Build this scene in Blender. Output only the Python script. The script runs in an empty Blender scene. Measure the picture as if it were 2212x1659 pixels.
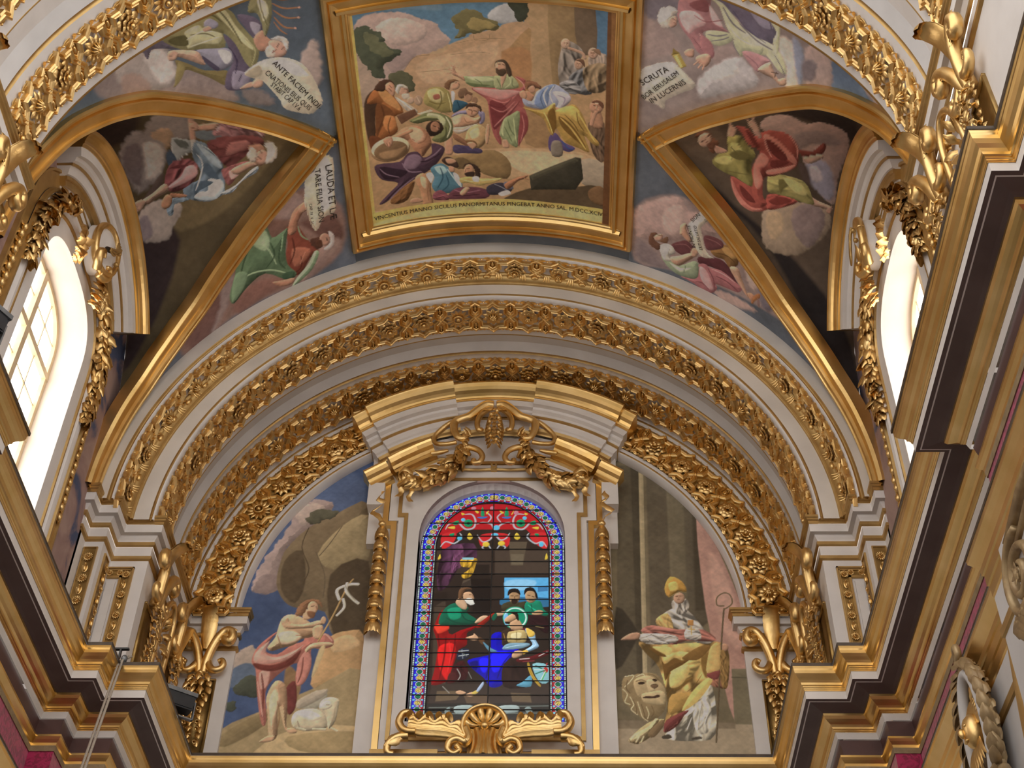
import bpy, math, random
import numpy as np
from mathutils import Vector, Matrix
random.seed(7)
S = bpy.context.scene
COL = S.collection
PI = math.pi
# ------------------------------------------------------------------ camera
cd = bpy.data.cameras.new('camera'); cam = bpy.data.objects.new('camera', cd); COL.objects.link(cam)
PITCH, YAW, ROLL = math.radians(44.6015), math.radians(2.0746), math.radians(1.2243)
_f = Vector((-math.sin(YAW)*math.cos(PITCH), math.cos(YAW)*math.cos(PITCH), math.sin(PITCH)))
_r = Vector((math.cos(YAW), math.sin(YAW), 0)); _u = _r.cross(_f)
_R = math.cos(ROLL)*_r + math.sin(ROLL)*_u; _U = -math.sin(ROLL)*_r + math.cos(ROLL)*_u
cam.matrix_world = Matrix(((_R.x,_U.x,-_f.x,0.8346),(_R.y,_U.y,-_f.y,0),(_R.z,_U.z,-_f.z,1.6),(0,0,0,1)))
cd.sensor_width = 36; cd.sensor_fit = 'HORIZONTAL'; cd.lens = 3057.99/2212*36
cd.clip_start = 0.05; cd.clip_end = 200
S.camera = cam
# ------------------------------------------------------------------ light
W = bpy.data.worlds.new('daylight'); S.world = W; W.use_nodes = True
bgn = W.node_tree.nodes['Background']; bgn.inputs[0].default_value = (1.0, 0.965, 0.93, 1); bgn.inputs[1].default_value = 1.7
S.view_settings.view_transform = 'Standard'; S.view_settings.look = 'None'
S.view_settings.gamma = 1; S.view_settings.use_curve_mapping = False
S.view_settings.exposure = 0.22
# ------------------------------------------------------------------ geometry constants
ZC = 13.1496            # height of the vault axis
YC = 11.45              # middle of the window bay
RV = 5.0
RIBA = [0, 10, 22, 30, 37, 46, 56, 62, 65.3]
RIBW = [2.28, 2.28, 2.22, 2.05, 1.82, 1.32, 0.70, 0.28, 0.0]
def ribw(deg):          # half width of the lunette opening in the vault at a given angle above the springing
    return np.interp(deg, RIBA, RIBW)
def vault(s, y, r=RV):  # s = arc length from the crown (right positive)
    a = PI/2 - s/RV
    return (r*math.cos(a), y, ZC + r*math.sin(a))
WALLZ = 0.25
def web(sx, q, t):      # lunette web: q -1..1 across (near..far), t 0 at the rib .. 1 at the wall
    aa = (1-abs(q))**0.8*65.3
    hw = float(ribw(aa)); a = math.radians(aa)
    xr = RV*math.cos(a); zr = ZC + RV*math.sin(a)
    x = xr + (5.0-xr)*t
    return (sx*x, YC + (hw if q > 0 else -hw), zr - WALLZ*(x-xr))

# ------------------------------------------------------------------ materials
def nmat(name):
    m = bpy.data.materials.new(name); m.use_nodes = True
    nt = m.node_tree; return m, nt, nt.nodes['Principled BSDF']
def lin(h):
    c = [int(h[i:i+2], 16)/255 for i in (0, 2, 4)]
    return [v/12.92 if v <= .04045 else ((v+.055)/1.055)**2.4 for v in c]
def rgba(c): return (c[0], c[1], c[2], 1)
def noisy(name, c1, c2, scale=3, rough=.6, metal=0, bump=.0, bscale=40, rough2=None, detail=4, spec=None):
    m, nt, b = nmat(name); N = nt.nodes; L = nt.links
    tc = N.new('ShaderNodeTexCoord'); n = N.new('ShaderNodeTexNoise'); n.inputs['Scale'].default_value = scale; n.inputs['Detail'].default_value = detail
    L.new(tc.outputs['Object'], n.inputs['Vector'])
    r = N.new('ShaderNodeValToRGB'); r.color_ramp.elements[0].position = .35; r.color_ramp.elements[1].position = .68
    r.color_ramp.elements[0].color = rgba(c1); r.color_ramp.elements[1].color = rgba(c2)
    L.new(n.outputs['Fac'], r.inputs['Fac']); L.new(r.outputs['Color'], b.inputs['Base Color'])
    b.inputs['Roughness'].default_value = rough; b.inputs['Metallic'].default_value = metal
    if spec is not None: b.inputs['Specular IOR Level'].default_value = spec
    if rough2 is not None:
        mr = N.new('ShaderNodeMapRange'); mr.inputs['To Min'].default_value = rough; mr.inputs['To Max'].default_value = rough2
        L.new(n.outputs['Fac'], mr.inputs['Value']); L.new(mr.outputs['Result'], b.inputs['Roughness'])
    if bump:
        n2 = N.new('ShaderNodeTexNoise'); n2.inputs['Scale'].default_value = bscale; n2.inputs['Detail'].default_value = 3
        L.new(tc.outputs['Object'], n2.inputs['Vector'])
        bp = N.new('ShaderNodeBump'); bp.inputs['Strength'].default_value = bump; bp.inputs['Distance'].default_value = .01
        L.new(n2.outputs['Fac'], bp.inputs['Height']); L.new(bp.outputs['Normal'], b.inputs['Normal'])
    return m
MT = {}
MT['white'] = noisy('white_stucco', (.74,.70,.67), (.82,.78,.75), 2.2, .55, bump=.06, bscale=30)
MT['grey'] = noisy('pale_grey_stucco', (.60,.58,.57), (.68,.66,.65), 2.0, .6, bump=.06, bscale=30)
MT['marble'] = noisy('veined_white_marble', (.62,.58,.54), (.80,.75,.69), 1.1, .45, detail=8)
MT['gold'] = noisy('gold_leaf', (.76,.50,.19), (.93,.67,.31), 5, .30, 1.0, bump=.22, bscale=26, rough2=.46)
MT['goldflat'] = noisy('burnished_gold', (.80,.54,.20), (.93,.66,.29), 2.5, .24, 1.0, bump=.08, bscale=9, rough2=.42)
MT['golddull'] = noisy('aged_gold', (.60,.40,.15), (.76,.53,.22), 4, .42, 1.0, bump=.2, bscale=20, rough2=.6)
MT['goldpaint'] = noisy('ochre_gilding', (.50,.32,.12), (.62,.42,.17), 5, .45, .8, bump=.12, bscale=22)
MT['brown'] = noisy('umber_painted_stone', (.105,.070,.064), (.135,.095,.086), 3, .6, bump=.05)
MT['maroon'] = noisy('maroon_painted_frieze', (.085,.040,.036), (.12,.058,.050), 3, .5, bump=.05)
MT['dark'] = noisy('dark_brown_edge', (.05,.032,.02), (.09,.06,.035), 6, .6)
MT['tan'] = noisy('tan_plaster_edge', (.28,.20,.11), (.38,.28,.16), 9, .8, bump=.3)
MT['wood'] = noisy('carved_walnut', (.30,.20,.10), (.52,.38,.20), 7, .42, .35, bump=.15)
MT['bluegrey'] = noisy('slate_blue_fresco', (.115,.135,.165), (.20,.215,.235), 1.6, .8, detail=8)
MT['lead'] = noisy('lead_came', (.012,.011,.011), (.03,.028,.026), 20, .6)
MT['black'] = noisy('black_metal', (.012,.014,.018), (.02,.022,.026), 10, .4)
MT['steel'] = noisy('grey_lamp_metal', (.16,.17,.18), (.24,.25,.26), 10, .4, .6)
MT['rope'] = noisy('pale_rope', (.36,.31,.25), (.46,.40,.33), 60, .9, bump=.4, bscale=160)
MT['frame'] = noisy('cream_window_joinery', (.62,.47,.28), (.74,.58,.37), 5, .5)
MT['reveal'] = noisy('limewashed_reveal', (.86,.77,.68), (.90,.82,.74), 2, .7)
MT['floor'] = noisy('marble_floor', (.16,.14,.12), (.24,.21,.18), 1.5, .3)
MT['ground'] = noisy('gilded_ground', (.36,.225,.075), (.50,.33,.12), 8, .45, .9, bump=.25, bscale=30)
def damask():
    m, nt, b = nmat('crimson_damask'); N = nt.nodes; L = nt.links
    tc = N.new('ShaderNodeTexCoord'); v = N.new('ShaderNodeTexVoronoi'); v.inputs['Scale'].default_value = 7
    w = N.new('ShaderNodeTexNoise'); w.inputs['Scale'].default_value = 9; w.inputs['Distortion'].default_value = 2.5
    L.new(tc.outputs['Object'], v.inputs['Vector']); L.new(tc.outputs['Object'], w.inputs['Vector'])
    r = N.new('ShaderNodeValToRGB'); r.color_ramp.elements[0].color = (.26,.004,.05,1); r.color_ramp.elements[1].color = (.46,.012,.10,1)
    r.color_ramp.elements[0].position = .42; r.color_ramp.elements[1].position = .55
    L.new(w.outputs['Fac'], r.inputs['Fac']); L.new(r.outputs['Color'], b.inputs['Base Color'])
    b.inputs['Roughness'].default_value = .5; b.inputs['Sheen Weight'].default_value = .4
    bp = N.new('ShaderNodeBump'); bp.inputs['Strength'].default_value = .4; bp.inputs['Distance'].default_value = .01
    L.new(w.outputs['Fac'], bp.inputs['Height']); L.new(bp.outputs['Normal'], b.inputs['Normal'])
    return m
MT['damask'] = damask()
def fresco_mat(name, gain=1.0, rough=.75):
    m, nt, b = nmat(name); N = nt.nodes; L = nt.links
    a = N.new('ShaderNodeAttribute'); a.attribute_name = 'paint'
    tc = N.new('ShaderNodeTexCoord'); n = N.new('ShaderNodeTexNoise'); n.inputs['Scale'].default_value = 9; n.inputs['Detail'].default_value = 9; n.inputs['Roughness'].default_value = .65
    L.new(tc.outputs['Object'], n.inputs['Vector'])
    mr = N.new('ShaderNodeMapRange'); mr.inputs['From Min'].default_value = .3; mr.inputs['From Max'].default_value = .7; mr.inputs['To Min'].default_value = .86; mr.inputs['To Max'].default_value = 1.12
    L.new(n.outputs['Fac'], mr.inputs['Value'])
    mx = N.new('ShaderNodeVectorMath'); mx.operation = 'SCALE'
    L.new(a.outputs['Color'], mx.inputs[0]); L.new(mr.outputs['Result'], mx.inputs['Scale'])
    L.new(mx.outputs['Vector'], b.inputs['Base Color']); b.inputs['Roughness'].default_value = rough; b.inputs['Specular IOR Level'].default_value = .25
    return m
MT['fresco'] = fresco_mat('fresco_paint')
def emit(name, color, strength):
    m, nt, b = nmat(name); b.inputs['Base Color'].default_value = rgba(color); b.inputs['Emission Color'].default_value = rgba(color)
    b.inputs['Emission Strength'].default_value = strength; return m
MT['sky'] = emit('bright_daylight_glass', (1.0,.96,.91), 3.4)
def stained():
    m, nt, b = nmat('backlit_stained_glass'); N = nt.nodes; L = nt.links
    a = N.new('ShaderNodeAttribute'); a.attribute_name = 'paint'
    L.new(a.outputs['Color'], b.inputs['Emission Color']); b.inputs['Emission Strength'].default_value = 1.0
    b.inputs['Base Color'].default_value = (.01,.01,.012,1); b.inputs['Roughness'].default_value = .2
    return m
MT['stained'] = stained()

# ------------------------------------------------------------------ mesh helpers
class MB:
    def __init__(s): s.v = []; s.f = []
    def add(s, vs, fs):
        o = len(s.v); s.v.extend(vs); s.f.extend([tuple(i+o for i in f) for f in fs]); return s
    def grid(s, P, cu=False, cv=False):
        nu = len(P); nv = len(P[0]); o = len(s.v)
        for row in P: s.v.extend(row)
        for i in range(nu if cu else nu-1):
            for j in range(nv if cv else nv-1):
                a = i*nv+j; b = ((i+1) % nu)*nv+j; c = ((i+1) % nu)*nv+(j+1) % nv; d = i*nv+(j+1) % nv
                s.f.append((o+a, o+b, o+c, o+d))
        return s
    def box(s, x0, x1, y0, y1, z0, z1):
        return s.add([(x0,y0,z0),(x1,y0,z0),(x1,y1,z0),(x0,y1,z0),(x0,y0,z1),(x1,y0,z1),(x1,y1,z1),(x0,y1,z1)],
                     [(0,3,2,1),(4,5,6,7),(0,1,5,4),(1,2,6,5),(2,3,7,6),(3,0,4,7)])
    def prism(s, poly, y0, y1):      # poly in (x, z), extruded in y
        n = len(poly); o = len(s.v)
        s.v.extend([(x, y0, z) for x, z in poly] + [(x, y1, z) for x, z in poly])
        s.f.append(tuple(o+i for i in range(n))); s.f.append(tuple(o+n+i for i in reversed(range(n))))
        for i in range(n): j = (i+1) % n; s.f.append((o+i, o+n+i, o+n+j, o+j))
        return s
    def tube(s, pts, rad, n=8, flat=None, caps=True):
        P = [Vector(p) for p in pts]; m = len(P)
        if not hasattr(rad, '__len__'): rad = [rad]*m
        T = []
        for i in range(m): T.append((P[min(i+1, m-1)]-P[max(i-1, 0)]).normalized())
        ref = Vector((0, 0, 1)) if abs(T[0].z) < .9 else Vector((1, 0, 0))
        if flat is not None: ref = Vector(flat)
        nrm = T[0].cross(ref).normalized(); rows = []
        for i in range(m):
            b = T[i].cross(nrm)
            if b.length < 1e-6: b = T[i].orthogonal()
            b.normalize(); nrm = b.cross(T[i]).normalized()
            rr = rad[i]; ra, rb = (rr if hasattr(rr, '__len__') else (rr, rr))
            rows.append([tuple(P[i] + nrm*math.cos(2*PI*k/n)*ra + b*math.sin(2*PI*k/n)*rb) for k in range(n)])
        o = len(s.v); s.grid(rows, False, True)
        if caps:
            s.f.append(tuple(o+k for k in range(n))); s.f.append(tuple(o+(m-1)*n+k for k in reversed(range(n))))
        return s
    def ball(s, c, r, nu=8, nv=5):
        if not hasattr(r, '__len__'): r = (r, r, r)
        rows = []
        for j in range(nv+1):
            t = -PI/2 + PI*j/nv
            rows.append([(c[0]+r[0]*math.cos(t)*math.cos(2*PI*k/nu), c[1]+r[1]*math.cos(t)*math.sin(2*PI*k/nu), c[2]+r[2]*math.sin(t)) for k in range(nu)])
        return s.grid(rows, False, True)
    def leaf(s, base, d, nrm, ln, wd, curl=.5, nseg=5, cup=.25, lobes=0):
        base = Vector(base); d = Vector(d).normalized(); nrm = Vector(nrm); nrm = (nrm-d*nrm.dot(d)).normalized(); sd = d.cross(nrm)
        rows = []; p = base.copy(); ang = 0
        for i in range(nseg+1):
            t = i/nseg; w = wd*.5*(math.sin(PI*min(.97, .12+.86*t))**.75)
            if lobes: w *= 1+.28*math.cos(t*lobes*2*PI)
            dd = d*math.cos(ang)+nrm*math.sin(ang); nn = nrm*math.cos(ang)-d*math.sin(ang)
            rows.append([tuple(p-sd*w+nn*(-cup*w)), tuple(p-sd*w*.5+nn*(cup*w*.35)), tuple(p+nn*(-cup*w*.1)), tuple(p+sd*w*.5+nn*(cup*w*.35)), tuple(p+sd*w+nn*(-cup*w))])
            p = p+dd*(ln/nseg); ang += curl/nseg
        return s.grid(rows)
    def xf(s, M):
        s.v = [tuple(M @ Vector(p)) for p in s.v]; return s
    def build(s, name, mat, parent=None, smooth=False, mats=None):
        me = bpy.data.meshes.new(name); me.from_pydata(s.v, [], s.f); me.validate()
        me.materials.append(MT[mat] if isinstance(mat, str) else mat)
        if smooth: me.shade_smooth() if hasattr(me, 'shade_smooth') else None
        o = bpy.data.objects.new(name, me); COL.objects.link(o)
        if parent: o.parent = parent
        return o
def inst(name, me, parent, M=None):
    o = bpy.data.objects.new(name, me); COL.objects.link(o); o.parent = parent
    if M is not None: o.matrix_local = M
    return o
def empty(name, loc=(0,0,0), label=None, cat=None, group=None, kind=None, M=None):
    o = bpy.data.objects.new(name, None); COL.objects.link(o); o.location = loc; o.empty_display_size = .1
    if M is not None: o.matrix_world = M
    return tag(o, label, cat, group, kind)
def tag(o, label=None, cat=None, group=None, kind=None):
    if label: o['label'] = label
    if cat: o['category'] = cat
    if group: o['group'] = group
    if kind: o['kind'] = kind
    return o
def struct(o, label=None): o['kind'] = 'structure'; (label and o.__setitem__('label', label)); return o
def rev(mb, prof, n=150, a0=0., a1=PI):          # profile (r, y) turned about the vault axis
    rows = []
    for i in range(n+1):
        a = a0+(a1-a0)*i/n; c, sn = math.cos(a), math.sin(a)
        rows.append([(r*c, y, ZC+r*sn) for r, y in prof])
    return mb.grid(rows)
def roll(p, q, h, n=6):                          # half round moulding between two profile points, bulging to the left of p->q
    (x0, y0), (x1, y1) = p, q; dx, dy = x1-x0, y1-y0; l = math.hypot(dx, dy); nx, ny = dy/l, -dx/l
    return [(x0+dx*t+nx*h*math.sin(PI*t), y0+dy*t+ny*h*math.sin(PI*t)) for t in [i/n for i in range(n+1)]]
def plansweep(plan, prof, sel=None):             # plan polyline (x, y), profile (outset, z); left normal points into the room
    n = len(plan); off = []
    for i in range(n):
        def nr(a, b):
            dx, dy = b[0]-a[0], b[1]-a[1]; l = math.hypot(dx, dy); return (-dy/l, dx/l)
        n1 = nr(plan[i-1], plan[i]) if i > 0 else nr(plan[0], plan[1]); n2 = nr(plan[i], plan[i+1]) if i < n-1 else nr(plan[n-2], plan[n-1])
        k = 1+n1[0]*n2[0]+n1[1]*n2[1]
        off.append(((n1[0]+n2[0])/k, (n1[1]+n2[1])/k))
    mb = MB()
    for i in range(n-1):
        if sel is not None and not sel(i): continue
        rows = [[(plan[j][0]+off[j][0]*o, plan[j][1]+off[j][1]*o, z) for o, z in prof] for j in (i, i+1)]
        mb.grid(rows)
    return mb
def smoothpath(pts, n=8, closed=False):
    P = [Vector(p) for p in pts]; out = []; m = len(P)
    for i in range(m if closed else m-1):
        if closed: p0, p1, p2, p3 = P[(i-1) % m], P[i], P[(i+1) % m], P[(i+2) % m]
        else: p0, p1, p2, p3 = P[max(i-1, 0)], P[i], P[i+1], P[min(i+2, m-1)]
        for k in range(n):
            t = k/n
            out.append(.5*((2*p1)+(p2-p0)*t+(2*p0-5*p1+4*p2-p3)*t*t+(3*p1-p0-3*p2+p3)*t**3))
    if not closed: out.append(P[-1])
    return out
# ================================================================== STRUCTURE
struct(MB().add([(-14,-14,0),(14,-14,0),(14,20,0),(-14,20,0)], [(0,1,2,3)]).build('floor', 'floor'), 'pale marble floor')
# unseen nave walls behind the viewer, added to block low-angle light
struct(MB().add([(-7,-16,0),(7,-16,0),(7,-16,6.5),(-7,-16,6.5)], [(0,1,2,3)]).build('wall_light_block_back', 'grey'), 'unseen nave back wall added to block low light')
for sx, nm in ((-1,'wall_light_block_left'),(1,'wall_light_block_right')):
    struct(MB().add([(sx*4.75,-16,0),(sx*4.75,1.2,0),(sx*4.75,1.2,9.2),(sx*4.75,-16,9.2)], [(0,1,2,3)]).build(nm, 'grey'), 'unseen nave side wall added to block low light')
# vault strip between the painted panels
mb = MB()
for (s0, s1, y0, y1) in ((-2.25, 2.25, 8.6, 13.76),):
    mb.grid([[vault(s0+(s1-s0)*i/40, y0+(y1-y0)*j/10, 5.02) for j in range(11)] for i in range(41)])
struct(mb.build('ceiling', 'bluegrey', smooth=True), 'slate blue barrel vault between the gilt frames')
def band(parent, name, mat, prof, n=150, smooth=True):
    return rev(MB(), prof, n).build(name, mat, parent, smooth)

# ---- gilt star lattice: one shared set of small meshes
BARP = [(-.033,0),(-.033,.058),(-.016,.07),(0,.048),(.016,.07),(.033,.058),(.033,0)]
def outline_bar(mb, pts, prof=BARP, closed=True):
    n = len(pts); rows = []
    for i in range(n):
        p = Vector(pts[i]); a = Vector(pts[i-1]); b = Vector(pts[(i+1) % n])
        d1 = (p-a).normalized(); d2 = (b-p).normalized()
        n1 = Vector((-d1.y, d1.x)); n2 = Vector((-d2.y, d2.x)); k = max(.35, 1+n1.dot(n2)); m = (n1+n2)/k
        rows.append([(p.x+m.x*o, p.y+m.y*o, h) for o, h in prof])
    return mb.grid(rows, closed, False)
def star_mesh():
    mb = MB(); pts = []
    for k in range(16):
        a = 2*PI*k/16; r = .262 if k % 2 == 0 else .205
        pts.append((r*math.cos(a), r*math.sin(a)))
    outline_bar(mb, pts)
    return mb
def cell_mesh():
    mb = MB(); pts = [(0,-.105),(.052,-.05),(.052,.06),(0,.10),(-.052,.06),(-.052,-.05)]
    outline_bar(mb, pts, [(o*.62, h*.8) for o, h in BARP])
    return mb
def bud_mesh():
    mb = MB(); mb.ball((0,-.01,.03), (.02,.05,.028), 8, 5)
    for sx in (-1, 1): mb.leaf((0,-.06,.015), (sx*.35,1,.1), (0,0,1), .09, .035, .4, 3)
    mb.ball((0,.05,.03), (.014,.018,.02), 6, 4)
    return mb
def rosette_mesh(kind):
    mb = MB()
    if kind == 0:      # daisy with ring and button
        for k in range(14):
            a = 2*PI*k/14; d = (math.cos(a), math.sin(a), .25); mb.leaf((.055*d[0], .055*d[1], .045), d, (0,0,1), .105, .046, -.5, 4)
        ring = [(.06*math.cos(2*PI*k/14), .06*math.sin(2*PI*k/14), .07) for k in range(15)]; mb.tube(ring, .013, 6, caps=False)
        mb.ball((0,0,.065), (.032,.032,.03), 8, 5)
    elif kind == 1:    # full rose
        for lay, (n, r0, ln, w, el, z) in enumerate(((8,.05,.11,.10,.35,.03),(8,.03,.085,.08,.75,.05),(6,.015,.06,.065,1.3,.06))):
            for k in range(n):
                a = 2*PI*(k+.5*(lay % 2))/n; d = (math.cos(a), math.sin(a), el); mb.leaf((r0*d[0], r0*d[1], z), d, (0,0,1), ln, w, -1.1, 4, .35)
        mb.ball((0,0,.095), (.03,.03,.025), 8, 5)
    elif kind == 2:    # curled acanthus flower
        for lay, (n, r0, ln, w, el, cu) in enumerate(((8,.04,.135,.085,.5,-1.9),(8,.02,.09,.06,1.1,-2.0))):
            for k in range(n):
                a = 2*PI*(k+.5*lay)/n; d = (math.cos(a), math.sin(a), el); mb.leaf((r0*d[0], r0*d[1], .03), d, (0,0,1), ln, w, cu, 6, .2, 2)
        for k in range(7):
            a = 2*PI*k/7; mb.ball((.025*math.cos(a), .025*math.sin(a), .085), .014, 6, 4)
        mb.ball((0,0,.095), .016, 6, 4)
    else:              # shell-like fluted boss
        for k in range(10):
            a = 2*PI*k/10; d = (math.cos(a), math.sin(a), .55); mb.leaf((.03*d[0], .03*d[1], .04), d, (0,0,1), .12, .07, -1.4, 5, .5)
        for k in range(10):
            a = 2*PI*k/10; mb.tube([(0,0,.10),(.03*math.cos(a),.03*math.sin(a),.09),(.06*math.cos(a),.06*math.sin(a),.055)], .011, 5)
        mb.ball((0,0,.10), .02, 8, 4)
    return mb
def leafbit_mesh():
    mb = MB()
    for sx in (-1, 1):
        for k in range(3): mb.leaf((sx*.02,0,.01), (sx*(.5+.3*k), .25*(k-1), .1), (0,0,1), .10-.02*k, .035, .3, 3)
    mb.ball((0,0,.02), (.018,.014,.022), 6, 4)
    return mb
def meshdata(mb, name, mat):
    me = bpy.data.meshes.new(name); me.from_pydata(mb.v, [], mb.f); me.materials.append(MT[mat]); me.shade_smooth() if name != 'star_frame' and name != 'bud_cell' else None; return me
SM = dict(star=meshdata(star_mesh(), 'star_frame', 'gold'), cell=meshdata(cell_mesh(), 'bud_cell', 'gold'), bud=meshdata(bud_mesh(), 'bud', 'gold'),
          bit=meshdata(leafbit_mesh(), 'edge_leaf', 'gold'), ros=[meshdata(rosette_mesh(k), 'rosette', 'gold') for k in range(4)])
def starband(parent, n, r, y, width, face=False, a_off=0., lo=0., hi=PI, seed=1):
    rnd = random.Random(seed); L = PI*r/n; su = L/.53; sv = width/.58
    def mat(a, v=0., u=0.):
        c, s = math.cos(a), math.sin(a)
        if not face: X, Y, Z = Vector((-s,0,c)), Vector((0,1,0)), Vector((-c,0,-s)); o = Vector((r*c, y, ZC+r*s))
        else: X, Y, Z = Vector((-s,0,c)), Vector((-c,0,-s)), Vector((0,-1,0)); o = Vector((r*c, y, ZC+r*s))
        o = o+Y*v
        return Matrix(((X.x,Y.x,Z.x,o.x),(X.y,Y.y,Z.y,o.y),(X.z,Y.z,Z.z,o.z),(0,0,0,1)))
    for i in range(n):
        a = PI*(i+.5)/n
        if not (lo <= a <= hi): continue
        M = mat(a); Sc = Matrix.Diagonal((su, sv, 1, 1))
        inst('star_frame', SM['star'], parent, M @ Sc)
        k = min(su, sv*1.1)
        inst('rosette', SM['ros'][rnd.choice((0,1,2,3,1,2))], parent, M @ Matrix.Rotation(rnd.random()*6, 4, 'Z') @ Matrix.Diagonal((k*1.14, k*1.14, 1.15, 1)))
    for i in range(n+1):
        a = PI*i/n
        if not (lo <= a <= hi): continue
        for sg in (-1, 1):
            M = mat(a, sg*.165*sv) @ Matrix.Diagonal((su, sg*sv*.95, 1, 1))
            inst('bud_cell', SM['cell'], parent, M); inst('bud', SM['bud'], parent, M)
        if i < n:
            for sg in (-1, 1): inst('edge_leaf', SM['bit'], parent, mat(PI*(i+.24)/n, sg*.268*sv) @ Matrix.Diagonal((su,sv,1,1))); inst('edge_leaf', SM['bit'], parent, mat(PI*(i+.76)/n, sg*.268*sv) @ Matrix.Diagonal((su,sv,1,1)))

# ---- far arch, outer ring
T1 = struct(empty('trim_1', (0,13.74,ZC)), 'outer white and gilt arch ring with egg moulding below the vault'); 
def child_at(o, parent):   # keep world placement for parts modelled in world coordinates
    o.parent = parent; o.matrix_parent_inverse = parent.matrix_world.inverted_safe(); return o
T1.location = (0,0,0); 
band(T1, 'white_fascia', 'marble', [(5.04,13.74),(4.80,13.74)])
band(T1, 'gilt_roll', 'goldpaint', roll((4.80,13.74),(4.735,13.74),.035))
band(T1, 'white_fillet', 'white', [(4.735,13.74),(4.715,13.745),(4.715,13.80)])
band(T1, 'white_soffit', 'white', [(4.715,13.80),(4.715,14.08)])
starband(T1, 22, 4.713, 14.02, .50, lo=.0, seed=3)
band(T1, 'white_backing', 'white', [(4.72,14.07),(4.695,14.07)])
EGG = [(4.705,14.055),(4.69,14.05),(4.675,14.055),(4.665,14.075),(4.645,14.07),(4.615,14.085),(4.59,14.11),(4.58,14.135),(4.583,14.15),(4.57,14.14),(4.555,14.145),(4.548,14.16),(4.548,14.175)]
band(T1, 'egg_moulding', 'goldpaint', EGG)
egg = MB(); egg.ball((0,0,0), (.062,.033,.026), 8, 5); EG = meshdata(egg, 'egg', 'gold')
dart = MB()
for k in (-1,0,1): dart.leaf((k*.026,-.045,0), (k*.2,1,.0), (0,0,1), .10, .03, .5, 3, .6)
DT = meshdata(dart, 'dart_leaf', 'gold')
NE = 40
for i in range(NE*2):
    a = PI*(i+.5)/(NE*2); c, s = math.cos(a), math.sin(a)
    X = Vector((-s,0,c)); Zr = Vector((-c*.6,-.8,-s*.6)).normalized(); Y = Zr.cross(X); o = Vector((4.622*c, 14.075, ZC+4.622*s))
    M = Matrix(((X.x,Y.x,Zr.x,o.x),(X.y,Y.y,Zr.y,o.y),(X.z,Y.z,Zr.z,o.z),(0,0,0,1)))
    inst('egg' if i % 2 == 0 else 'dart_leaf', EG if i % 2 == 0 else DT, T1, M)
# ---- far arch, middle ring: white face, two star soffits with a hollow between
T2 = struct(empty('trim_2'), 'middle white arch ring with two gilt star soffits')
band(T2, 'white_face', 'marble', [(4.548,14.172),(4.345,14.172)])
band(T2, 'gilt_roll', 'goldpaint', roll((4.345,14.172),(4.305,14.172),.028))
band(T2, 'white_edge', 'white', [(4.305,14.172),(4.285,14.175),(4.285,14.235)])
band(T2, 'star_soffit', 'white', [(4.285,14.235),(4.285,14.865)])
starband(T2, 25, 4.283, 14.55, .60, seed=5)
band(T2, 'white_strip', 'white', [(4.285,14.865),(4.285,14.945)])
band(T2, 'gilt_line', 'goldpaint', [(4.285,14.945),(4.279,14.955),(4.285,14.968)])
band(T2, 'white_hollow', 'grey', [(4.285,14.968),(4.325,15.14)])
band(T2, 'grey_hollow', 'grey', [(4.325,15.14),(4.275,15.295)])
band(T2, 'gilt_roll', 'goldpaint', roll((4.275,15.295),(4.275,15.355),.02))
band(T2, 'white_strip', 'white', [(4.275,15.355),(4.285,15.36),(4.285,15.435)])
band(T2, 'star_soffit', 'white', [(4.285,15.435),(4.285,16.11)])
starband(T2, 25, 4.283, 15.77, .64, seed=9)
band(T2, 'white_strip', 'white', [(4.285,16.11),(4.285,16.165),(4.255,16.17)])
# ---- far arch, inner ring standing on the end wall
T3 = struct(empty('trim_3'), 'innermost gilt star arch on the end wall')
band(T3, 'gilt_roll', 'goldpaint', roll((4.255,16.17),(4.215,16.17),.028))
band(T3, 'white_strip', 'white', [(4.215,16.17),(4.165,16.18)])
band(T3, 'star_face', 'ground', [(4.165,16.18),(3.635,16.23)])
starband(T3, 23, 3.90, 16.205, .56, face=True, seed=12)
band(T3, 'white_strip', 'white', [(3.635,16.23),(3.58,16.235)])
band(T3, 'gilt_roll', 'goldpaint', roll((3.58,16.235),(3.55,16.235),.02))
band(T3, 'white_edge', 'white', [(3.55,16.235),(3.53,16.24),(3.53,16.45)])
# ---- near arch
T4 = struct(empty('trim_4'), 'nearer gilt star arch across the vault')
RN = 4.63
band(T4, 'rear_face', 'white', [(5.03,8.86),(RN+.03,8.86)])
band(T4, 'gilt_edge', 'goldpaint', [(RN+.03,8.86),(RN,8.85),(RN,8.82)])
band(T4, 'white_strip', 'white', [(RN,8.82),(RN,8.725)])
band(T4, 'star_soffit', 'white', [(RN,8.725),(RN,8.10)])
starband(T4, 25, RN-.002, 8.41, .60, seed=21)
band(T4, 'white_strip', 'white', [(RN,8.10),(RN,7.995)])
band(T4, 'gilt_roll', 'goldpaint', roll((RN,7.93),(RN,7.995),.02)[::-1])
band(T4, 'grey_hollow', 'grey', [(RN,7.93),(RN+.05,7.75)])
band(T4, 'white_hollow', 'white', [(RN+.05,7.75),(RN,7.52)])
band(T4, 'gilt_line', 'goldpaint', [(RN,7.52),(RN-.006,7.51),(RN,7.50)])
band(T4, 'white_strip', 'white', [(RN,7.50),(RN,7.40)])
band(T4, 'star_soffit', 'white', [(RN,7.40),(RN,6.66)])
starband(T4, 25, RN-.002, 7.04, .66, seed=23)
band(T4, 'near_edge', 'white', [(RN,6.66),(RN,6.3),(5.6,6.3)])

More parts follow.
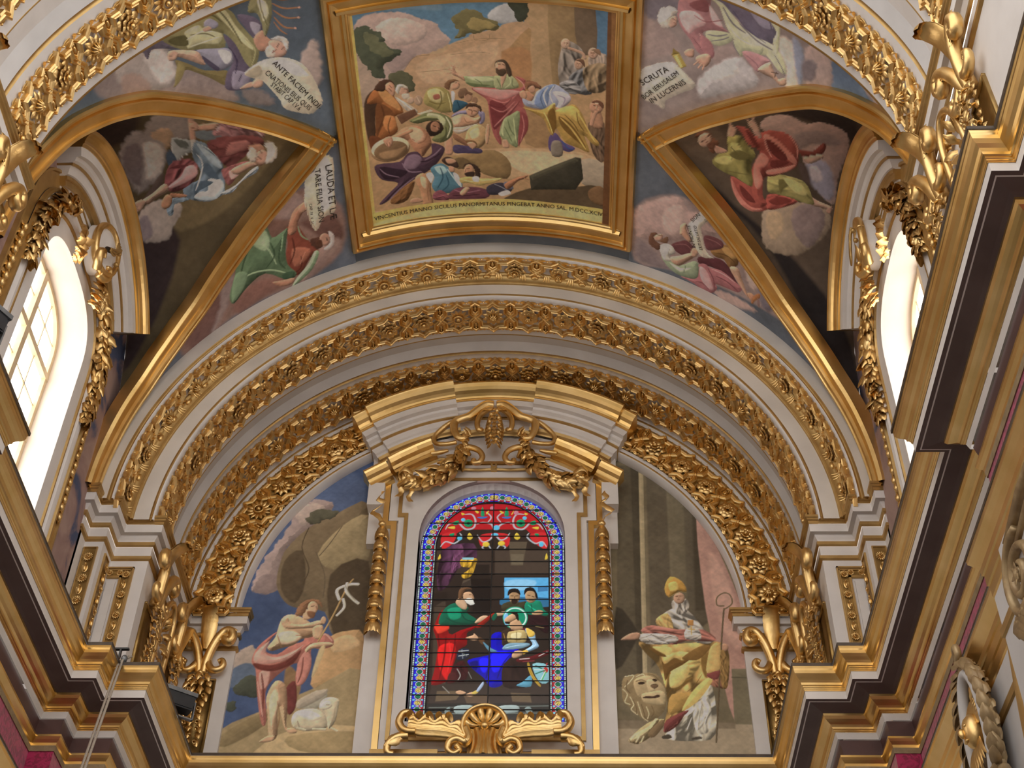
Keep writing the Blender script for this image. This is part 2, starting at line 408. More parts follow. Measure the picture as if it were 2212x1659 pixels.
# ---- walls
def fill(loops, name, mat, parent=None, to3=lambda p: p):
    import bmesh
    bm = bmesh.new(); es = []
    for lp in loops:
        vs = [bm.verts.new(to3(p)) for p in lp]
        for i in range(len(vs)): es.append(bm.edges.new((vs[i], vs[(i+1) % len(vs)])))
    bmesh.ops.triangle_fill(bm, use_beauty=True, edges=es)
    me = bpy.data.meshes.new(name); bm.to_mesh(me); bm.free(); me.materials.append(MT[mat])
    o = bpy.data.objects.new(name, me); COL.objects.link(o)
    if parent: o.parent = parent
    return o
YW, HW, ZS, ZSILL, WH = 11.3, .91, 13.95, 10.75, .76
YH = 11.4
def archpts(d, n=24, zb=ZSILL):
    R, Hh, e = HW+d, WH+d, 2/2.7
    f = lambda v: math.copysign(abs(v)**e, v)
    return [(YW+R, zb)]+[(YW+R*f(math.cos(PI*i/n)), ZS+Hh*f(math.sin(PI*i/n))) for i in range(n+1)]+[(YW-R, zb)]
def fresco_wall():
    m, nt, b = nmat('painted_wall_plaster'); N = nt.nodes; L = nt.links
    tc = N.new('ShaderNodeTexCoord'); n = N.new('ShaderNodeTexNoise'); n.inputs['Scale'].default_value = 1.3; n.inputs['Detail'].default_value = 6; n.inputs['Distortion'].default_value = .8
    L.new(tc.outputs['Object'], n.inputs['Vector']); r = N.new('ShaderNodeValToRGB'); e = r.color_ramp.elements
    e[0].position = .40; e[0].color = (.07,.09,.17,1); e[1].position = .48; e[1].color = (.33,.21,.19,1)
    x = e.new(.60); x.color = (.42,.29,.25,1)
    L.new(n.outputs['Fac'], r.inputs['Fac']); L.new(r.outputs['Color'], b.inputs['Base Color']); b.inputs['Roughness'].default_value = .8
    return m
MT['wallfresco'] = fresco_wall()
for sx, nm in ((-1,'wall_left'),(1,'wall_right')):
    top = [web(sx, q, 1.0) for q in np.linspace(-1, 1, 61)]
    outer = [(8.7,10.2)]+[(8.7,13.15)]+[(p[1], p[2]) for p in top]+[(13.75,13.15),(13.75,10.2)]
    w = fill([outer, archpts(0)], nm, 'wallfresco', None, lambda p: (sx*5.0, p[0], p[1]))
    struct(w, 'painted upper side wall with an arched window')
    # window: reveal, glazing, joinery
    win = struct(empty('window_1' if sx < 0 else 'window_2', (sx*5.0, YW, ZSILL)), 'tall arched side window with cream joinery')
    inv = Matrix.Translation((-sx*5.0, -YW, -ZSILL))
    def wb(mb, name, mat, smooth=False, parent=None): return mb.xf(inv).build(name, mat, win if parent is None else parent, smooth)
    A0 = archpts(0); XG = 5.36
    wb(MB().grid([[(sx*5.0, y, z), (sx*XG, y, z)] for y, z in A0]), 'reveal', 'reveal', True)
    wb(MB().add([(sx*5.0,YW-HW,ZSILL),(sx*5.0,YW+HW,ZSILL),(sx*XG,YW+HW,ZSILL),(sx*XG,YW-HW,ZSILL)], [(0,1,2,3)]), 'sill', 'reveal')
    fr = MB(); A1 = archpts(-.07)
    fr.grid([[(sx*(XG-.05), y0, z0), (sx*(XG-.05), y1, z1), (sx*XG, y1, z1)] for (y0, z0), (y1, z1) in zip(archpts(0), A1)])
    wb(fr, 'casement_frame', 'frame')
    wb(MB().box(sx*(XG-.06), sx*(XG+.02), YW-.05, YW+.05, ZSILL, ZS+WH), 'mullion', 'frame')
    zr = [ZSILL, 11.75, 12.75, 13.75, ZS+WH+.02]
    for z in zr[1:-1]:
        wb(MB().box(sx*(XG-.055), sx*(XG+.02), YW-HW, YW+HW, z-.045, z+.045), 'transom', 'frame')
    for z0, z1 in zip(zr[:-1], zr[1:]):
        for c0, c1 in ((YW-HW, YW), (YW, YW+HW)):
            wb(MB().add([(sx*(XG+.01),c0,z0),(sx*(XG+.01),c1,z0),(sx*(XG+.01),c1,z1),(sx*(XG+.01),c0,z1)], [(0,1,2,3)]), 'pane', 'sky')
            wb(MB().box(sx*(XG-.012), sx*(XG+.005), (c0+c1)/2-.009, (c0+c1)/2+.009, z0, z1).box(sx*(XG-.012), sx*(XG+.005), c0, c1, (z0+z1)/2-.009, (z0+z1)/2+.009), 'glazing_bar', 'frame')
    # moulded surround and segmental hood
    tr = struct(empty('trim_5' if sx < 0 else 'trim_6'), 'moulded white and gilt surround of the side window')
    def surround(prof, name, mat):
        rows = [[(sx*(5.0-h), y, z) for (y, z), h in zip([archpts(d)[i] for d, h in prof], [h for d, h in prof])] for i in range(27)]
        MB().grid(rows).build(name, mat, tr, False)
    surround([(0,0),(0,.05),(.23,.05)], 'white_architrave', 'white')
    surround([(.23,.05),(.24,.075),(.265,.075),(.275,.05)], 'gilt_line', 'goldpaint')
    surround([(.275,.05),(.31,.09),(.37,.10),(.42,.07),(.47,.07)], 'white_moulding', 'white')
    surround([(.47,.07),(.48,.10),(.515,.10),(.525,.04)], 'gilt_line', 'goldpaint')
    surround([(.525,.03),(.70,.03)], 'gilt_band', 'goldpaint')
    surround([(.70,.03),(.705,.06),(.735,.06),(.74,0)], 'gilt_line', 'goldpaint')
    HZ, HR, HA = 13.95, 2.23, math.radians(47.7)
    def hood(prof, name, mat, smooth=True, a0=-HA, a1=HA):
        rows = []
        for i in range(33):
            a = a0+(a1-a0)*i/32
            rows.append([(sx*(5.0-h), YH+R*math.sin(a), HZ+R*math.cos(a)) for R, h in prof])
        m = MB().grid(rows)
        n = len(prof); base = len(m.v)
        for e in (0, 32):   # close the ends
            m.f.append(tuple(e*n+k for k in range(n)))
        return m.build(name, mat, tr, False)
    hood([(2.30,.0),(2.26,.44),(2.24,.44),(2.215,.425),(2.20,.40),(2.17,.37),(2.13,.345),(2.10,.34),(2.095,.32),(2.06,.31),(2.06,.0)], 'gilt_cyma', 'goldflat')
    hood([(2.06,.0),(2.06,.30),(1.95,.295),(1.94,.24),(1.90,.22),(1.875,.19),(1.87,.0)], 'white_corona', 'white')
    hood([(1.87,.0),(1.87,.195),(1.84,.19),(1.84,.0)], 'gilt_line', 'goldpaint')
    hood([(1.84,.0),(1.84,.17),(1.80,.15),(1.74,.13),(1.72,.09),(1.72,.0)], 'white_moulding', 'white')
    hood([(1.72,0),(1.72,.12),(1.68,.12),(1.67,.10),(1.60,.10),(1.60,0)], 'gilt_line', 'goldpaint')
    hood([(1.60,0),(1.60,.05),(1.42,.05),(1.42,0)], 'white_panel', 'white')
# ---- pier shafts and imposts
SH = [(5.3,13.69),(5.0,13.69),(5.0,13.95),(4.76,13.95),(4.76,14.35),(4.28,14.35),(4.28,16.37),(3.49,16.37),(3.49,16.46)]
IMP = [('gilt_cap','goldpaint',[(0,13.235),(.16,13.23),(.16,13.195),(.145,13.185),(.145,13.16),(.125,13.15),(.125,13.105)]),
       ('white_corona','white',[(.12,13.105),(.12,12.985)]),
       ('grey_soffit','grey',[(.12,12.985),(.06,12.98)]),
       ('white_cove','white',[(.06,12.98),(.05,12.95),(.03,12.92),(.025,12.90)]),
       ('gilt_astragal','goldpaint',[(.025,12.90),(.04,12.885),(.04,12.84),(.02,12.82)]),
       ('white_frieze','white',[(.012,12.82),(.012,12.685)]),
       ('gilt_astragal','goldpaint',[(.012,12.685),(.032,12.67),(.032,12.625),(.0,12.61)]),
       ('white_shaft','white',[(0,12.61),(0,10.30)])]
for sx, nm, nm2 in ((1,'trim_7','trim_9'),(-1,'trim_8','trim_10')):
    pl = SH if sx > 0 else [(-x, y) for x, y in SH][::-1]
    t = struct(empty(nm), 'stepped white pier with gilt impost under the far arch')
    for a, m, pr in IMP: plansweep(pl, pr).build(a, m, t)
    plansweep(pl, [(0,13.235),(-.9,13.235)]).build('impost_top', 'white', t)
    N2 = [(4.61,5.2),(4.61,8.70),(5.2,8.70)]
    pl = N2 if sx > 0 else [(-x, y) for x, y in N2][::-1]
    t = struct(empty(nm2), 'white pier with gilt impost under the nearer arch')
    for a, m, pr in IMP: plansweep(pl, pr).build(a, m, t)
# ---- main cornice
CP = [(4.61,1.2),(4.61,6.66),(4.41,6.66),(4.41,9.02),(4.67,9.02),(4.67,13.33),(4.40,13.33),(4.40,13.72),(3.96,13.72),(3.96,15.66)]
CPL = CP+[(-x, y) for x, y in CP[::-1]]
NC = len(CP)
CORN = [('top_slab','dark',[(-.9,10.365),(.48,10.36),(.48,10.325)]),
        ('gilt_fillet','goldflat',[(.47,10.325),(.462,10.30)]),
        ('gilt_cyma','goldflat',[(.462,10.30),(.462,10.275),(.452,10.245),(.43,10.215),(.405,10.19),(.39,10.165),(.385,10.14)]),
        ('gilt_bead','goldflat',[(.385,10.14),(.37,10.135),(.37,10.118),(.362,10.11),(.362,10.095),(.355,10.09),(.355,10.08)]),
        ('white_corona','white',[(.35,10.08),(.35,9.985)]),
        ('umber_drip','brown',[(.35,9.985),(.315,9.978)]),
        ('white_line','white',[(.315,9.976),(.303,9.974)]),
        ('umber_soffit','brown',[(.303,9.974),(.19,9.945),(.15,9.93)]),
        ('gilt_bed_moulding','goldflat',[(.15,9.93),(.148,9.905),(.13,9.875),(.10,9.855),(.07,9.84),(.055,9.82),(.05,9.80),(.035,9.795),(.035,9.785),(.022,9.78),(.022,9.772)]),
        ('white_fascia','white',[(.018,9.772),(.0,9.70)]),
        ('maroon_frieze','maroon',[(-.02,9.70),(-.05,9.52)]),
        ('gilt_architrave','goldflat',[(-.05,9.52),(.0,9.51),(.0,9.485),(-.015,9.46),(-.04,9.43),(-.045,9.40)]),
        ('tan_border','tan',[(-.045,9.40),(-.05,9.335)])]
for nm, lab, sel in (('trim_11','gilt main cornice along the right wall',lambda i: i < NC-1),('trim_12','gilt main cornice across the end wall',lambda i: i == NC-1),('trim_13','gilt main cornice along the left wall',lambda i: i > NC-1)):
    t = struct(empty(nm), lab)
    for a, m, pr in CORN: plansweep(CPL, pr, sel).build(a, m, t, a in ('gilt_cyma','gilt_bed_moulding','gilt_architrave') and False)
# lower walls below the cornice
for sx, nm in ((1,'wall_right_lower'),(-1,'wall_left_lower')):
    pl = CP if sx > 0 else [(-x, y) for x, y in CP][::-1]
    w = plansweep(pl, [(-.06,9.40),(-.06,8.70)]).build(nm, 'damask'); struct(w, 'crimson damask strip below the main cornice')
    t = struct(empty('trim_14' if sx > 0 else 'trim_15'), 'gilt string course over the lower grey wall')
    for a, m, pr in (('dark_ledge','dark',[(-.06,8.73),(.215,8.70),(.215,8.67)]),
                     ('gilt_string','goldflat',[(.21,8.67),(.205,8.63),(.17,8.58),(.14,8.53),(.14,8.47),(.125,8.46),(.125,8.36),(.11,8.35),(.11,8.25),(.10,8.23)]),
                     ('grey_field','grey',[(.10,8.23),(.10,7.95)]),('gilt_line','goldpaint',[(.10,7.95),(.12,7.94),(.12,7.87),(.10,7.86)]),('grey_wall','grey',[(.10,7.86),(.10,0)])):
        plansweep(pl, pr).build(a, m, t)
struct(plansweep([(3.96,15.70),(-3.96,15.70)], [(0,9.40),(0,0)]).build('wall_end_lower', 'grey'), 'plain lower end wall')
# ---- end wall
mb = MB()
for x0, x1, z0, z1 in ((-5.3,-1.1,10.0,17.6),(1.1,5.3,10.0,17.6),(-1.1,1.1,15.75,17.6)):
    mb.add([(x0,16.46,z0),(x1,16.46,z0),(x1,16.46,z1),(x0,16.46,z1)], [(0,1,2,3)])
struct(mb.build('wall_end', 'bluegrey'), 'end wall behind the painted saints')
# ================================================================== GILT RIBS AND FRAMES ON THE VAULT
def vault_n(s, y, h): return vault(s, y, RV-h)
def surf_sweep(path, prof, closed=False):        # path (s, y), profile (offset to the left, height off the vault)
    n = len(path); rows = []
    for i in range(n):
        p = Vector(path[i]); a = Vector(path[i-1]) if (i > 0 or closed) else None; b = Vector(path[(i+1) % n]) if (i < n-1 or closed) else None
        d1 = (p-a).normalized() if a is not None else (b-p).normalized(); d2 = (b-p).normalized() if b is not None else d1
        n1 = Vector((-d1.y, d1.x)); n2 = Vector((-d2.y, d2.x)); k = max(.3, 1+n1.dot(n2)); m = (n1+n2)/k
        rows.append([vault_n(p.x+m.x*o, p.y+m.y*o, h) for o, h in prof])
    return MB().grid(rows, closed, False)
RIBPROF = [(0,0),(0,.07),(.02,.10),(.045,.10),(.06,.06),(.075,.06),(.09,.095),(.115,.085),(.125,.045),(.25,.03),(.262,.065),(.29,.075),(.31,.03),(.31,-.12)]
def ribcurve(sx, d=0.):
    pts = []
    for i in range(0, 41):
        aa = 65.3*(1-((i/40)-0)**1.0); 
        pts.append((sx*(PI/2-math.radians(aa))*RV, YC-float(ribw(aa))))
    far = [(s, 2*YC-y) for s, y in pts]
    return pts, far
def resample(path, n):
    P = [Vector(p) for p in path]; L = [0]
    for i in range(1, len(P)): L.append(L[-1]+(P[i]-P[i-1]).length)
    out = []; j = 0
    for k in range(n+1):
        t = L[-1]*k/n
        while j < len(P)-2 and L[j+1] < t: j += 1
        u = (t-L[j])/max(1e-9, L[j+1]-L[j]); q = P[j].lerp(P[j+1], min(1, max(0, u))); out.append((q.x, q.y))
    return out
def soft(path, it=3):
    P = [list(p) for p in path]
    for _ in range(it):
        Q = [p[:] for p in P]
        for i in range(1, len(P)-1): Q[i] = [(P[i-1][k]+2*P[i][k]+P[i+1][k])/4 for k in (0, 1)]
        P = Q
    return [tuple(p) for p in P]
for sx, nm in ((-1,'left'),(1,'right')):
    near, far = ribcurve(sx)
    t = tag(empty('lunette_rib'), 'gilt moulded rib bounding the painted lunette over the %s window' % nm, 'rib', 'gilt ribs of the lunettes')
    for nmx, c in (('near_rib', near), ('far_rib', far)):
        c = soft(resample(c, 60), 2)
        # let the profile lie inside the lunette: near side offsets toward +y, far side toward -y
        left = (sx > 0) == (nmx == 'near_rib')
        pr = RIBPROF if left else [(-o, h) for o, h in RIBPROF]
        surf_sweep(c, pr).build(nmx, 'goldflat', t)
# central ceiling painting frame
FS, FY0, FY1 = 2.135, 9.28, 13.50
t = PAINT_ROOT = tag(empty('ceiling_painting'), 'large ceiling painting of a preaching bearded man in a broad gilt frame', 'painting')
FP = [(0,0),(0,.07),(.025,.11),(.05,.11),(.062,.07),(.078,.07),(.092,.11),(.115,.10),(.127,.05),(.235,.04),(.25,.085),(.285,.095),(.31,.05),(.33,.045),(.345,.03),(.365,.025),(.365,.0)]
rect = []
N1 = 24
for i in range(N1): rect.append((-FS+2*FS*i/N1, FY0))
rect.append((FS, FY0))
rect.append((FS, FY1))
for i in range(1, N1): rect.append((FS-2*FS*i/N1, FY1))
rect.append((-FS, FY1))
surf_sweep(rect, FP, True).build('frame', 'goldflat', t)

# ================================================================== END WALL WINDOW SURROUND
OZ, OHW = 14.51, 1.065
def oparch(hw, zs, zb, n=28):
    return [(hw, zb)]+[(hw*math.cos(PI*i/n), zs+hw*math.sin(PI*i/n)) for i in range(n+1)]+[(-hw, zb)]
def mir(p): return p+[(-x, z) for x, z in p[::-1]]
def slab(outer, inner, y0, y1, name, mat, parent):
    o = fill([outer, inner], name, mat, parent, lambda p: (p[0], y0, p[1]))
    mb = MB(); mb.grid([[(x, y0, z), (x, y1, z)] for x, z in outer], True); mb.grid([[(x, y0, z), (x, y1, z)] for x, z in inner], True)
    me = o.data; import bmesh
    bm = bmesh.new(); bm.from_mesh(me)
    vs = [bm.verts.new(v) for v in mb.v]
    for f in mb.f: bm.faces.new([vs[i] for i in f])
    bm.to_mesh(me); bm.free(); return o
AED = struct(empty('trim_16'), 'white and gilt aedicule framing the stained glass window')
OP = oparch(OHW, OZ, 11.42)
sl = mir([(1.72,10.40),(1.72,14.42),(1.84,14.42),(1.86,16.30),(1.0,16.72),(.02,16.95)])
slab(sl, OP, 16.30, 16.46, 'white_backing', 'white', AED)
fr = mir([(1.47,10.86),(1.49,14.70),(1.62,14.70),(1.62,15.95)]); fi = mir([(1.39,10.98),(1.41,14.78),(1.54,14.78),(1.54,15.90)])
slab(fr, fi, 16.22, 16.31, 'gilt_frame', 'goldflat', AED)
slab(mir([(1.385,11.0),(1.385,14.80),(1.53,14.80),(1.53,15.88)]), OP, 16.235, 16.31, 'white_field', 'white', AED)
g1 = mir([(1.30,11.14),(1.30,14.86),(1.40,14.86),(1.40,15.60)]); g2 = mir([(1.245,11.20),(1.245,14.92),(1.345,14.92),(1.345,15.55)])
slab(g1, g2, 16.20, 16.24, 'gilt_line', 'goldpaint', AED)
slab(mir([(1.243,11.205),(1.243,14.925),(1.343,14.925),(1.343,15.545)]), OP, 16.215, 16.25, 'white_inner_field', 'white', AED)
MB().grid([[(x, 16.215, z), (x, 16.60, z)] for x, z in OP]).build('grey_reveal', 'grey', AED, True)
MB().add([(-OHW,16.215,11.42),(OHW,16.215,11.42),(OHW,16.60,11.42),(-OHW,16.60,11.42)], [(0,1,2,3)]).build('sill', 'white', AED)
# curved entablature
ER, EZ = 3.54, 17.26-3.54
ENT = [('gilt_cyma','goldflat',[(.0,.02),(.60,.0),(.60,-.03),(.588,-.045),(.575,-.085),(.54,-.125),(.49,-.155),(.455,-.185),(.445,-.215),(.425,-.22),(.42,-.25)]),
       ('white_corona','white',[(.42,-.25),(.41,-.255),(.41,-.35),(.34,-.36),(.33,-.40),(.28,-.43),(.255,-.46)]),
       ('gilt_line','goldpaint',[(.255,-.46),(.265,-.465),(.265,-.49),(.235,-.50)]),
       ('white_band','white',[(.235,-.50),(.225,-.51),(.225,-.60),(.20,-.62),(.19,-.655)]),
       ('gilt_moulding','goldpaint',[(.19,-.655),(.205,-.665),(.19,-.71),(.16,-.735),(.15,-.76)]),
       ('white_frieze','white',[(.10,-.76),(.10,-1.25)])]
def arcsweep(prof, x0, x1, e, n):
    rows = []
    for i in range(n+1):
        x = x0+(x1-x0)*i/n; a = math.asin(x/ER)
        rows.append([(math.sin(a)*(ER+dz), 16.30-o-(e if o > 0 else 0), EZ+math.cos(a)*(ER+dz)) for o, dz in prof])
    m = MB().grid(rows); k = len(prof)
    for r in (0, n):
        pts = [rows[r][j] for j in range(k)]
        b = len(m.v); m.v.extend(pts+[(p[0], 16.40, p[2]) for p in pts])
        for j in range(k-1): m.f.append((b+j, b+j+1, b+k+j+1, b+k+j))
    return m
for a, mt, pr in ENT:
    g = MB()
    for x0, x1, e, n in ((-.66,.66,-.09,10),(.66,2.0,.0,12),(-2.0,-.66,.0,12),(2.0,2.19,-.07,3),(-2.19,-2.0,-.07,3)):
        q = arcsweep(pr, x0, x1, e, n); g.add(q.v, q.f)
    g.build(a, mt, AED)
# broken lower pediment
LP = [(0,.03),(.34,.0),(.34,-.03),(.325,-.06),(.28,-.10),(.22,-.13),(.19,-.165),(.175,-.175),(.17,-.22),(.13,-.24),(.10,-.26),(.0,-.27)]
def pathsweep(pts, prof, yb):
    rows = []; n = len(pts)
    for i in range(n):
        p = Vector(pts[i]); d = (Vector(pts[min(i+1, n-1)])-Vector(pts[max(i-1, 0)])).normalized(); nn = Vector((-d.y, d.x))
        if nn.y < 0: nn = -nn
        rows.append([(p.x+nn.x*dz, yb-o, p.y+nn.y*dz) for o, dz in prof])
    m = MB().grid(rows); k = len(prof)
    m.f.append(tuple(range(k))); m.f.append(tuple((n-1)*k+j for j in reversed(range(k))))
    return m
for sx in (-1, 1):
    A = [(sx*x, z) for x, z in ((1.60,15.77),(1.45,15.88),(1.2,16.04),(.98,16.16))]
    pathsweep(A, LP, 16.24).build('gilt_broken_pediment', 'goldflat', AED)
    A = [(sx*x, z) for x, z in ((1.95,15.54),(1.80,15.645),(1.64,15.755))]
    pathsweep(A, [(o*.82, d) for o, d in LP], 16.24).build('gilt_pediment_end', 'goldflat', AED)
    A = [(sx*x, z) for x, z in ((1.90,15.30),(1.62,15.30))]
    g = MB().box(min(sx*1.62,sx*1.86), max(sx*1.62,sx*1.86), 16.10, 16.31, 15.0, 15.42); g.build('white_shoulder', 'white', AED)
# gilt line linking the pediment ends under the cartouche
MB().tube(smoothpath([(-1.0,16.19,15.93),(-.75,16.19,15.97),(-.72,16.19,15.80),(-.3,16.19,15.75),(.0,16.19,15.76),(.3,16.19,15.75),(.72,16.19,15.80),(.75,16.19,15.97),(1.0,16.19,15.93)], 4), .022, 6).build('gilt_line', 'goldpaint', AED)
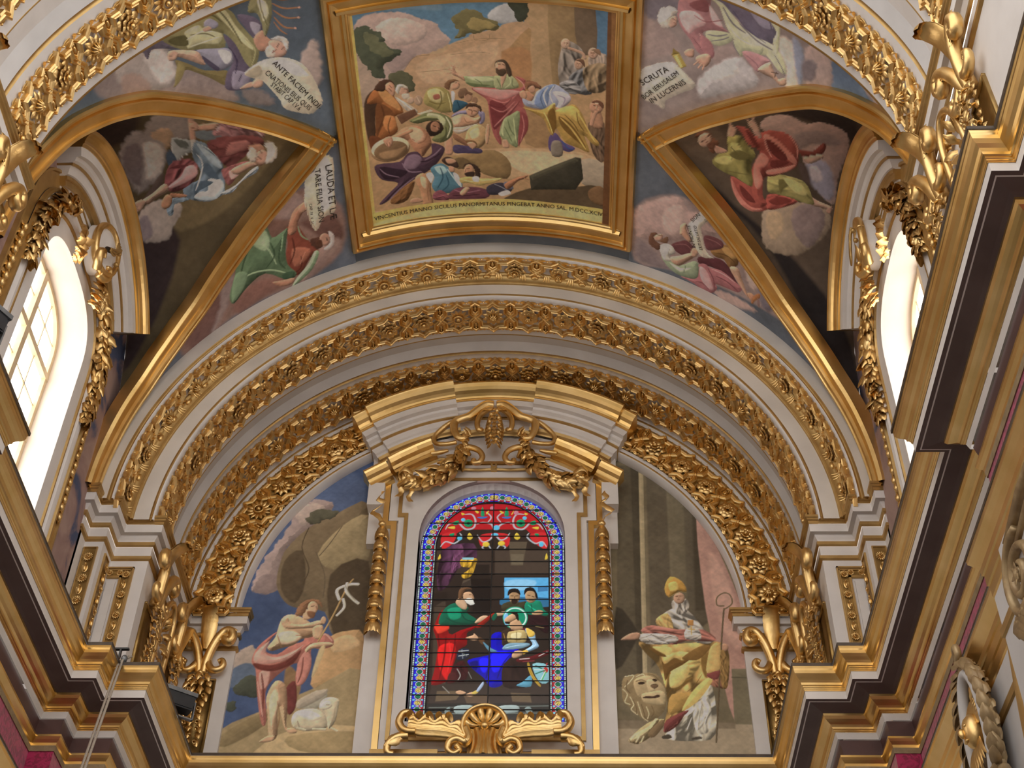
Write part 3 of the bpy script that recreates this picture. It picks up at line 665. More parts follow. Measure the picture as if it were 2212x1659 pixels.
# painted figures: shapes in centimetres on each wall or vault surface
PAINT = {}
PAINT['MAIN'] = '''
b59870 B
58809c r0 s0.9|-186.2,926.9 59.0,947.6 56.3,994.4 24.5,1000.3 -14.1,1013.3 -40.0,1023.0 -50.7,1024.7 -64.3,1001.9 -96.3,977.1 -142.1,970.1 -173.6,987.3 -184.9,973.1
6d8fa6 r0 s2.2|-156.3,942.1 -73.9,954.0 -54.3,974.3 -95.7,967.8 -137.3,964.0
b29a90 r1 s1.1 n0.7|-173.6,987.3 -159.0,969.3 -133.5,968.1 -104.4,972.5 -86.3,983.0 -63.7,992.4 -58.1,1004.8 -46.1,1017.8 -50.8,1027.1 -75.0,1037.2 -92.3,1040.1 -111.1,1059.8 -129.9,1076.7 -146.8,1068.5 -165.5,1034.8
c4aca0 r2 s1.1 n0.7|-143.8,988.6 -121.7,978.2 -96.9,984.1 -76.7,998.3 -82.0,1014.5 -108.1,1020.8 -133.1,1012.0
a08a84 r1 s1.2 n0.5|-138.6,1025.6 -112.7,1025.0 -92.0,1035.2 -110.7,1054.8 -128.5,1059.4
aeb0b2 r2 s0.9 n0.4|5.0,983.8 21.1,969.7 39.9,966.9 50.2,980.5 47.8,994.8 14.0,995.6
5d4a3a r0 s0.5|163.6,935.6 176.3,933.3 179.8,1040.5 166.6,1043.2
4f7390 r0 s0.5|134.2,940.2 170.0,934.5 168.4,1028.2 148.7,1027.1
a88a62 r2 s0.5|54.8,947.8 90.2,945.3 102.0,1019.2 101.1,1104.1 54.7,1108.4 55.7,1032.9
90764f r1 s0.9|86.1,945.7 122.7,941.8 125.8,1030.7 102.0,1026.5 101.1,1104.1 92.3,1094.9
6e5c48 r1 s0.7|121.6,941.9 143.6,938.9 151.8,1021.7 125.8,1028.3
b5926c r0 s0.5|59.4,994.2 24.5,997.9 20.1,1005.1 -18.2,1011.9 -20.7,1019.1 -44.3,1025.2 -57.9,1038.8 -92.2,1038.9 -111.1,1059.8 -129.9,1076.7 -98.1,1123.1 25.9,1114.8 56.8,1032.9
a37f52 r0 s0.7|59.4,1001.3 23.1,1051.4 37.6,1078.6 56.8,1113.4 61.1,1032.6
c2a07a r0 s1.4|-93.2,1052.3 -36.4,1037.9 17.4,1024.5 5.5,1064.0 -38.6,1082.7 -82.3,1083.9
8a6b48 l0.5|-94.0,1064.7 -68.1,1065.2 -37.6,1062.6
8a6b48 l0.5|-47.4,1042.1 -19.4,1039.9 6.2,1041.6
8a6b48 l0.5|-40.1,1025.4 -5.8,1019.5 28.2,1019.5
8a6b48 l0.7|-111.1,1059.8 -96.8,1042.0 -75.1,1039.6
8a6b48 l0.5|-14.1,1013.3 -12.3,1021.8 4.8,1020.9 7.1,1013.6
a58f7c r1 s0.5|-176.3,1013.0 -161.7,1040.5 -146.8,1068.5 -148.1,1083.4 -167.9,1104.6 -174.0,1098.1
4d5442 r2 s0.2 n1.6|-174.9,989.4 -162.4,982.6 -144.2,993.3 -132.5,1004.9 -135.6,1016.4 -117.1,1026.8 -113.5,1034.7 -126.8,1039.9 -138.6,1050.1 -137.9,1067.7 -150.6,1062.7 -165.7,1037.2 -173.8,1020.8
66694c r1 s0.2 n1.4|-161.3,992.3 -146.8,997.5 -137.3,1011.3 -121.8,1030.9 -139.2,1032.8 -155.1,1017.5
5a5a42 r2 s0.2 n1.2|-132.1,1063.8 -115.4,1059.1 -101.0,1071.3 -99.2,1091.9 -113.9,1097.3 -128.4,1084.6
6d6640 r2 s0.2 n1.6|-42.5,989.2 -27.2,975.9 -8.4,976.5 3.7,988.5 20.4,995.6 15.9,1005.2 -5.4,1009.9 -26.8,1014.0 -39.7,1018.2 -34.8,1004.0
93824c r1 s0.4 n1.1|-17.2,988.1 3.6,992.1 16.0,1000.4 -5.3,1006.3 -22.1,1003.4
3f4436 r1 s0.2 n1.3|27.8,953.3 56.9,952.3 57.5,984.8 45.7,992.5 37.6,976.3
b08c60 r0 s1.0|-114.9,1110.1 57.0,1098.0 170.0,1082.3 175.4,1270.0 -180.9,1285.6 -166.7,1115.3
9c7a50 r0 s1.0|50.1,1119.1 87.9,1095.3 105.7,1129.4 96.8,1184.1 53.5,1188.3
c0a074 r0 s0.8|8.0,1198.1 69.4,1195.3 138.3,1193.9 169.0,1212.1 167.8,1254.7 55.1,1244.0 22.5,1251.3 -22.3,1216.9 -53.6,1203.7
d0b288 r0 s1.3|14.6,1203.6 106.0,1199.3 136.1,1201.2 92.2,1229.0 57.4,1241.0 27.8,1225.6
8f7448 r3 s0.5|-56.3,1211.8 -30.9,1205.3 7.9,1200.8 30.1,1222.7 24.9,1251.3 -9.5,1242.7 -22.7,1228.1 -45.9,1232.4
6d5838 r2 s0.5|-54.3,1217.6 -38.0,1211.9 -22.7,1228.1 -39.0,1232.9
a5967f r2 s0.5|133.8,1205.7 168.9,1206.6 170.0,1248.4 134.4,1247.7
5a4a34 r0 s0.8|16.8,1293.6 57.1,1266.8 127.4,1254.7 148.6,1247.7 170.2,1254.1 171.2,1291.4 92.2,1295.2
3d3a2e r2 s0.3 q|57.4,1243.8 124.5,1203.2 132.6,1203.2 136.6,1238.7 125.1,1260.9 59.4,1269.5
55513f r1 s0.3 q|57.4,1243.8 124.5,1203.2 129.2,1209.3 61.9,1252.0
7a5a38 r3 s0.5|144.1,1260.0 158.1,1247.0 167.7,1251.8 168.5,1280.4 149.1,1276.3
8d8379 r3 f3 s0.5|102.0,1036.2 109.5,1018.3 122.5,1019.1 133.5,1032.0 125.1,1055.4 136.6,1088.7 105.5,1088.2 98.8,1063.8
7a7a7c r3 f4 s0.5|114.2,1071.9 136.0,1053.7 149.5,1066.3 145.6,1094.7 118.8,1094.0
a59282 r3 f3 s0.5|140.1,1038.2 165.1,1028.9 166.4,1073.0 149.5,1066.3
8a7456 r3 f4 s0.5|133.9,1056.5 164.4,1043.6 166.6,1083.0 141.1,1090.4
8c8a8a r3 f4 s0.5|101.1,1083.7 118.7,1076.3 132.1,1089.4 123.3,1098.4 105.5,1095.8
b8987e r4|115.6,1020.5 114.4,1025.5 111.1,1028.9 107.1,1029.4 103.9,1026.8 102.6,1022.1 103.8,1017.1 107.1,1013.7 111.0,1013.3 114.3,1015.8
b08c72 r4|133.7,1049.1 132.6,1054.2 129.6,1057.7 125.8,1058.3 122.7,1055.7 121.5,1050.9 122.6,1045.8 125.6,1042.4 129.4,1041.8 132.5,1044.4
b8937a r4|154.0,1029.0 152.7,1034.4 149.3,1038.2 145.0,1038.9 141.4,1036.3 140.0,1031.4 141.2,1026.1 144.7,1022.4 149.0,1021.6 152.5,1024.2
8a6a50 r2 s0.5|144.3,1025.4 155.1,1022.3 157.5,1031.5 150.9,1029.1
6b4c38 r2 s0.5|122.7,1044.6 133.6,1041.7 136.0,1053.7 129.3,1046.1
b08c72 l5.1 r4|113.9,1027.5 131.3,1032.3 135.8,1038.9
6f5742 r3 f3 s0.5|142.0,1142.1 165.2,1137.4 166.9,1201.6 149.8,1191.6
ad7f60 r4|146.2,1122.9 159.7,1120.3 163.1,1145.8 146.6,1146.5
b8886a r4|163.1,1111.3 161.4,1118.3 156.5,1123.5 150.4,1124.7 145.3,1121.5 143.3,1115.2 145.1,1108.2 149.9,1103.2 156.0,1102.0 161.0,1105.1
6b4530 r2 s0.5|145.9,1107.5 153.6,1102.1 162.7,1105.5 163.0,1114.4 154.9,1108.3
b98a6c l5.9 r4|146.6,1143.8 150.8,1127.3 155.1,1118.6
a87a4c r0 s1.8|22.4,1039.1 61.0,1037.5 58.1,1109.3 45.4,1117.4 29.4,1086.4
5a4430 r1 s0.9|26.0,1055.5 34.0,1064.7 35.7,1078.9 29.6,1076.7
a45652 r2 s0.5 f1|-20.6,1095.8 12.6,1096.3 45.7,1096.6 54.3,1082.9 39.9,1077.6 54.1,1092.5 49.6,1117.2 56.6,1144.2 55.2,1164.5 41.9,1193.6 40.1,1175.6 42.8,1145.0 27.8,1153.1 17.0,1160.9 18.3,1191.8 8.1,1176.4 2.7,1145.8 0.4,1118.3 -8.6,1108.3
cf8c84 r2 s0.7|-18.5,1096.3 10.4,1098.8 45.7,1100.8 39.3,1107.9 20.3,1115.8 3.8,1111.0 -8.5,1105.9
7a3436 r1 s0.7|3.6,1118.4 16.1,1118.3 28.3,1133.0 19.3,1153.3 8.4,1166.1 4.8,1145.8
c07670 l2.7 r2|3.7,1113.4 24.4,1120.7 41.4,1107.8
c07670 l2.5 r2|5.3,1128.3 21.9,1135.6 39.1,1117.7
c88078 l2.3 r2|8.5,1161.0 23.8,1143.1 43.2,1120.0
6d2c30 l2.1 r1|1.3,1123.3 20.0,1128.2 35.0,1113.0
6d2c30 l2.1 r1|17.2,1155.9 30.2,1140.4 45.4,1117.4
8a3f40 r2 s0.7|45.1,1134.8 55.5,1141.7 56.3,1164.4 46.4,1183.0 43.0,1193.6 42.5,1160.1
c07670 l1.9 r2|48.2,1139.7 51.0,1159.7 45.3,1185.7
d09088 l1.8 r2|39.9,1078.8 50.0,1087.9 53.0,1097.4
c88c84 l1.6 r2|-25.9,1076.2 -7.5,1078.1 11.1,1077.0
8f9a6a r3 s0.4|-31.1,1077.2 -15.7,1077.8 11.0,1078.2 12.8,1086.6 12.6,1096.3 -6.0,1095.0 -20.5,1093.4 -30.3,1083.2
b4bc8c r2 s0.7|-26.0,1078.6 4.8,1079.9 10.8,1085.4 -11.9,1086.4
5e6a42 r1 s0.7|-28.4,1087.0 -12.1,1090.0 6.5,1092.7 -16.4,1094.7
5e6a42 l1.6 r1|-15.8,1081.4 -7.8,1087.7 -6.0,1093.8
a4aa78 r3 s0.4|11.0,1078.2 19.3,1077.0 29.7,1074.3 39.8,1081.2 44.8,1094.2 31.2,1098.4 12.5,1097.5
c4ca9a l2.0 r2|31.6,1077.9 33.5,1088.6 25.0,1097.4
6d7850 l2.0 r1|15.0,1081.8 18.9,1091.4 20.8,1097.4
6d7850 l1.8 r1|36.7,1081.3 35.5,1091.0 39.5,1095.7
8c986a r3 s0.5 f1|22.6,1148.2 32.3,1140.4 45.1,1134.8 42.2,1175.5 40.8,1195.0 29.1,1189.0 16.6,1176.3 16.9,1166.0
b8c08c l3.3 r2|23.7,1148.2 20.1,1166.0 20.9,1176.2
5c6a44 l2.1 r1|27.9,1148.0 31.8,1165.7 38.0,1175.7
5c6a44 l2.1 r1|23.4,1160.8 29.4,1176.0 33.5,1186.2
b8c08c l1.9 r2|36.4,1145.2 38.1,1170.6 39.9,1188.5
c09474 r4|19.6,1184.0 26.1,1182.6 29.1,1191.6 27.9,1196.8 20.4,1195.7
c49878 r4 s0.4|20.4,1074.5 28.6,1074.4 23.1,1091.3 20.4,1096.2
c09070 r5 s0.4|-47.8,1063.0 -43.6,1059.8 -40.0,1070.7 -31.1,1077.2 -29.4,1084.5 -38.3,1078.0 -46.3,1072.7
c09070 l1.8 r3|-43.8,1063.3 -46.6,1058.9
c09070 l1.5 r3|-46.0,1066.7 -51.0,1064.7
c09070 l1.6 r3|-47.2,1070.2 -52.4,1071.0
c09070 l1.5 r3|-41.7,1063.5 -42.3,1059.2
4a3a2c r3 s0.7|12.5,1062.7 13.8,1054.4 24.1,1051.3 30.1,1056.5 33.9,1067.1 34.8,1076.6 30.6,1077.9 27.8,1064.9 21.9,1057.9 15.7,1058.0
bf9272 r4 s0.4|13.3,1058.0 19.9,1055.1 26.0,1057.8 27.4,1067.3 21.5,1072.1 14.4,1067.5
52402f r3 s0.7 n0.4|13.5,1065.1 18.6,1066.9 25.8,1066.1 28.1,1072.0 22.4,1078.1 15.3,1074.6
8f664a l1.3|16.2,1057.0 21.9,1056.5
4a3020 l1.3|16.1,1059.4 20.2,1058.9
4a3020 l1.1|22.9,1058.8 25.5,1060.2
e0b898 l1.5 r2|16.7,1059.1 15.2,1063.9
5c3626 l1.1|16.5,1068.4 20.6,1067.9
5d4232 r2 s0.7 n0.7|54.2,1085.3 62.5,1083.5 70.8,1087.7 77.0,1095.6 68.7,1095.1 64.4,1101.5 56.2,1094.8
8a5c40 r3 s0.7 n0.5|53.1,1089.0 58.4,1084.0 68.7,1085.5 74.9,1093.4 66.6,1091.7 60.4,1090.9 56.1,1097.2
c09070 r3 s0.5|58.3,1094.7 64.5,1090.6 67.6,1096.4 66.5,1101.4 61.3,1103.0 58.2,1099.5
bd8a68 r4|49.8,1104.9 56.1,1099.7 62.3,1104.1 66.4,1108.7 57.9,1121.6 51.7,1114.6
c49674 r4 s0.5|45.6,1102.7 51.9,1099.4 56.0,1107.0 52.8,1114.6 46.6,1110.0
9aa0b4 r3 s0.5|49.7,1112.3 62.2,1116.4 68.6,1101.2 74.9,1095.8 83.3,1089.0 95.8,1086.0 106.3,1092.4 115.8,1100.8 115.9,1110.5 104.3,1117.0 95.8,1125.5 78.9,1128.6 59.9,1126.4 51.6,1122.0
7388ac r2 s0.5|70.7,1103.5 83.3,1090.2 95.8,1086.9 87.4,1101.9 85.3,1116.8 78.9,1127.3 66.3,1121.0
d0d6e2 l2.7 r2|85.4,1091.2 79.0,1105.2 83.2,1122.0
d0d6e2 l2.3 r2|93.7,1087.9 87.4,1101.9 91.6,1116.1
4a5c80 l2.1 r1|79.1,1097.9 74.8,1110.5 78.9,1124.9
c8bec8 r4 f1 s0.5|91.6,1099.0 106.3,1097.2 116.4,1103.1 114.8,1113.1 102.2,1126.0 96.9,1124.1 100.0,1112.7
8a7f92 l2.1 r1|97.9,1103.2 108.5,1106.7 106.4,1116.8
c09070 r4|94.8,1123.2 101.1,1123.6 102.2,1129.7 96.9,1132.8
5a4a78 r2 s0.5|86.2,1174.5 95.9,1165.7 106.7,1179.6 124.1,1187.2 115.5,1195.9 104.6,1194.1 87.2,1197.7
33508c l3.3 r2|104.5,1177.4 113.3,1189.0 122.0,1190.2
857a6c r4 s0.5|90.5,1181.7 103.4,1180.1 105.7,1203.1 90.5,1205.1
b08c3a r3 s0.5|49.4,1127.1 74.7,1130.2 93.7,1115.9 95.8,1125.5 100.1,1129.9 119.1,1115.0 129.8,1123.1 138.7,1141.5 143.2,1155.7 157.7,1170.6 156.8,1177.9 148.0,1175.1 136.9,1164.5 145.0,1190.7 128.5,1186.5 108.9,1179.3 96.9,1157.9 91.6,1171.3 85.2,1161.9 78.8,1144.8 62.0,1133.8
d8b452 r2 s0.7|95.8,1128.0 117.0,1117.7 129.8,1125.6 127.9,1143.3 115.0,1135.4 102.2,1134.6
7a5818 r1 s0.7|100.1,1137.4 115.1,1145.4 130.4,1165.6 139.4,1184.5 119.6,1170.0 104.4,1154.4
7a5818 r1 s0.7|85.2,1131.7 93.7,1125.8 96.9,1150.4 91.6,1166.2 85.2,1151.7
d8b452 l3.5 r2|102.2,1139.6 119.5,1157.3 139.4,1187.1
d8b452 l3.0 r2|121.3,1119.6 134.3,1139.7 152.3,1171.7
5f4412 l2.1 r1|108.6,1133.8 121.5,1146.9 128.1,1158.4
5f4412 l2.1 r1|125.6,1126.3 127.9,1143.3 136.8,1156.9
e6c868 l2.5 r2|85.2,1129.2 91.6,1118.6 95.4,1118.1
e6c868 l2.1 r2|78.9,1132.3 85.2,1146.7 91.6,1167.5
c8a040 l2.1 r2|51.5,1128.2 66.2,1132.2 83.1,1131.9
4a3424 r2 s0.9|-170.1,1101.4 -160.6,1085.4 -148.7,1083.5 -138.3,1099.1 -156.5,1125.3 -157.7,1160.3 -168.5,1167.3 -171.7,1138.0
9a5c26 r3 s0.4|-166.2,1102.3 -156.6,1084.0 -142.7,1082.4 -126.5,1099.1 -116.8,1126.1 -129.1,1130.9 -126.8,1152.5 -133.5,1160.7 -152.1,1166.3 -159.2,1155.2 -150.6,1126.5 -146.8,1106.6
c48a4a r2 s0.8|-148.9,1085.7 -137.3,1088.0 -123.3,1108.8 -120.5,1123.1 -131.7,1114.2 -142.5,1102.9
74451e r1 s0.9|-152.6,1105.3 -135.7,1115.7 -131.0,1130.5 -148.1,1143.5 -157.7,1160.3 -157.5,1136.7
c07a3a r2 s0.9|-144.7,1127.8 -131.0,1130.5 -128.4,1147.4 -139.0,1154.8 -146.1,1143.9
5a3416 l2.6 r1|-147.0,1108.8 -144.7,1127.8 -154.6,1149.1
5a3416 l2.2 r1|-134.9,1129.8 -140.2,1145.1 -139.2,1157.2
6d3c1c r2 s0.9|-167.3,1155.6 -153.7,1161.2 -151.0,1176.2 -163.8,1182.8 -168.9,1171.9
4c3426 r3 s0.6 n0.4|-154.5,1082.2 -145.6,1070.6 -133.8,1069.5 -126.6,1076.4 -127.9,1080.7 -136.6,1079.1 -141.2,1087.2
c08e6e r4 s0.4|-138.5,1078.7 -131.3,1074.5 -126.0,1081.0 -125.9,1092.3 -129.3,1097.4 -134.6,1090.7
8a5c44 l1.3|-132.7,1079.8 -130.1,1083.7
8a5c44 l1.3|-134.0,1084.1 -130.6,1089.2
b8aa96 r3 f1 s0.4|-127.4,1098.9 -119.1,1104.9 -106.2,1116.2 -97.1,1126.8 -101.3,1130.9 -114.5,1121.8
e0d8c8 l1.9 r2|-124.6,1100.5 -113.8,1112.7 -103.0,1126.0
c0967a r4|-107.5,1092.0 -109.2,1096.8 -112.7,1099.4 -116.7,1098.7 -119.8,1095.1 -120.6,1089.8 -119.0,1085.1 -115.5,1082.5 -111.5,1083.2 -108.4,1086.8
c8bcaa r3 s0.6 n0.4|-125.4,1090.2 -122.1,1081.2 -113.4,1081.3 -108.1,1088.5 -117.6,1085.8 -121.3,1095.4
bcae9c r2 s0.6 n0.4|-117.5,1097.2 -107.7,1096.5 -107.2,1103.4 -115.1,1104.4
4a3020 l1.0|-113.0,1088.8 -109.1,1089.5
8a5c44 l1.3|-109.2,1090.6 -107.6,1095.4
b89a80 r3|-100.6,1109.0 -101.8,1112.1 -104.4,1113.7 -107.5,1113.2 -109.9,1110.8 -110.7,1107.4 -109.4,1104.4 -106.8,1102.8 -103.7,1103.3 -101.3,1105.6
a88a70 r3|-89.1,1110.6 -90.6,1115.3 -93.7,1117.9 -97.3,1117.3 -100.0,1113.9 -100.8,1109.0 -99.3,1104.3 -96.2,1101.8 -92.6,1102.3 -89.9,1105.6
c8b49a l1.9 r2|-96.5,1103.8 -93.2,1113.5
6d4a34 r1 q s0.2|-127.0,1130.1 -100.8,1122.8 -97.5,1132.6 -121.3,1145.2
9a7a5c l0.9|-127.0,1130.1 -100.8,1122.8
c8bca0 r1 q s0.2|-98.4,1131.3 -79.4,1126.8 -75.6,1129.6 -91.7,1134.6
9a8c4c r3 s0.4|-86.8,1105.1 -79.2,1092.4 -63.6,1091.7 -52.4,1099.6 -49.2,1113.6 -48.2,1132.2 -64.0,1133.2 -77.2,1123.6 -86.6,1116.7
c8bc7c r2 s0.8|-81.4,1096.7 -67.6,1093.6 -58.4,1103.6 -65.0,1116.8 -78.4,1110.7
6a5e2c l2.6 r1|-64.0,1098.5 -63.0,1114.7 -69.6,1127.9
6a5e2c l2.1 r1|-80.4,1112.8 -69.1,1118.7 -57.2,1117.5
d0c488 l1.9 r2|-54.4,1101.7 -51.4,1118.0 -50.2,1132.0
a8604c r2 s0.6|-74.1,1104.3 -66.2,1102.9 -64.6,1109.9 -72.5,1111.4
d8d4cc r2 s0.4|-48.5,1099.9 -43.8,1103.6 -46.6,1120.7 -48.5,1118.2
2f586c r3 s0.4|-46.4,1116.1 -37.6,1115.5 -26.2,1121.9 -40.4,1132.8 -48.3,1134.5
16384c l1.9 r1|-41.5,1116.4 -38.2,1128.2
c49674 r4 s0.4|-47.8,1086.3 -39.9,1082.8 -36.4,1089.3 -38.6,1096.0 -46.5,1097.7 -49.1,1093.0
7a5638 r3 s0.6 n0.4|-57.8,1092.3 -54.4,1083.5 -45.6,1080.8 -38.0,1083.6 -47.9,1087.4 -51.3,1097.4
4a3020 l0.8|-43.0,1087.1 -40.5,1086.8
8a5c44 l1.0|-38.2,1088.1 -36.8,1091.1
7a5c44 r3 s0.6 n0.4|-40.0,1105.0 -36.7,1097.2 -28.9,1096.1 -25.4,1103.5 -29.6,1110.2 -37.4,1112.1
a67e60 r3|-19.8,1110.6 -21.1,1115.5 -24.2,1118.4 -27.8,1118.2 -30.6,1115.0 -31.5,1110.1 -30.2,1105.3 -27.1,1102.5 -23.5,1102.6 -20.7,1105.7
6d4e38 r2 s0.6|-30.5,1109.0 -28.2,1101.1 -19.6,1104.9 -21.7,1108.3 -26.4,1105.8
8f6c50 r3|-12.8,1116.6 -13.8,1120.1 -16.0,1122.3 -18.7,1122.2 -20.8,1119.9 -21.4,1116.3 -20.5,1112.9 -18.2,1110.8 -15.6,1110.9 -13.5,1113.1
8c84a0 r3 s0.4|-50.7,1141.4 -38.4,1132.9 -9.0,1134.2 -3.4,1141.3 -5.7,1153.1 -11.8,1155.3 -13.1,1138.7 -38.8,1139.9
5a5070 l1.9 r1|-9.2,1138.8 -9.7,1153.0
c49470 r5 s0.4|-50.8,1143.7 -34.7,1137.8 -19.3,1145.6 -9.3,1143.5 -13.7,1155.2 -27.8,1159.4 -43.7,1160.9 -50.3,1153.2
e0b48e r2 s1.1|-48.8,1143.9 -36.9,1142.4 -39.4,1154.0 -47.4,1155.8
8f6040 l1.5 r1|-33.1,1144.9 -29.4,1152.2 -19.5,1150.3
bda890 r3 s0.4|-49.7,1160.4 -31.7,1159.2 -13.7,1155.2 -26.0,1164.3 -40.2,1170.7 -48.0,1167.7
e4d8c4 l2.0 r2|-48.9,1165.2 -36.0,1166.2 -23.8,1159.6
8f6446 r4 s0.4|-50.1,1169.9 -40.4,1175.5 -27.0,1188.4 -17.1,1191.2 -23.4,1198.3 -35.1,1190.4 -48.6,1179.7
c09070 r4 s0.4|-60.5,1176.2 -52.3,1172.2 -50.5,1196.6 -54.0,1206.1 -62.0,1204.1 -63.2,1190.5
4c4262 r2 f1 s0.4|-49.1,1189.4 -29.2,1193.1 -11.4,1198.7 -11.7,1206.1 -33.8,1205.1 -49.8,1202.8
c09c68 r5 s0.4|-32.6,1178.4 -28.0,1164.2 -13.8,1156.4 -2.2,1165.0 -0.6,1177.1 -7.1,1191.5 -17.4,1197.3 -31.8,1183.3
e6c890 r2 s1.3|-26.2,1169.1 -14.0,1162.4 -12.6,1176.8 -22.7,1181.3
7a5834 r2 s0.7|-32.8,1183.2 -20.8,1183.8 -16.1,1191.2 -19.4,1197.2 -29.1,1190.7
c49674 r4 s0.4|-31.0,1188.2 -22.9,1186.1 -17.2,1192.4 -23.4,1198.3
c09070 r4|-11.7,1131.8 -13.7,1138.9 -18.4,1143.1 -24.0,1142.9 -28.3,1138.3 -29.7,1131.1 -27.7,1124.0 -23.0,1119.9 -17.4,1120.1 -13.1,1124.6
4a3426 r3 s0.6 n0.6|-30.4,1129.8 -27.1,1121.9 -18.3,1121.1 -8.7,1127.2 -9.1,1136.5 -12.8,1129.4 -22.4,1126.7
4a3020 l1.3|-26.2,1131.2 -21.7,1132.4
4a3020 l1.3|-19.2,1133.4 -15.3,1134.5
7a4c34 l1.5|-21.2,1133.8 -22.0,1138.9
5c2e20 l1.1|-24.1,1142.6 -19.2,1143.7
c49674 r5 s0.4|-1.9,1157.9 2.9,1160.3 -1.0,1189.2 -4.8,1184.2
6d7044 r3 s0.4|-110.0,1141.2 -97.7,1136.1 -83.6,1131.0 -64.1,1135.5 -50.9,1146.1 -50.0,1167.6 -56.6,1179.0 -68.9,1183.8 -80.5,1176.4 -63.6,1161.5 -64.8,1147.2 -82.5,1145.2 -98.5,1147.7
c0c490 r2 s0.9|-81.7,1132.4 -66.2,1137.6 -58.9,1147.7 -63.4,1156.8 -70.4,1141.9 -84.0,1137.9
a0a468 l3.5 r2|-106.2,1143.0 -88.0,1138.6 -70.4,1141.9
464a2c l1.9 r1|-98.5,1147.7 -84.4,1143.8 -70.7,1146.6
d0d4a4 l2.8 r2|-58.5,1140.7 -52.5,1157.8 -58.5,1176.4
464a2c l2.6 r1|-68.8,1182.6 -60.2,1171.5 -59.4,1157.2
6d6a40 l1.3 r1|-66.1,1135.3 -62.0,1133.3 -52.5,1138.9
3a2a20 r3 s0.7 n0.4|-87.0,1154.1 -78.6,1145.7 -66.9,1149.3 -62.5,1159.3 -68.0,1168.3 -80.2,1171.7 -85.8,1166.1
a07050 r4|-67.6,1157.6 -69.2,1163.0 -72.8,1166.1 -76.9,1165.6 -80.1,1161.7 -81.0,1156.0 -79.4,1150.6 -75.8,1147.6 -71.7,1148.1 -68.5,1151.9
2c2018 r2 s0.7|-83.5,1161.7 -73.8,1165.2 -69.6,1162.1 -72.0,1169.0 -80.1,1170.5
2a1810 l1.3|-77.1,1154.1 -73.3,1156.2
2a1810 l1.1|-71.0,1157.9 -68.5,1159.6
c49070 l1.3 r2|-71.7,1157.1 -71.6,1161.9
b57e5a r5 s0.4|-125.0,1155.2 -112.7,1150.2 -98.8,1151.2 -85.7,1163.8 -80.9,1183.6 -87.7,1194.9 -96.4,1204.7 -107.5,1189.5 -114.4,1173.8 -127.9,1166.5
e0ac84 r2 s1.3|-110.9,1152.9 -95.2,1157.7 -90.3,1172.7 -100.8,1180.9 -110.1,1169.7
8a5a3e l2.0 r1|-100.8,1180.9 -90.6,1177.5 -85.7,1163.8
8a5a3e l1.5 r1|-108.3,1172.4 -104.5,1175.5
8a5a3e l1.6 r1|-99.5,1190.8 -91.2,1187.1
c89068 l7.4 r4|-109.2,1157.9 -123.6,1162.6 -140.0,1166.5
9a7650 r3|-112.3,1182.7 -116.5,1195.1 -130.0,1203.5 -147.6,1204.3 -162.5,1197.1 -168.9,1185.1 -164.5,1173.2 -151.0,1165.6 -133.6,1164.9 -118.8,1171.3
d8c098 r1|-113.2,1179.7 -117.4,1190.6 -130.3,1198.1 -147.2,1198.8 -161.4,1192.5 -167.4,1182.0 -163.1,1171.5 -150.1,1164.8 -133.5,1164.1 -119.4,1169.7
7d6040 r2|-115.4,1184.9 -119.1,1194.7 -130.7,1201.3 -145.9,1202.0 -158.6,1196.4 -164.1,1187.0 -160.2,1177.6 -148.5,1171.5 -133.6,1170.9 -120.9,1175.9
a07c54 r1 s1.8|-156.0,1187.1 -129.5,1185.5 -117.1,1183.0 -132.4,1197.1 -150.9,1198.1
c49070 r4 s0.4|-149.0,1164.6 -137.7,1162.2 -135.5,1172.3 -141.2,1180.7 -147.6,1172.1
8a5a3e l1.1|-144.6,1172.8 -143.1,1179.1
8a5a3e l1.1|-140.5,1172.4 -139.5,1179.9
4f3848 r2 s0.5|-129.2,1207.6 -116.0,1195.4 -101.8,1195.3 -94.5,1206.2 -82.0,1200.6 -80.9,1183.6 -65.2,1190.3 -63.8,1200.2 -75.0,1218.7 -90.0,1231.7 -104.9,1239.5 -126.6,1253.2 -148.9,1271.4 -159.9,1276.9 -163.9,1274.1 -145.6,1256.8 -134.2,1244.1 -156.1,1234.0 -164.9,1216.9 -161.8,1205.3
846a7c r2 s1.1|-116.4,1200.2 -102.2,1200.1 -96.8,1210.8 -107.9,1223.9 -123.9,1218.5
33222e r1 s0.9|-158.2,1211.1 -134.2,1219.0 -118.4,1227.1 -133.6,1236.6 -153.9,1232.1
8a7082 l2.9 r2|-125.4,1210.8 -116.4,1227.4 -98.1,1230.5
8a7082 l2.7 r2|-92.8,1211.4 -78.1,1203.5 -67.4,1192.5
2c1c28 l2.5 r1|-99.0,1212.9 -86.8,1212.3 -69.9,1202.0
8a7082 l2.3 r2|-158.4,1213.5 -149.2,1225.7 -131.3,1234.6
8a7082 l2.8 r2|-109.0,1238.8 -130.9,1254.9 -148.9,1271.4
2c1c28 l2.3 r1|-115.1,1237.7 -137.2,1256.1 -155.3,1272.4
80562c r3 f2 s0.5|-146.9,1271.9 -126.6,1253.2 -109.5,1246.3 -122.1,1277.2 -143.4,1280.9
b98860 r5 s0.5|-108.0,1239.0 -96.3,1233.3 -86.9,1247.3 -87.2,1267.7 -85.5,1291.8 -100.0,1289.5 -102.6,1265.3 -107.6,1249.1
e0b48c r2 s1.1|-100.8,1240.1 -92.9,1243.9 -94.0,1261.5 -99.8,1255.5
8a5a3e l1.6 r1|-89.3,1252.0 -92.3,1266.9 -91.4,1285.2
d8d4cc r3 s0.5|-92.4,1236.4 -86.1,1233.5 -80.4,1240.6 -85.2,1252.6 -89.0,1247.0
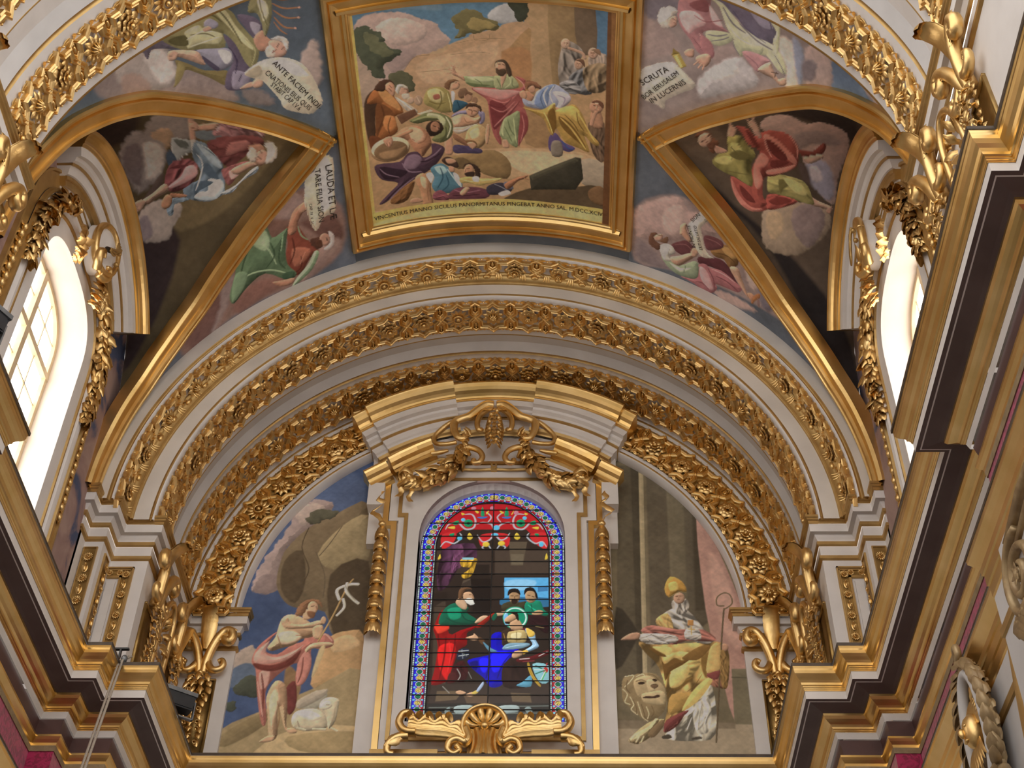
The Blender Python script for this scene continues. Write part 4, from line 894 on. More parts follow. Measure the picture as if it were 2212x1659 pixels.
c09070 r4 s0.5|-118.0,1278.0 -107.5,1276.1 -99.6,1283.9 -116.4,1284.8
4c7c90 r3 s0.5|-85.7,1227.3 -70.9,1219.2 -59.2,1227.9 -45.9,1246.7 -40.6,1265.0 -57.5,1273.8 -78.1,1271.5 -85.5,1257.7 -80.5,1243.1
9cc4cc r2 s0.9|-79.5,1225.7 -67.2,1224.6 -61.6,1235.2 -72.1,1239.1
234c60 l2.7 r1|-71.4,1226.6 -68.3,1244.6 -77.6,1263.8
234c60 l2.5 r1|-63.9,1240.0 -60.8,1258.1 -71.8,1269.7
b8d4d8 l2.5 r2|-61.4,1230.2 -52.1,1248.7 -44.6,1262.1
c4d4d4 r3 s0.5|-53.6,1238.5 -45.7,1243.0 -41.6,1264.9 -48.4,1256.7
46322a r3 s0.7|-68.6,1214.5 -62.2,1209.0 -54.3,1211.0 -46.6,1219.1 -45.0,1229.2 -53.1,1228.5 -63.0,1222.6
c09070 r4 s0.5|-62.4,1212.7 -52.4,1213.1 -47.6,1219.0 -54.8,1222.1 -60.8,1220.3
c09070 r4 s0.5|-59.1,1225.4 -51.1,1228.7 -51.5,1236.2 -57.6,1235.6
6a3c48 r2 s0.5 f1|-64.2,1283.5 -55.2,1268.9 -40.6,1265.0 -20.0,1266.1 -3.8,1271.7 0.2,1276.9 -8.4,1287.2 -45.7,1286.6
a06878 l2.3 r2|-53.1,1269.1 -36.9,1275.5 -14.1,1271.5
3c1c26 l2.3 r1|-55.7,1279.2 -37.2,1280.7 -16.4,1279.2
8a4c58 r3 f2 s0.5|-84.4,1273.2 -73.7,1266.9 -63.8,1275.8 -62.3,1286.3 -83.0,1283.8
c49674 r4 s0.5|-45.2,1274.9 -36.5,1265.3 -30.4,1268.2 -37.0,1278.1 -42.3,1280.3
3a2a22 r3 s0.7 n0.5|-38.9,1229.6 -32.5,1222.5 -20.5,1225.6 -13.8,1235.9 -15.4,1251.0 -21.4,1248.2 -22.8,1233.0 -32.8,1228.7
bd8c68 r4|-23.1,1235.0 -24.7,1240.9 -28.3,1244.4 -32.6,1244.1 -35.9,1240.2 -36.9,1234.3 -35.3,1228.5 -31.7,1225.1 -27.5,1225.3 -24.2,1229.1
3a2a22 r2 s0.7|-36.4,1239.8 -23.0,1238.0 -23.4,1246.9 -33.6,1246.3
3a2010 l1.1|-33.4,1232.5 -29.3,1232.2
8a5c44 l1.4|-34.7,1233.7 -35.6,1237.4
c0a85c r3 s0.5|-44.0,1249.4 -29.5,1246.6 -15.4,1251.0 0.8,1251.3 -3.3,1258.9 -15.8,1263.7 -32.0,1257.9 -42.3,1257.2
e4d088 l2.1 r2|-42.0,1250.8 -27.8,1255.5 -7.2,1252.5
e0dcd4 r2 s0.5|-25.5,1248.0 -17.3,1247.1 -15.5,1256.1 -23.7,1255.7
3c3a48 r3 s0.5|-5.7,1266.6 10.0,1258.5 27.5,1260.9 31.7,1271.7 20.4,1278.9 -1.7,1280.4
8a8c98 l2.0 r2|5.5,1261.2 16.3,1266.6 27.2,1274.6
c0a85c r3 s0.5|-16.1,1252.7 -0.8,1251.7 17.9,1250.3 5.6,1258.5 -12.1,1261.0
e4d088 l2.0 r2|-14.0,1255.5 3.6,1253.1 15.6,1251.6
6a6c7c r3 s0.5|21.0,1257.0 29.7,1258.1 33.9,1268.9 27.3,1270.5 19.7,1263.8
a87250 r4 s0.5|20.9,1261.1 32.1,1252.6 47.6,1245.0 56.3,1243.1 49.7,1250.3 40.8,1254.9 29.5,1267.7 22.9,1269.2
a87250 l1.7 r3|49.7,1248.9 56.2,1251.2
d8d0c8 r2 s0.5|11.6,1277.7 25.0,1271.9 29.3,1278.7 15.9,1283.2
d2ad52 r0 q s0.3|-188.2,926.5 -173.3,929.7 -172.1,1289.6 -48.6,1289.0 9.9,1288.0 92.2,1289.9 166.7,1287.3 165.2,1343.7 -207.0,1328.1
d8bd78 r0 s2.1|-173.4,1308.5 -49.1,1298.7 44.9,1299.8 159.2,1297.3 159.5,1312.1 -2.6,1312.9 -169.7,1321.5
6b4524 r0 q s0.3|165.7,935.3 189.0,930.9 189.7,1336.9 165.9,1343.5 166.7,1287.3
8a5f30 r0 q s0.5|170.0,934.5 189.0,930.9 189.7,1336.9 177.4,1340.4
9a6c50 l1.9 s0.4|149.5,1111.8 152.0,1111.3
9a6c50 l1.9 s0.4|154.6,1111.1 157.1,1111.1
42291c l0.8 s0.1|149.7,1112.2 151.5,1112.0
42291c l0.8 s0.1|155.1,1111.7 156.9,1111.5
8a5c40 l1.6 s0.2|153.7,1112.0 153.8,1115.5
dcb292 l1.0 s0.2|153.1,1111.8 152.9,1115.2
6a3426 l1.1 s0.2|151.1,1118.5 154.7,1118.1
dcb292 l1.9 s0.6|151.7,1107.8 155.3,1107.4
9a6c50 l1.3 s0.3|107.2,1020.3 108.9,1020.0
9a6c50 l1.3 s0.3|110.6,1019.8 112.3,1019.7
42291c l0.5 s0.1|107.3,1020.6 108.5,1020.4
42291c l0.5 s0.1|110.9,1020.1 112.1,1020.0
8a5c40 l1.0 s0.2|110.0,1020.4 110.5,1022.6
dcb292 l0.6 s0.2|109.6,1020.2 109.9,1022.4
6a3426 l0.7 s0.2|108.6,1024.6 111.0,1024.3
dcb292 l1.3 s0.6|108.5,1017.6 110.9,1017.3
9a6c50 l1.2 s0.4|124.8,1049.3 126.4,1049.2
9a6c50 l1.2 s0.4|128.0,1049.2 129.5,1049.4
42291c l0.5 s0.1|124.9,1049.6 126.0,1049.6
42291c l0.5 s0.1|128.3,1049.6 129.4,1049.6
8a5c40 l1.0 s0.2|127.4,1049.7 127.0,1051.9
dcb292 l0.6 s0.2|127.0,1049.6 126.5,1051.7
6a3426 l0.7 s0.2|125.5,1053.6 127.8,1053.6
dcb292 l1.2 s0.6|126.3,1046.9 128.5,1047.0
9a6c50 l1.3 s0.3|143.8,1030.1 145.5,1029.6
9a6c50 l1.3 s0.3|147.2,1029.3 148.9,1029.2
42291c l0.6 s0.1|143.9,1030.3 145.1,1030.1
42291c l0.6 s0.1|147.6,1029.7 148.8,1029.5
8a5c40 l1.0 s0.2|146.6,1030.0 146.5,1032.3
dcb292 l0.6 s0.2|146.2,1029.9 146.0,1032.1
6a3426 l0.7 s0.2|145.1,1034.3 147.6,1033.9
dcb292 l1.3 s0.6|145.1,1027.3 147.5,1026.9
'''
PAINT['FL'] = '''
5c6472 B
8a6c62 r0 s5.5|-406.8,1222.8 -334.3,1231.3 -274.9,1211.0 -220.0,1263.7 -229.1,1343.9 -298.0,1374.5 -397.2,1369.6 -502.4,1379.4 -510.7,1342.2 -451.7,1282.0
a08680 r2 s3.7 n1.9|-352.8,1233.6 -319.6,1207.0 -288.5,1209.3 -274.3,1231.0 -280.2,1248.5 -302.8,1258.5 -332.5,1264.2
7d5c50 r1 s4.5|-352.8,1233.6 -302.2,1254.7 -283.4,1271.4 -311.8,1270.5 -335.0,1279.3
6d4c44 r1 s3.8|-282.9,1267.5 -235.0,1274.6 -222.1,1312.6 -241.7,1330.5 -265.5,1295.6
9c8078 r1 s4.7 n1.6|-262.4,1326.3 -233.0,1316.9 -229.9,1335.1 -267.1,1362.9 -298.0,1374.5
a08c8a r1 s5.6 n1.6|-456.9,1286.6 -424.2,1267.8 -397.0,1268.7 -399.4,1300.1 -415.5,1340.2 -436.3,1360.3 -456.8,1375.8 -480.0,1328.1
7c5a54 r1 s5.0 n1.7|-504.2,1351.8 -483.7,1308.5 -439.2,1298.9 -429.8,1330.5 -456.0,1372.1 -492.9,1378.3
8a6258 r1 s4.8|-408.4,1344.9 -359.8,1336.7 -311.2,1363.4 -357.5,1368.2 -405.9,1372.6
5c3430 r1 s1.9|-394.1,1254.3 -377.7,1247.8 -389.5,1289.6 -396.7,1277.0
84412f r3 s0.8|-307.9,1268.3 -290.3,1270.3 -277.1,1303.0 -262.9,1330.3 -278.1,1336.4 -295.7,1358.2 -312.9,1349.6 -315.5,1318.4 -308.0,1292.9
b06a50 r2 s1.6|-303.0,1307.8 -275.9,1320.4 -285.4,1337.3 -304.2,1341.1
54241c l3.1 r1|-300.1,1288.4 -300.2,1313.3 -310.5,1333.6
54241c l2.7 r1|-291.1,1326.1 -294.0,1346.1 -306.0,1353.1
c08268 l2.3 r2|-283.2,1321.3 -295.1,1341.2
5f7d5c r3 s0.8|-381.0,1245.9 -361.5,1240.9 -337.0,1247.8 -330.4,1273.5 -311.8,1270.5 -304.5,1269.9 -313.1,1302.8 -313.9,1331.9 -302.6,1354.8 -318.2,1359.8 -350.8,1329.1 -382.8,1335.7 -409.6,1350.6 -414.0,1332.7 -397.6,1301.2 -389.4,1269.2
a4c098 r2 s1.5|-369.5,1244.4 -341.3,1251.6 -335.0,1279.3 -344.3,1290.8 -362.7,1268.4
a4c098 l3.5 r2|-376.3,1260.7 -343.0,1283.2 -331.0,1323.0
a4c098 l3.6 r2|-401.8,1332.2 -379.2,1316.7 -342.9,1327.1 -316.3,1347.8
3c563c l3.9 r1|-366.8,1270.1 -382.6,1293.8 -396.8,1326.9
3c563c l3.5 r1|-335.0,1279.3 -331.9,1305.7 -349.5,1321.3
3c563c l3.5 r1|-318.1,1287.9 -326.4,1317.0 -318.5,1338.1
8cae84 l3.1 r2|-312.4,1274.3 -320.5,1303.3
7c9c78 r2 s1.2|-395.9,1302.3 -378.5,1312.9 -390.5,1335.1 -411.0,1347.5 -408.9,1327.6
9abc90 r3 s0.8|-269.7,1327.4 -263.4,1334.3 -277.4,1358.2 -297.4,1370.4 -313.1,1375.6 -303.7,1362.9 -283.1,1346.9
3f5c44 r2 s0.8|-323.2,1344.2 -305.4,1349.1 -310.6,1359.4 -324.8,1354.1
7fa27c l2.7 r2|-288.9,1273.0 -286.1,1290.7 -277.1,1303.0
b88064 r4 s0.7|-305.1,1273.7 -293.9,1246.5 -278.6,1237.1 -272.5,1243.7 -287.8,1265.3 -291.7,1279.9 -301.2,1283.7
c08e72 r4 s0.7|-284.6,1242.6 -273.2,1235.4 -269.8,1248.8 -280.7,1252.3
c0886c r4 s0.8|-343.0,1350.6 -325.1,1356.1 -307.2,1361.1 -312.1,1369.5 -330.3,1365.4
58382c r3 s1.2 n0.8|-273.8,1304.5 -259.6,1304.3 -245.5,1303.7 -254.6,1321.1 -262.4,1326.3 -272.0,1317.9
b88a74 r4|-243.8,1316.1 -246.2,1322.2 -250.7,1324.6 -255.7,1322.6 -259.2,1316.8 -259.9,1309.6 -257.5,1303.7 -253.0,1301.3 -248.1,1303.3 -244.5,1308.9
c4b8b4 r2 s0.8 n0.4|-245.1,1300.6 -237.4,1309.0 -239.2,1327.3 -249.2,1333.9 -255.7,1329.1 -244.1,1321.1
5a3828 r2 s0.8|-265.6,1310.1 -257.0,1311.7 -256.8,1324.4 -265.3,1320.8
3c2418 l1.5|-249.1,1310.7 -248.4,1316.0
8f6c58 r1 s1.4|-270.9,1181.7 -259.3,1170.9 -236.0,1171.6 -251.1,1185.4 -266.4,1198.9
cdbda4 r2 s0.4 n0.4|-265.9,1195.2 -251.6,1189.1 -242.4,1169.4 -223.5,1177.7 -226.9,1229.2 -230.1,1268.3 -248.7,1273.5 -261.7,1293.0 -268.4,1277.8 -273.7,1239.2 -270.1,1213.0
e0d4be r1 s1.8|-243.3,1176.7 -226.2,1186.4 -232.2,1251.3 -250.5,1260.6
ad957a l1.9 r1|-272.2,1235.8 -269.1,1269.4 -261.4,1291.1
'''
PAINT['FR'] = '''
5a626e B
96827f r0 s3.5|214.0,1272.7 275.0,1226.5 319.3,1236.1 366.2,1251.0 417.1,1274.8 528.5,1294.0 507.4,1336.0 401.8,1350.1 284.3,1362.6 218.1,1368.4
b0948e r2 s2.8 n1.2|216.3,1276.9 244.4,1247.7 281.6,1228.6 298.0,1245.7 315.4,1242.7 334.7,1257.6 344.7,1267.2 306.3,1293.5 267.7,1313.1 237.7,1322.3 220.4,1320.8
8a7a7c r1 s3.4 n1.0|220.7,1328.4 242.6,1333.3 261.2,1351.8 288.7,1360.6 240.0,1368.2 219.8,1357.2
c0a49c r1 s3.3 n0.7|260.1,1261.3 286.8,1240.8 291.0,1268.2 279.9,1297.8 262.2,1295.2
a08e94 r2 s2.4 n1.0|333.8,1248.4 351.1,1239.7 370.6,1248.6 391.0,1261.3 407.4,1276.0 394.9,1293.5 369.2,1278.6
7c7480 r2 s3.6 n1.0|421.5,1306.8 434.5,1290.8 451.6,1301.6 465.6,1321.9 447.7,1345.0 430.6,1336.2
c8b0a8 r1 s3.5 n0.8|399.4,1290.7 416.5,1270.3 432.8,1279.5 423.3,1320.7 408.1,1320.4
b49890 r1 s3.6 n1.0|354.2,1363.3 392.5,1356.0 428.5,1358.3 394.6,1373.0 360.3,1375.6
8a6434 r3 s0.5|338.5,1297.7 355.2,1278.9 373.1,1271.5 391.5,1265.9 397.7,1257.4 400.3,1277.8 388.1,1277.7 385.8,1298.9 372.8,1311.5 362.3,1302.4 348.4,1304.9
b88e4e r2 s1.0|355.6,1283.6 373.6,1276.1 384.2,1284.9 371.0,1295.0
5c3f1c l2.2 r1|347.7,1297.8 366.0,1292.8 380.8,1296.8
8a5c38 r2 s0.5|389.3,1267.2 399.0,1257.9 400.3,1277.8 392.9,1277.3
6b3e42 r2 s0.5|274.7,1319.0 287.1,1306.0 300.0,1299.0 312.0,1308.4 310.8,1321.7 291.0,1328.5
6b3e42 r2 s0.5|325.4,1279.4 336.1,1272.8 354.4,1271.9 359.0,1281.8 342.9,1295.4 331.6,1298.7
8f5a5c l2.2 r2|281.1,1315.0 298.4,1307.3 310.2,1314.3
8f5a5c l2.2 r2|327.7,1280.7 345.9,1278.9 355.4,1281.2
5c3036 r2 s0.5|319.8,1319.8 339.6,1309.6 357.8,1304.8 372.8,1311.5 384.0,1325.2 389.7,1331.9 364.8,1326.2 341.2,1326.6 323.0,1330.9
a8696e r2 s0.5|293.9,1368.7 318.7,1361.6 321.0,1334.5 331.9,1326.4 341.4,1329.0 359.8,1324.0 384.6,1329.9 397.5,1334.8 391.4,1346.3 367.4,1350.5 353.2,1353.4 356.3,1359.5 348.0,1373.4 331.6,1375.9 317.2,1371.6
d4a0a2 r2 s1.0|323.4,1335.8 335.2,1337.4 346.2,1354.8 349.7,1365.9 340.4,1368.4 327.6,1357.0
743c44 l2.5 r1|337.0,1331.4 347.8,1346.1 351.7,1362.1
743c44 l2.5 r1|351.8,1338.7 370.9,1338.1 391.1,1343.9
d4a0a2 l2.3 r2|343.9,1330.2 365.1,1328.6 384.8,1332.3
743c44 l2.0 r1|319.1,1366.7 330.5,1363.3 342.9,1369.7
92a284 r3 s0.5|260.8,1344.2 274.3,1346.2 292.4,1348.4 311.6,1331.5 320.8,1332.0 322.7,1354.3 314.2,1363.9 296.1,1367.6 282.3,1366.1 268.2,1356.7
c4d0b4 r1 s1.0|274.6,1351.3 292.8,1353.5 310.4,1345.0 293.3,1361.0
5c7054 l1.7 r1|301.2,1344.3 297.9,1361.5
cac6ba r3 s0.5|256.5,1327.9 265.9,1318.9 276.9,1319.4 282.1,1329.9 273.8,1338.7 276.6,1347.8 265.6,1350.0 258.2,1337.5
eceae0 r1 s1.0|259.9,1329.1 268.2,1321.8 273.3,1331.2 264.9,1339.8
8a8474 l1.7 r1|272.9,1326.2 271.6,1339.6 278.6,1344.3
c89c80 r5 s0.5|275.0,1340.7 289.0,1331.9 308.2,1317.8 313.2,1323.0 300.8,1339.3 290.3,1350.7 278.9,1349.4
c89c80 r4 s0.5|307.1,1318.3 309.7,1308.2 317.5,1307.0 319.1,1312.5 315.4,1322.0 309.8,1323.4
c49478 r5 s0.5|286.4,1280.1 290.2,1272.3 296.6,1269.5 297.4,1280.2 301.4,1288.3 306.4,1296.0 302.3,1300.4 290.6,1293.2 287.2,1292.2
c89c80 r4 s0.5|372.8,1311.5 386.4,1303.5 395.5,1318.2 404.7,1332.8 411.2,1344.0 405.9,1342.3 392.0,1330.5
c89070 r3 s0.5|407.9,1338.4 414.8,1332.7 420.2,1335.5 416.5,1345.7
a86c3c r2 s0.5|416.8,1348.1 420.1,1334.3 428.9,1324.1 431.2,1330.7 423.6,1341.0 419.6,1350.1
8a6c68 r1 s0.8|426.4,1333.9 431.4,1338.2 431.9,1348.7 428.1,1345.7
6d4a38 r3 s0.7 n0.5|238.7,1321.9 241.3,1309.5 249.7,1305.1 252.1,1309.2 248.3,1318.3 257.4,1324.9 255.9,1335.8 247.0,1334.2 240.2,1329.1
c49a84 r4 s0.5|247.0,1313.7 254.1,1305.9 260.6,1304.6 260.0,1313.7 254.9,1319.5 249.4,1319.1
75523c r2 s0.5|257.0,1317.4 267.2,1305.7 270.1,1309.6 268.0,1317.5 259.3,1319.6
3c2418 l1.2|252.1,1308.7 256.8,1307.4
8a5c48 l1.4|258.5,1305.7 260.0,1309.9
c8bca8 r2 s0.2 n0.2|298.9,1270.9 305.7,1259.2 315.2,1240.4 326.9,1221.8 333.4,1219.9 342.1,1228.7 341.7,1236.1 329.5,1250.5 319.7,1266.2 323.0,1278.1 329.5,1299.8 339.5,1308.4 346.4,1308.0 326.4,1316.5 313.9,1304.9 304.8,1289.2
e4dccc r1 s1.2|304.3,1269.6 319.9,1243.0 331.9,1227.7 328.9,1243.5 315.1,1264.7 314.7,1287.0 307.4,1280.6
'''
PAINT['NL'] = '''
53606e B
8a7c7a r0 s3.9|-538.3,908.2 -471.2,915.6 -415.0,950.8 -353.5,1018.4 -402.8,1010.4 -521.8,945.5
a09692 r2 s3.3 n1.4|-505.8,913.0 -488.1,908.9 -447.8,906.8 -426.7,914.7 -423.9,934.6 -420.1,950.7 -422.4,971.1 -446.6,973.2 -479.7,955.4 -501.1,934.1
c4bab6 r1 s3.3 n0.9|-461.3,918.4 -437.9,918.5 -426.2,933.5 -420.3,962.5 -439.8,967.2 -451.6,951.5 -455.3,935.4
9a8278 r1 s3.4 n1.0|-498.7,926.1 -473.9,935.0 -459.6,961.5 -476.7,964.2 -497.6,950.1
8c7c78 r1 s3.9 n1.0|-415.4,974.6 -381.1,981.1 -352.6,1013.8 -342.2,1038.7 -388.3,1015.0 -424.2,989.7
a8968f r2 s2.9 n1.4|-248.5,1012.5 -234.1,991.8 -222.7,992.6 -222.0,1043.6 -233.4,1058.5 -244.4,1034.3
7f7472 r1 s3.0 n1.0|-335.0,1026.4 -307.4,1037.7 -292.1,1064.4 -324.5,1051.4
7a6c40 r2 s0.7|-418.6,944.3 -401.2,957.3 -380.2,976.7 -350.5,989.7 -350.4,1002.2 -356.8,1009.4 -373.4,992.0 -394.5,972.5 -407.8,963.8 -421.1,976.6 -429.1,977.4 -415.7,964.8
8a7c4c r1 s1.0|-414.5,948.6 -406.8,959.5 -414.9,972.4 -426.3,976.5
5c5266 r2 s0.5|-346.0,940.7 -332.0,955.8 -324.4,980.7 -318.6,1002.8 -327.5,1011.8 -316.9,1021.1 -330.0,1026.0 -348.9,1020.5 -357.2,1011.7 -351.4,994.3 -341.9,983.5 -342.2,959.0
8a8296 r2 s1.0|-339.1,994.5 -319.8,1009.9 -329.6,1023.6 -346.1,1019.1 -345.8,1004.2
39304a l2.9 r1|-342.2,959.0 -334.3,981.7 -339.9,999.2
39304a l2.4 r1|-330.8,1002.9 -337.5,1012.7
6a6274 r2 f1 s0.5|-459.8,903.1 -443.6,900.8 -424.4,915.8 -410.5,931.6 -433.3,920.8 -447.6,916.0 -455.2,925.0 -459.1,914.9
c09880 r4|-465.2,903.8 -458.3,902.7 -458.2,911.9 -462.7,911.9
8c8a9c r3 s0.5|-386.0,945.2 -365.2,951.9 -342.6,961.2 -338.0,975.3 -343.5,985.3 -364.4,984.9 -377.4,963.3
dcd8de r2 s0.9|-356.6,957.9 -341.2,966.7 -342.2,978.4 -351.0,979.7
4a4458 r1 s0.7|-380.6,954.7 -368.8,969.6 -359.2,983.5 -366.5,982.8 -377.9,965.6
c49c84 r5 s0.5|-425.2,929.3 -410.9,933.3 -386.2,946.2 -380.4,959.6 -378.8,970.0 -395.9,956.2 -413.0,942.2 -425.2,939.9
c49c84 r4 s0.5|-426.2,931.2 -418.0,931.1 -412.0,938.0 -417.2,943.8 -426.7,940.8
8a5c48 l0.9|-425.3,935.1 -420.7,937.3
8a8458 r2 s0.5|-431.5,903.2 -398.7,902.2 -374.1,901.2 -364.0,898.5 -345.3,900.1 -329.1,914.3 -322.7,930.8 -310.3,954.4 -301.4,972.2 -304.1,988.4 -313.6,1002.3 -323.4,988.5 -332.4,958.1 -345.5,938.5 -346.7,957.2 -374.2,948.0 -399.6,939.0 -420.9,922.1
c4c092 r2 s0.9|-396.6,914.6 -376.8,913.9 -369.3,924.1 -347.8,937.6 -354.8,949.0 -377.4,939.5 -396.9,937.9 -396.3,924.1
c4c092 r1 s0.9|-354.7,899.9 -337.5,908.8 -327.9,933.5 -313.7,960.4 -309.3,976.7 -323.0,959.3 -337.2,932.3
5c5834 r1 s0.7|-421.6,914.7 -397.6,918.8 -395.9,933.6 -414.1,925.3
5c5834 l3.0 r1|-346.3,905.4 -336.0,925.7 -323.4,961.6
5c5834 l2.7 r1|-370.6,907.3 -356.4,908.4 -344.8,922.3
5c5834 l2.3 r1|-390.8,921.8 -370.1,928.4 -357.6,938.4
dcd8b0 l2.3 r2|-396.7,926.2 -374.2,924.4 -356.3,931.8
dcd8b0 l2.1 r2|-394.1,936.8 -372.4,939.2 -350.9,941.1
a8a474 l2.8 r2|-317.8,956.5 -307.1,977.5 -315.1,996.7
9a98ac r3 s0.5|-368.1,912.9 -359.5,911.8 -349.7,922.7 -355.4,927.5 -368.6,920.9
c49c84 r4 s0.5|-372.2,920.5 -363.7,920.6 -360.1,926.7 -369.7,926.2
6a6076 r3 s0.5|-323.3,921.1 -301.7,931.2 -292.5,946.3 -296.6,956.9 -304.4,961.4 -311.7,949.1
a8a2b4 r1 s0.9|-307.2,936.4 -294.7,945.6 -301.4,957.6 -306.9,948.4
b88870 r4 s0.5|-306.6,960.6 -293.6,953.1 -288.4,964.6 -282.8,973.9 -291.4,983.2 -302.6,979.1
8c8860 r3 s0.5 f1|-308.2,921.9 -296.5,900.3 -276.3,902.2 -276.1,930.3 -280.7,945.5 -290.6,963.9 -292.5,946.3 -296.5,928.3
d4d0a8 r2 s0.9|-293.6,910.5 -283.0,916.3 -281.1,933.4 -289.5,942.5 -291.8,927.5
5c5834 l2.3 r1|-290.7,906.8 -289.6,928.3 -285.9,948.6
c89c88 r4 s0.5|-287.3,972.3 -275.8,973.8 -265.7,984.5 -266.3,996.8 -277.3,999.3 -288.0,991.8
d8ccc0 r3 s0.7 n0.7|-284.5,969.6 -274.9,968.0 -264.1,973.9 -261.2,986.0 -265.6,992.0 -269.4,978.4 -278.0,973.1
cfc2b4 r2 s0.7 n0.7|-293.2,980.1 -285.8,977.8 -280.1,987.1 -283.8,995.8 -292.7,991.4
5c3a2c l1.4|-277.2,983.2 -274.3,979.7
5c3a2c l1.4|-271.5,988.8 -268.8,986.5
9a6450 l1.7|-278.8,986.3 -282.8,988.7
8a4c3c l1.2|-282.4,986.3 -285.3,989.8
c49c84 r4 s0.5|-336.7,1021.9 -321.4,1019.3 -310.4,1026.3 -320.4,1027.4 -332.3,1025.0
c49c84 r4 s0.5|-319.6,1022.6 -311.3,1017.0 -303.9,1023.7 -306.4,1031.6 -316.0,1030.4
cabfa8 r2 s0.2 n0.2|-327.2,1003.1 -305.3,995.5 -286.3,996.2 -266.0,1003.1 -246.9,1018.1 -234.0,1045.2 -226.3,1081.8 -235.3,1092.4 -247.9,1096.4 -279.3,1077.2 -284.4,1062.1 -293.6,1043.0 -305.0,1023.2 -313.8,1017.3 -322.3,1010.1
e0d8c4 r1 s1.2|-287.2,1002.1 -260.1,1011.3 -240.2,1038.2 -258.4,1032.3
a89c84 r1 s1.0|-326.2,1004.8 -306.1,1000.2 -303.5,1013.7 -315.8,1015.2
a8703c l2.7 r2|-274.7,921.3 -260.4,932.8 -240.6,937.5
a8703c l2.8 r2|-275.0,930.7 -260.1,946.1 -243.6,951.0
a8703c l2.8 r2|-275.3,940.1 -264.1,958.1 -250.0,964.4
8a5a30 l2.7 r2|-272.6,915.0 -258.7,921.5 -240.7,922.0
a8703c l2.3 r2|-276.3,946.9 -269.2,961.3 -261.2,970.0
dc9c84 r1|-238.4,937.9 -238.8,938.6 -239.8,938.8 -240.8,938.5 -241.6,937.8 -241.9,936.9 -241.4,936.2 -240.5,935.9 -239.4,936.2 -238.6,937.0
dc9c84 r1|-241.1,951.5 -241.6,952.2 -242.5,952.5 -243.6,952.1 -244.4,951.4 -244.6,950.5 -244.2,949.7 -243.2,949.5 -242.2,949.8 -241.4,950.6
dc9c84 r1|-247.6,965.1 -248.0,965.8 -249.0,966.1 -250.1,965.8 -250.9,965.0 -251.1,964.1 -250.7,963.3 -249.7,963.1 -248.6,963.4 -247.8,964.2
'''
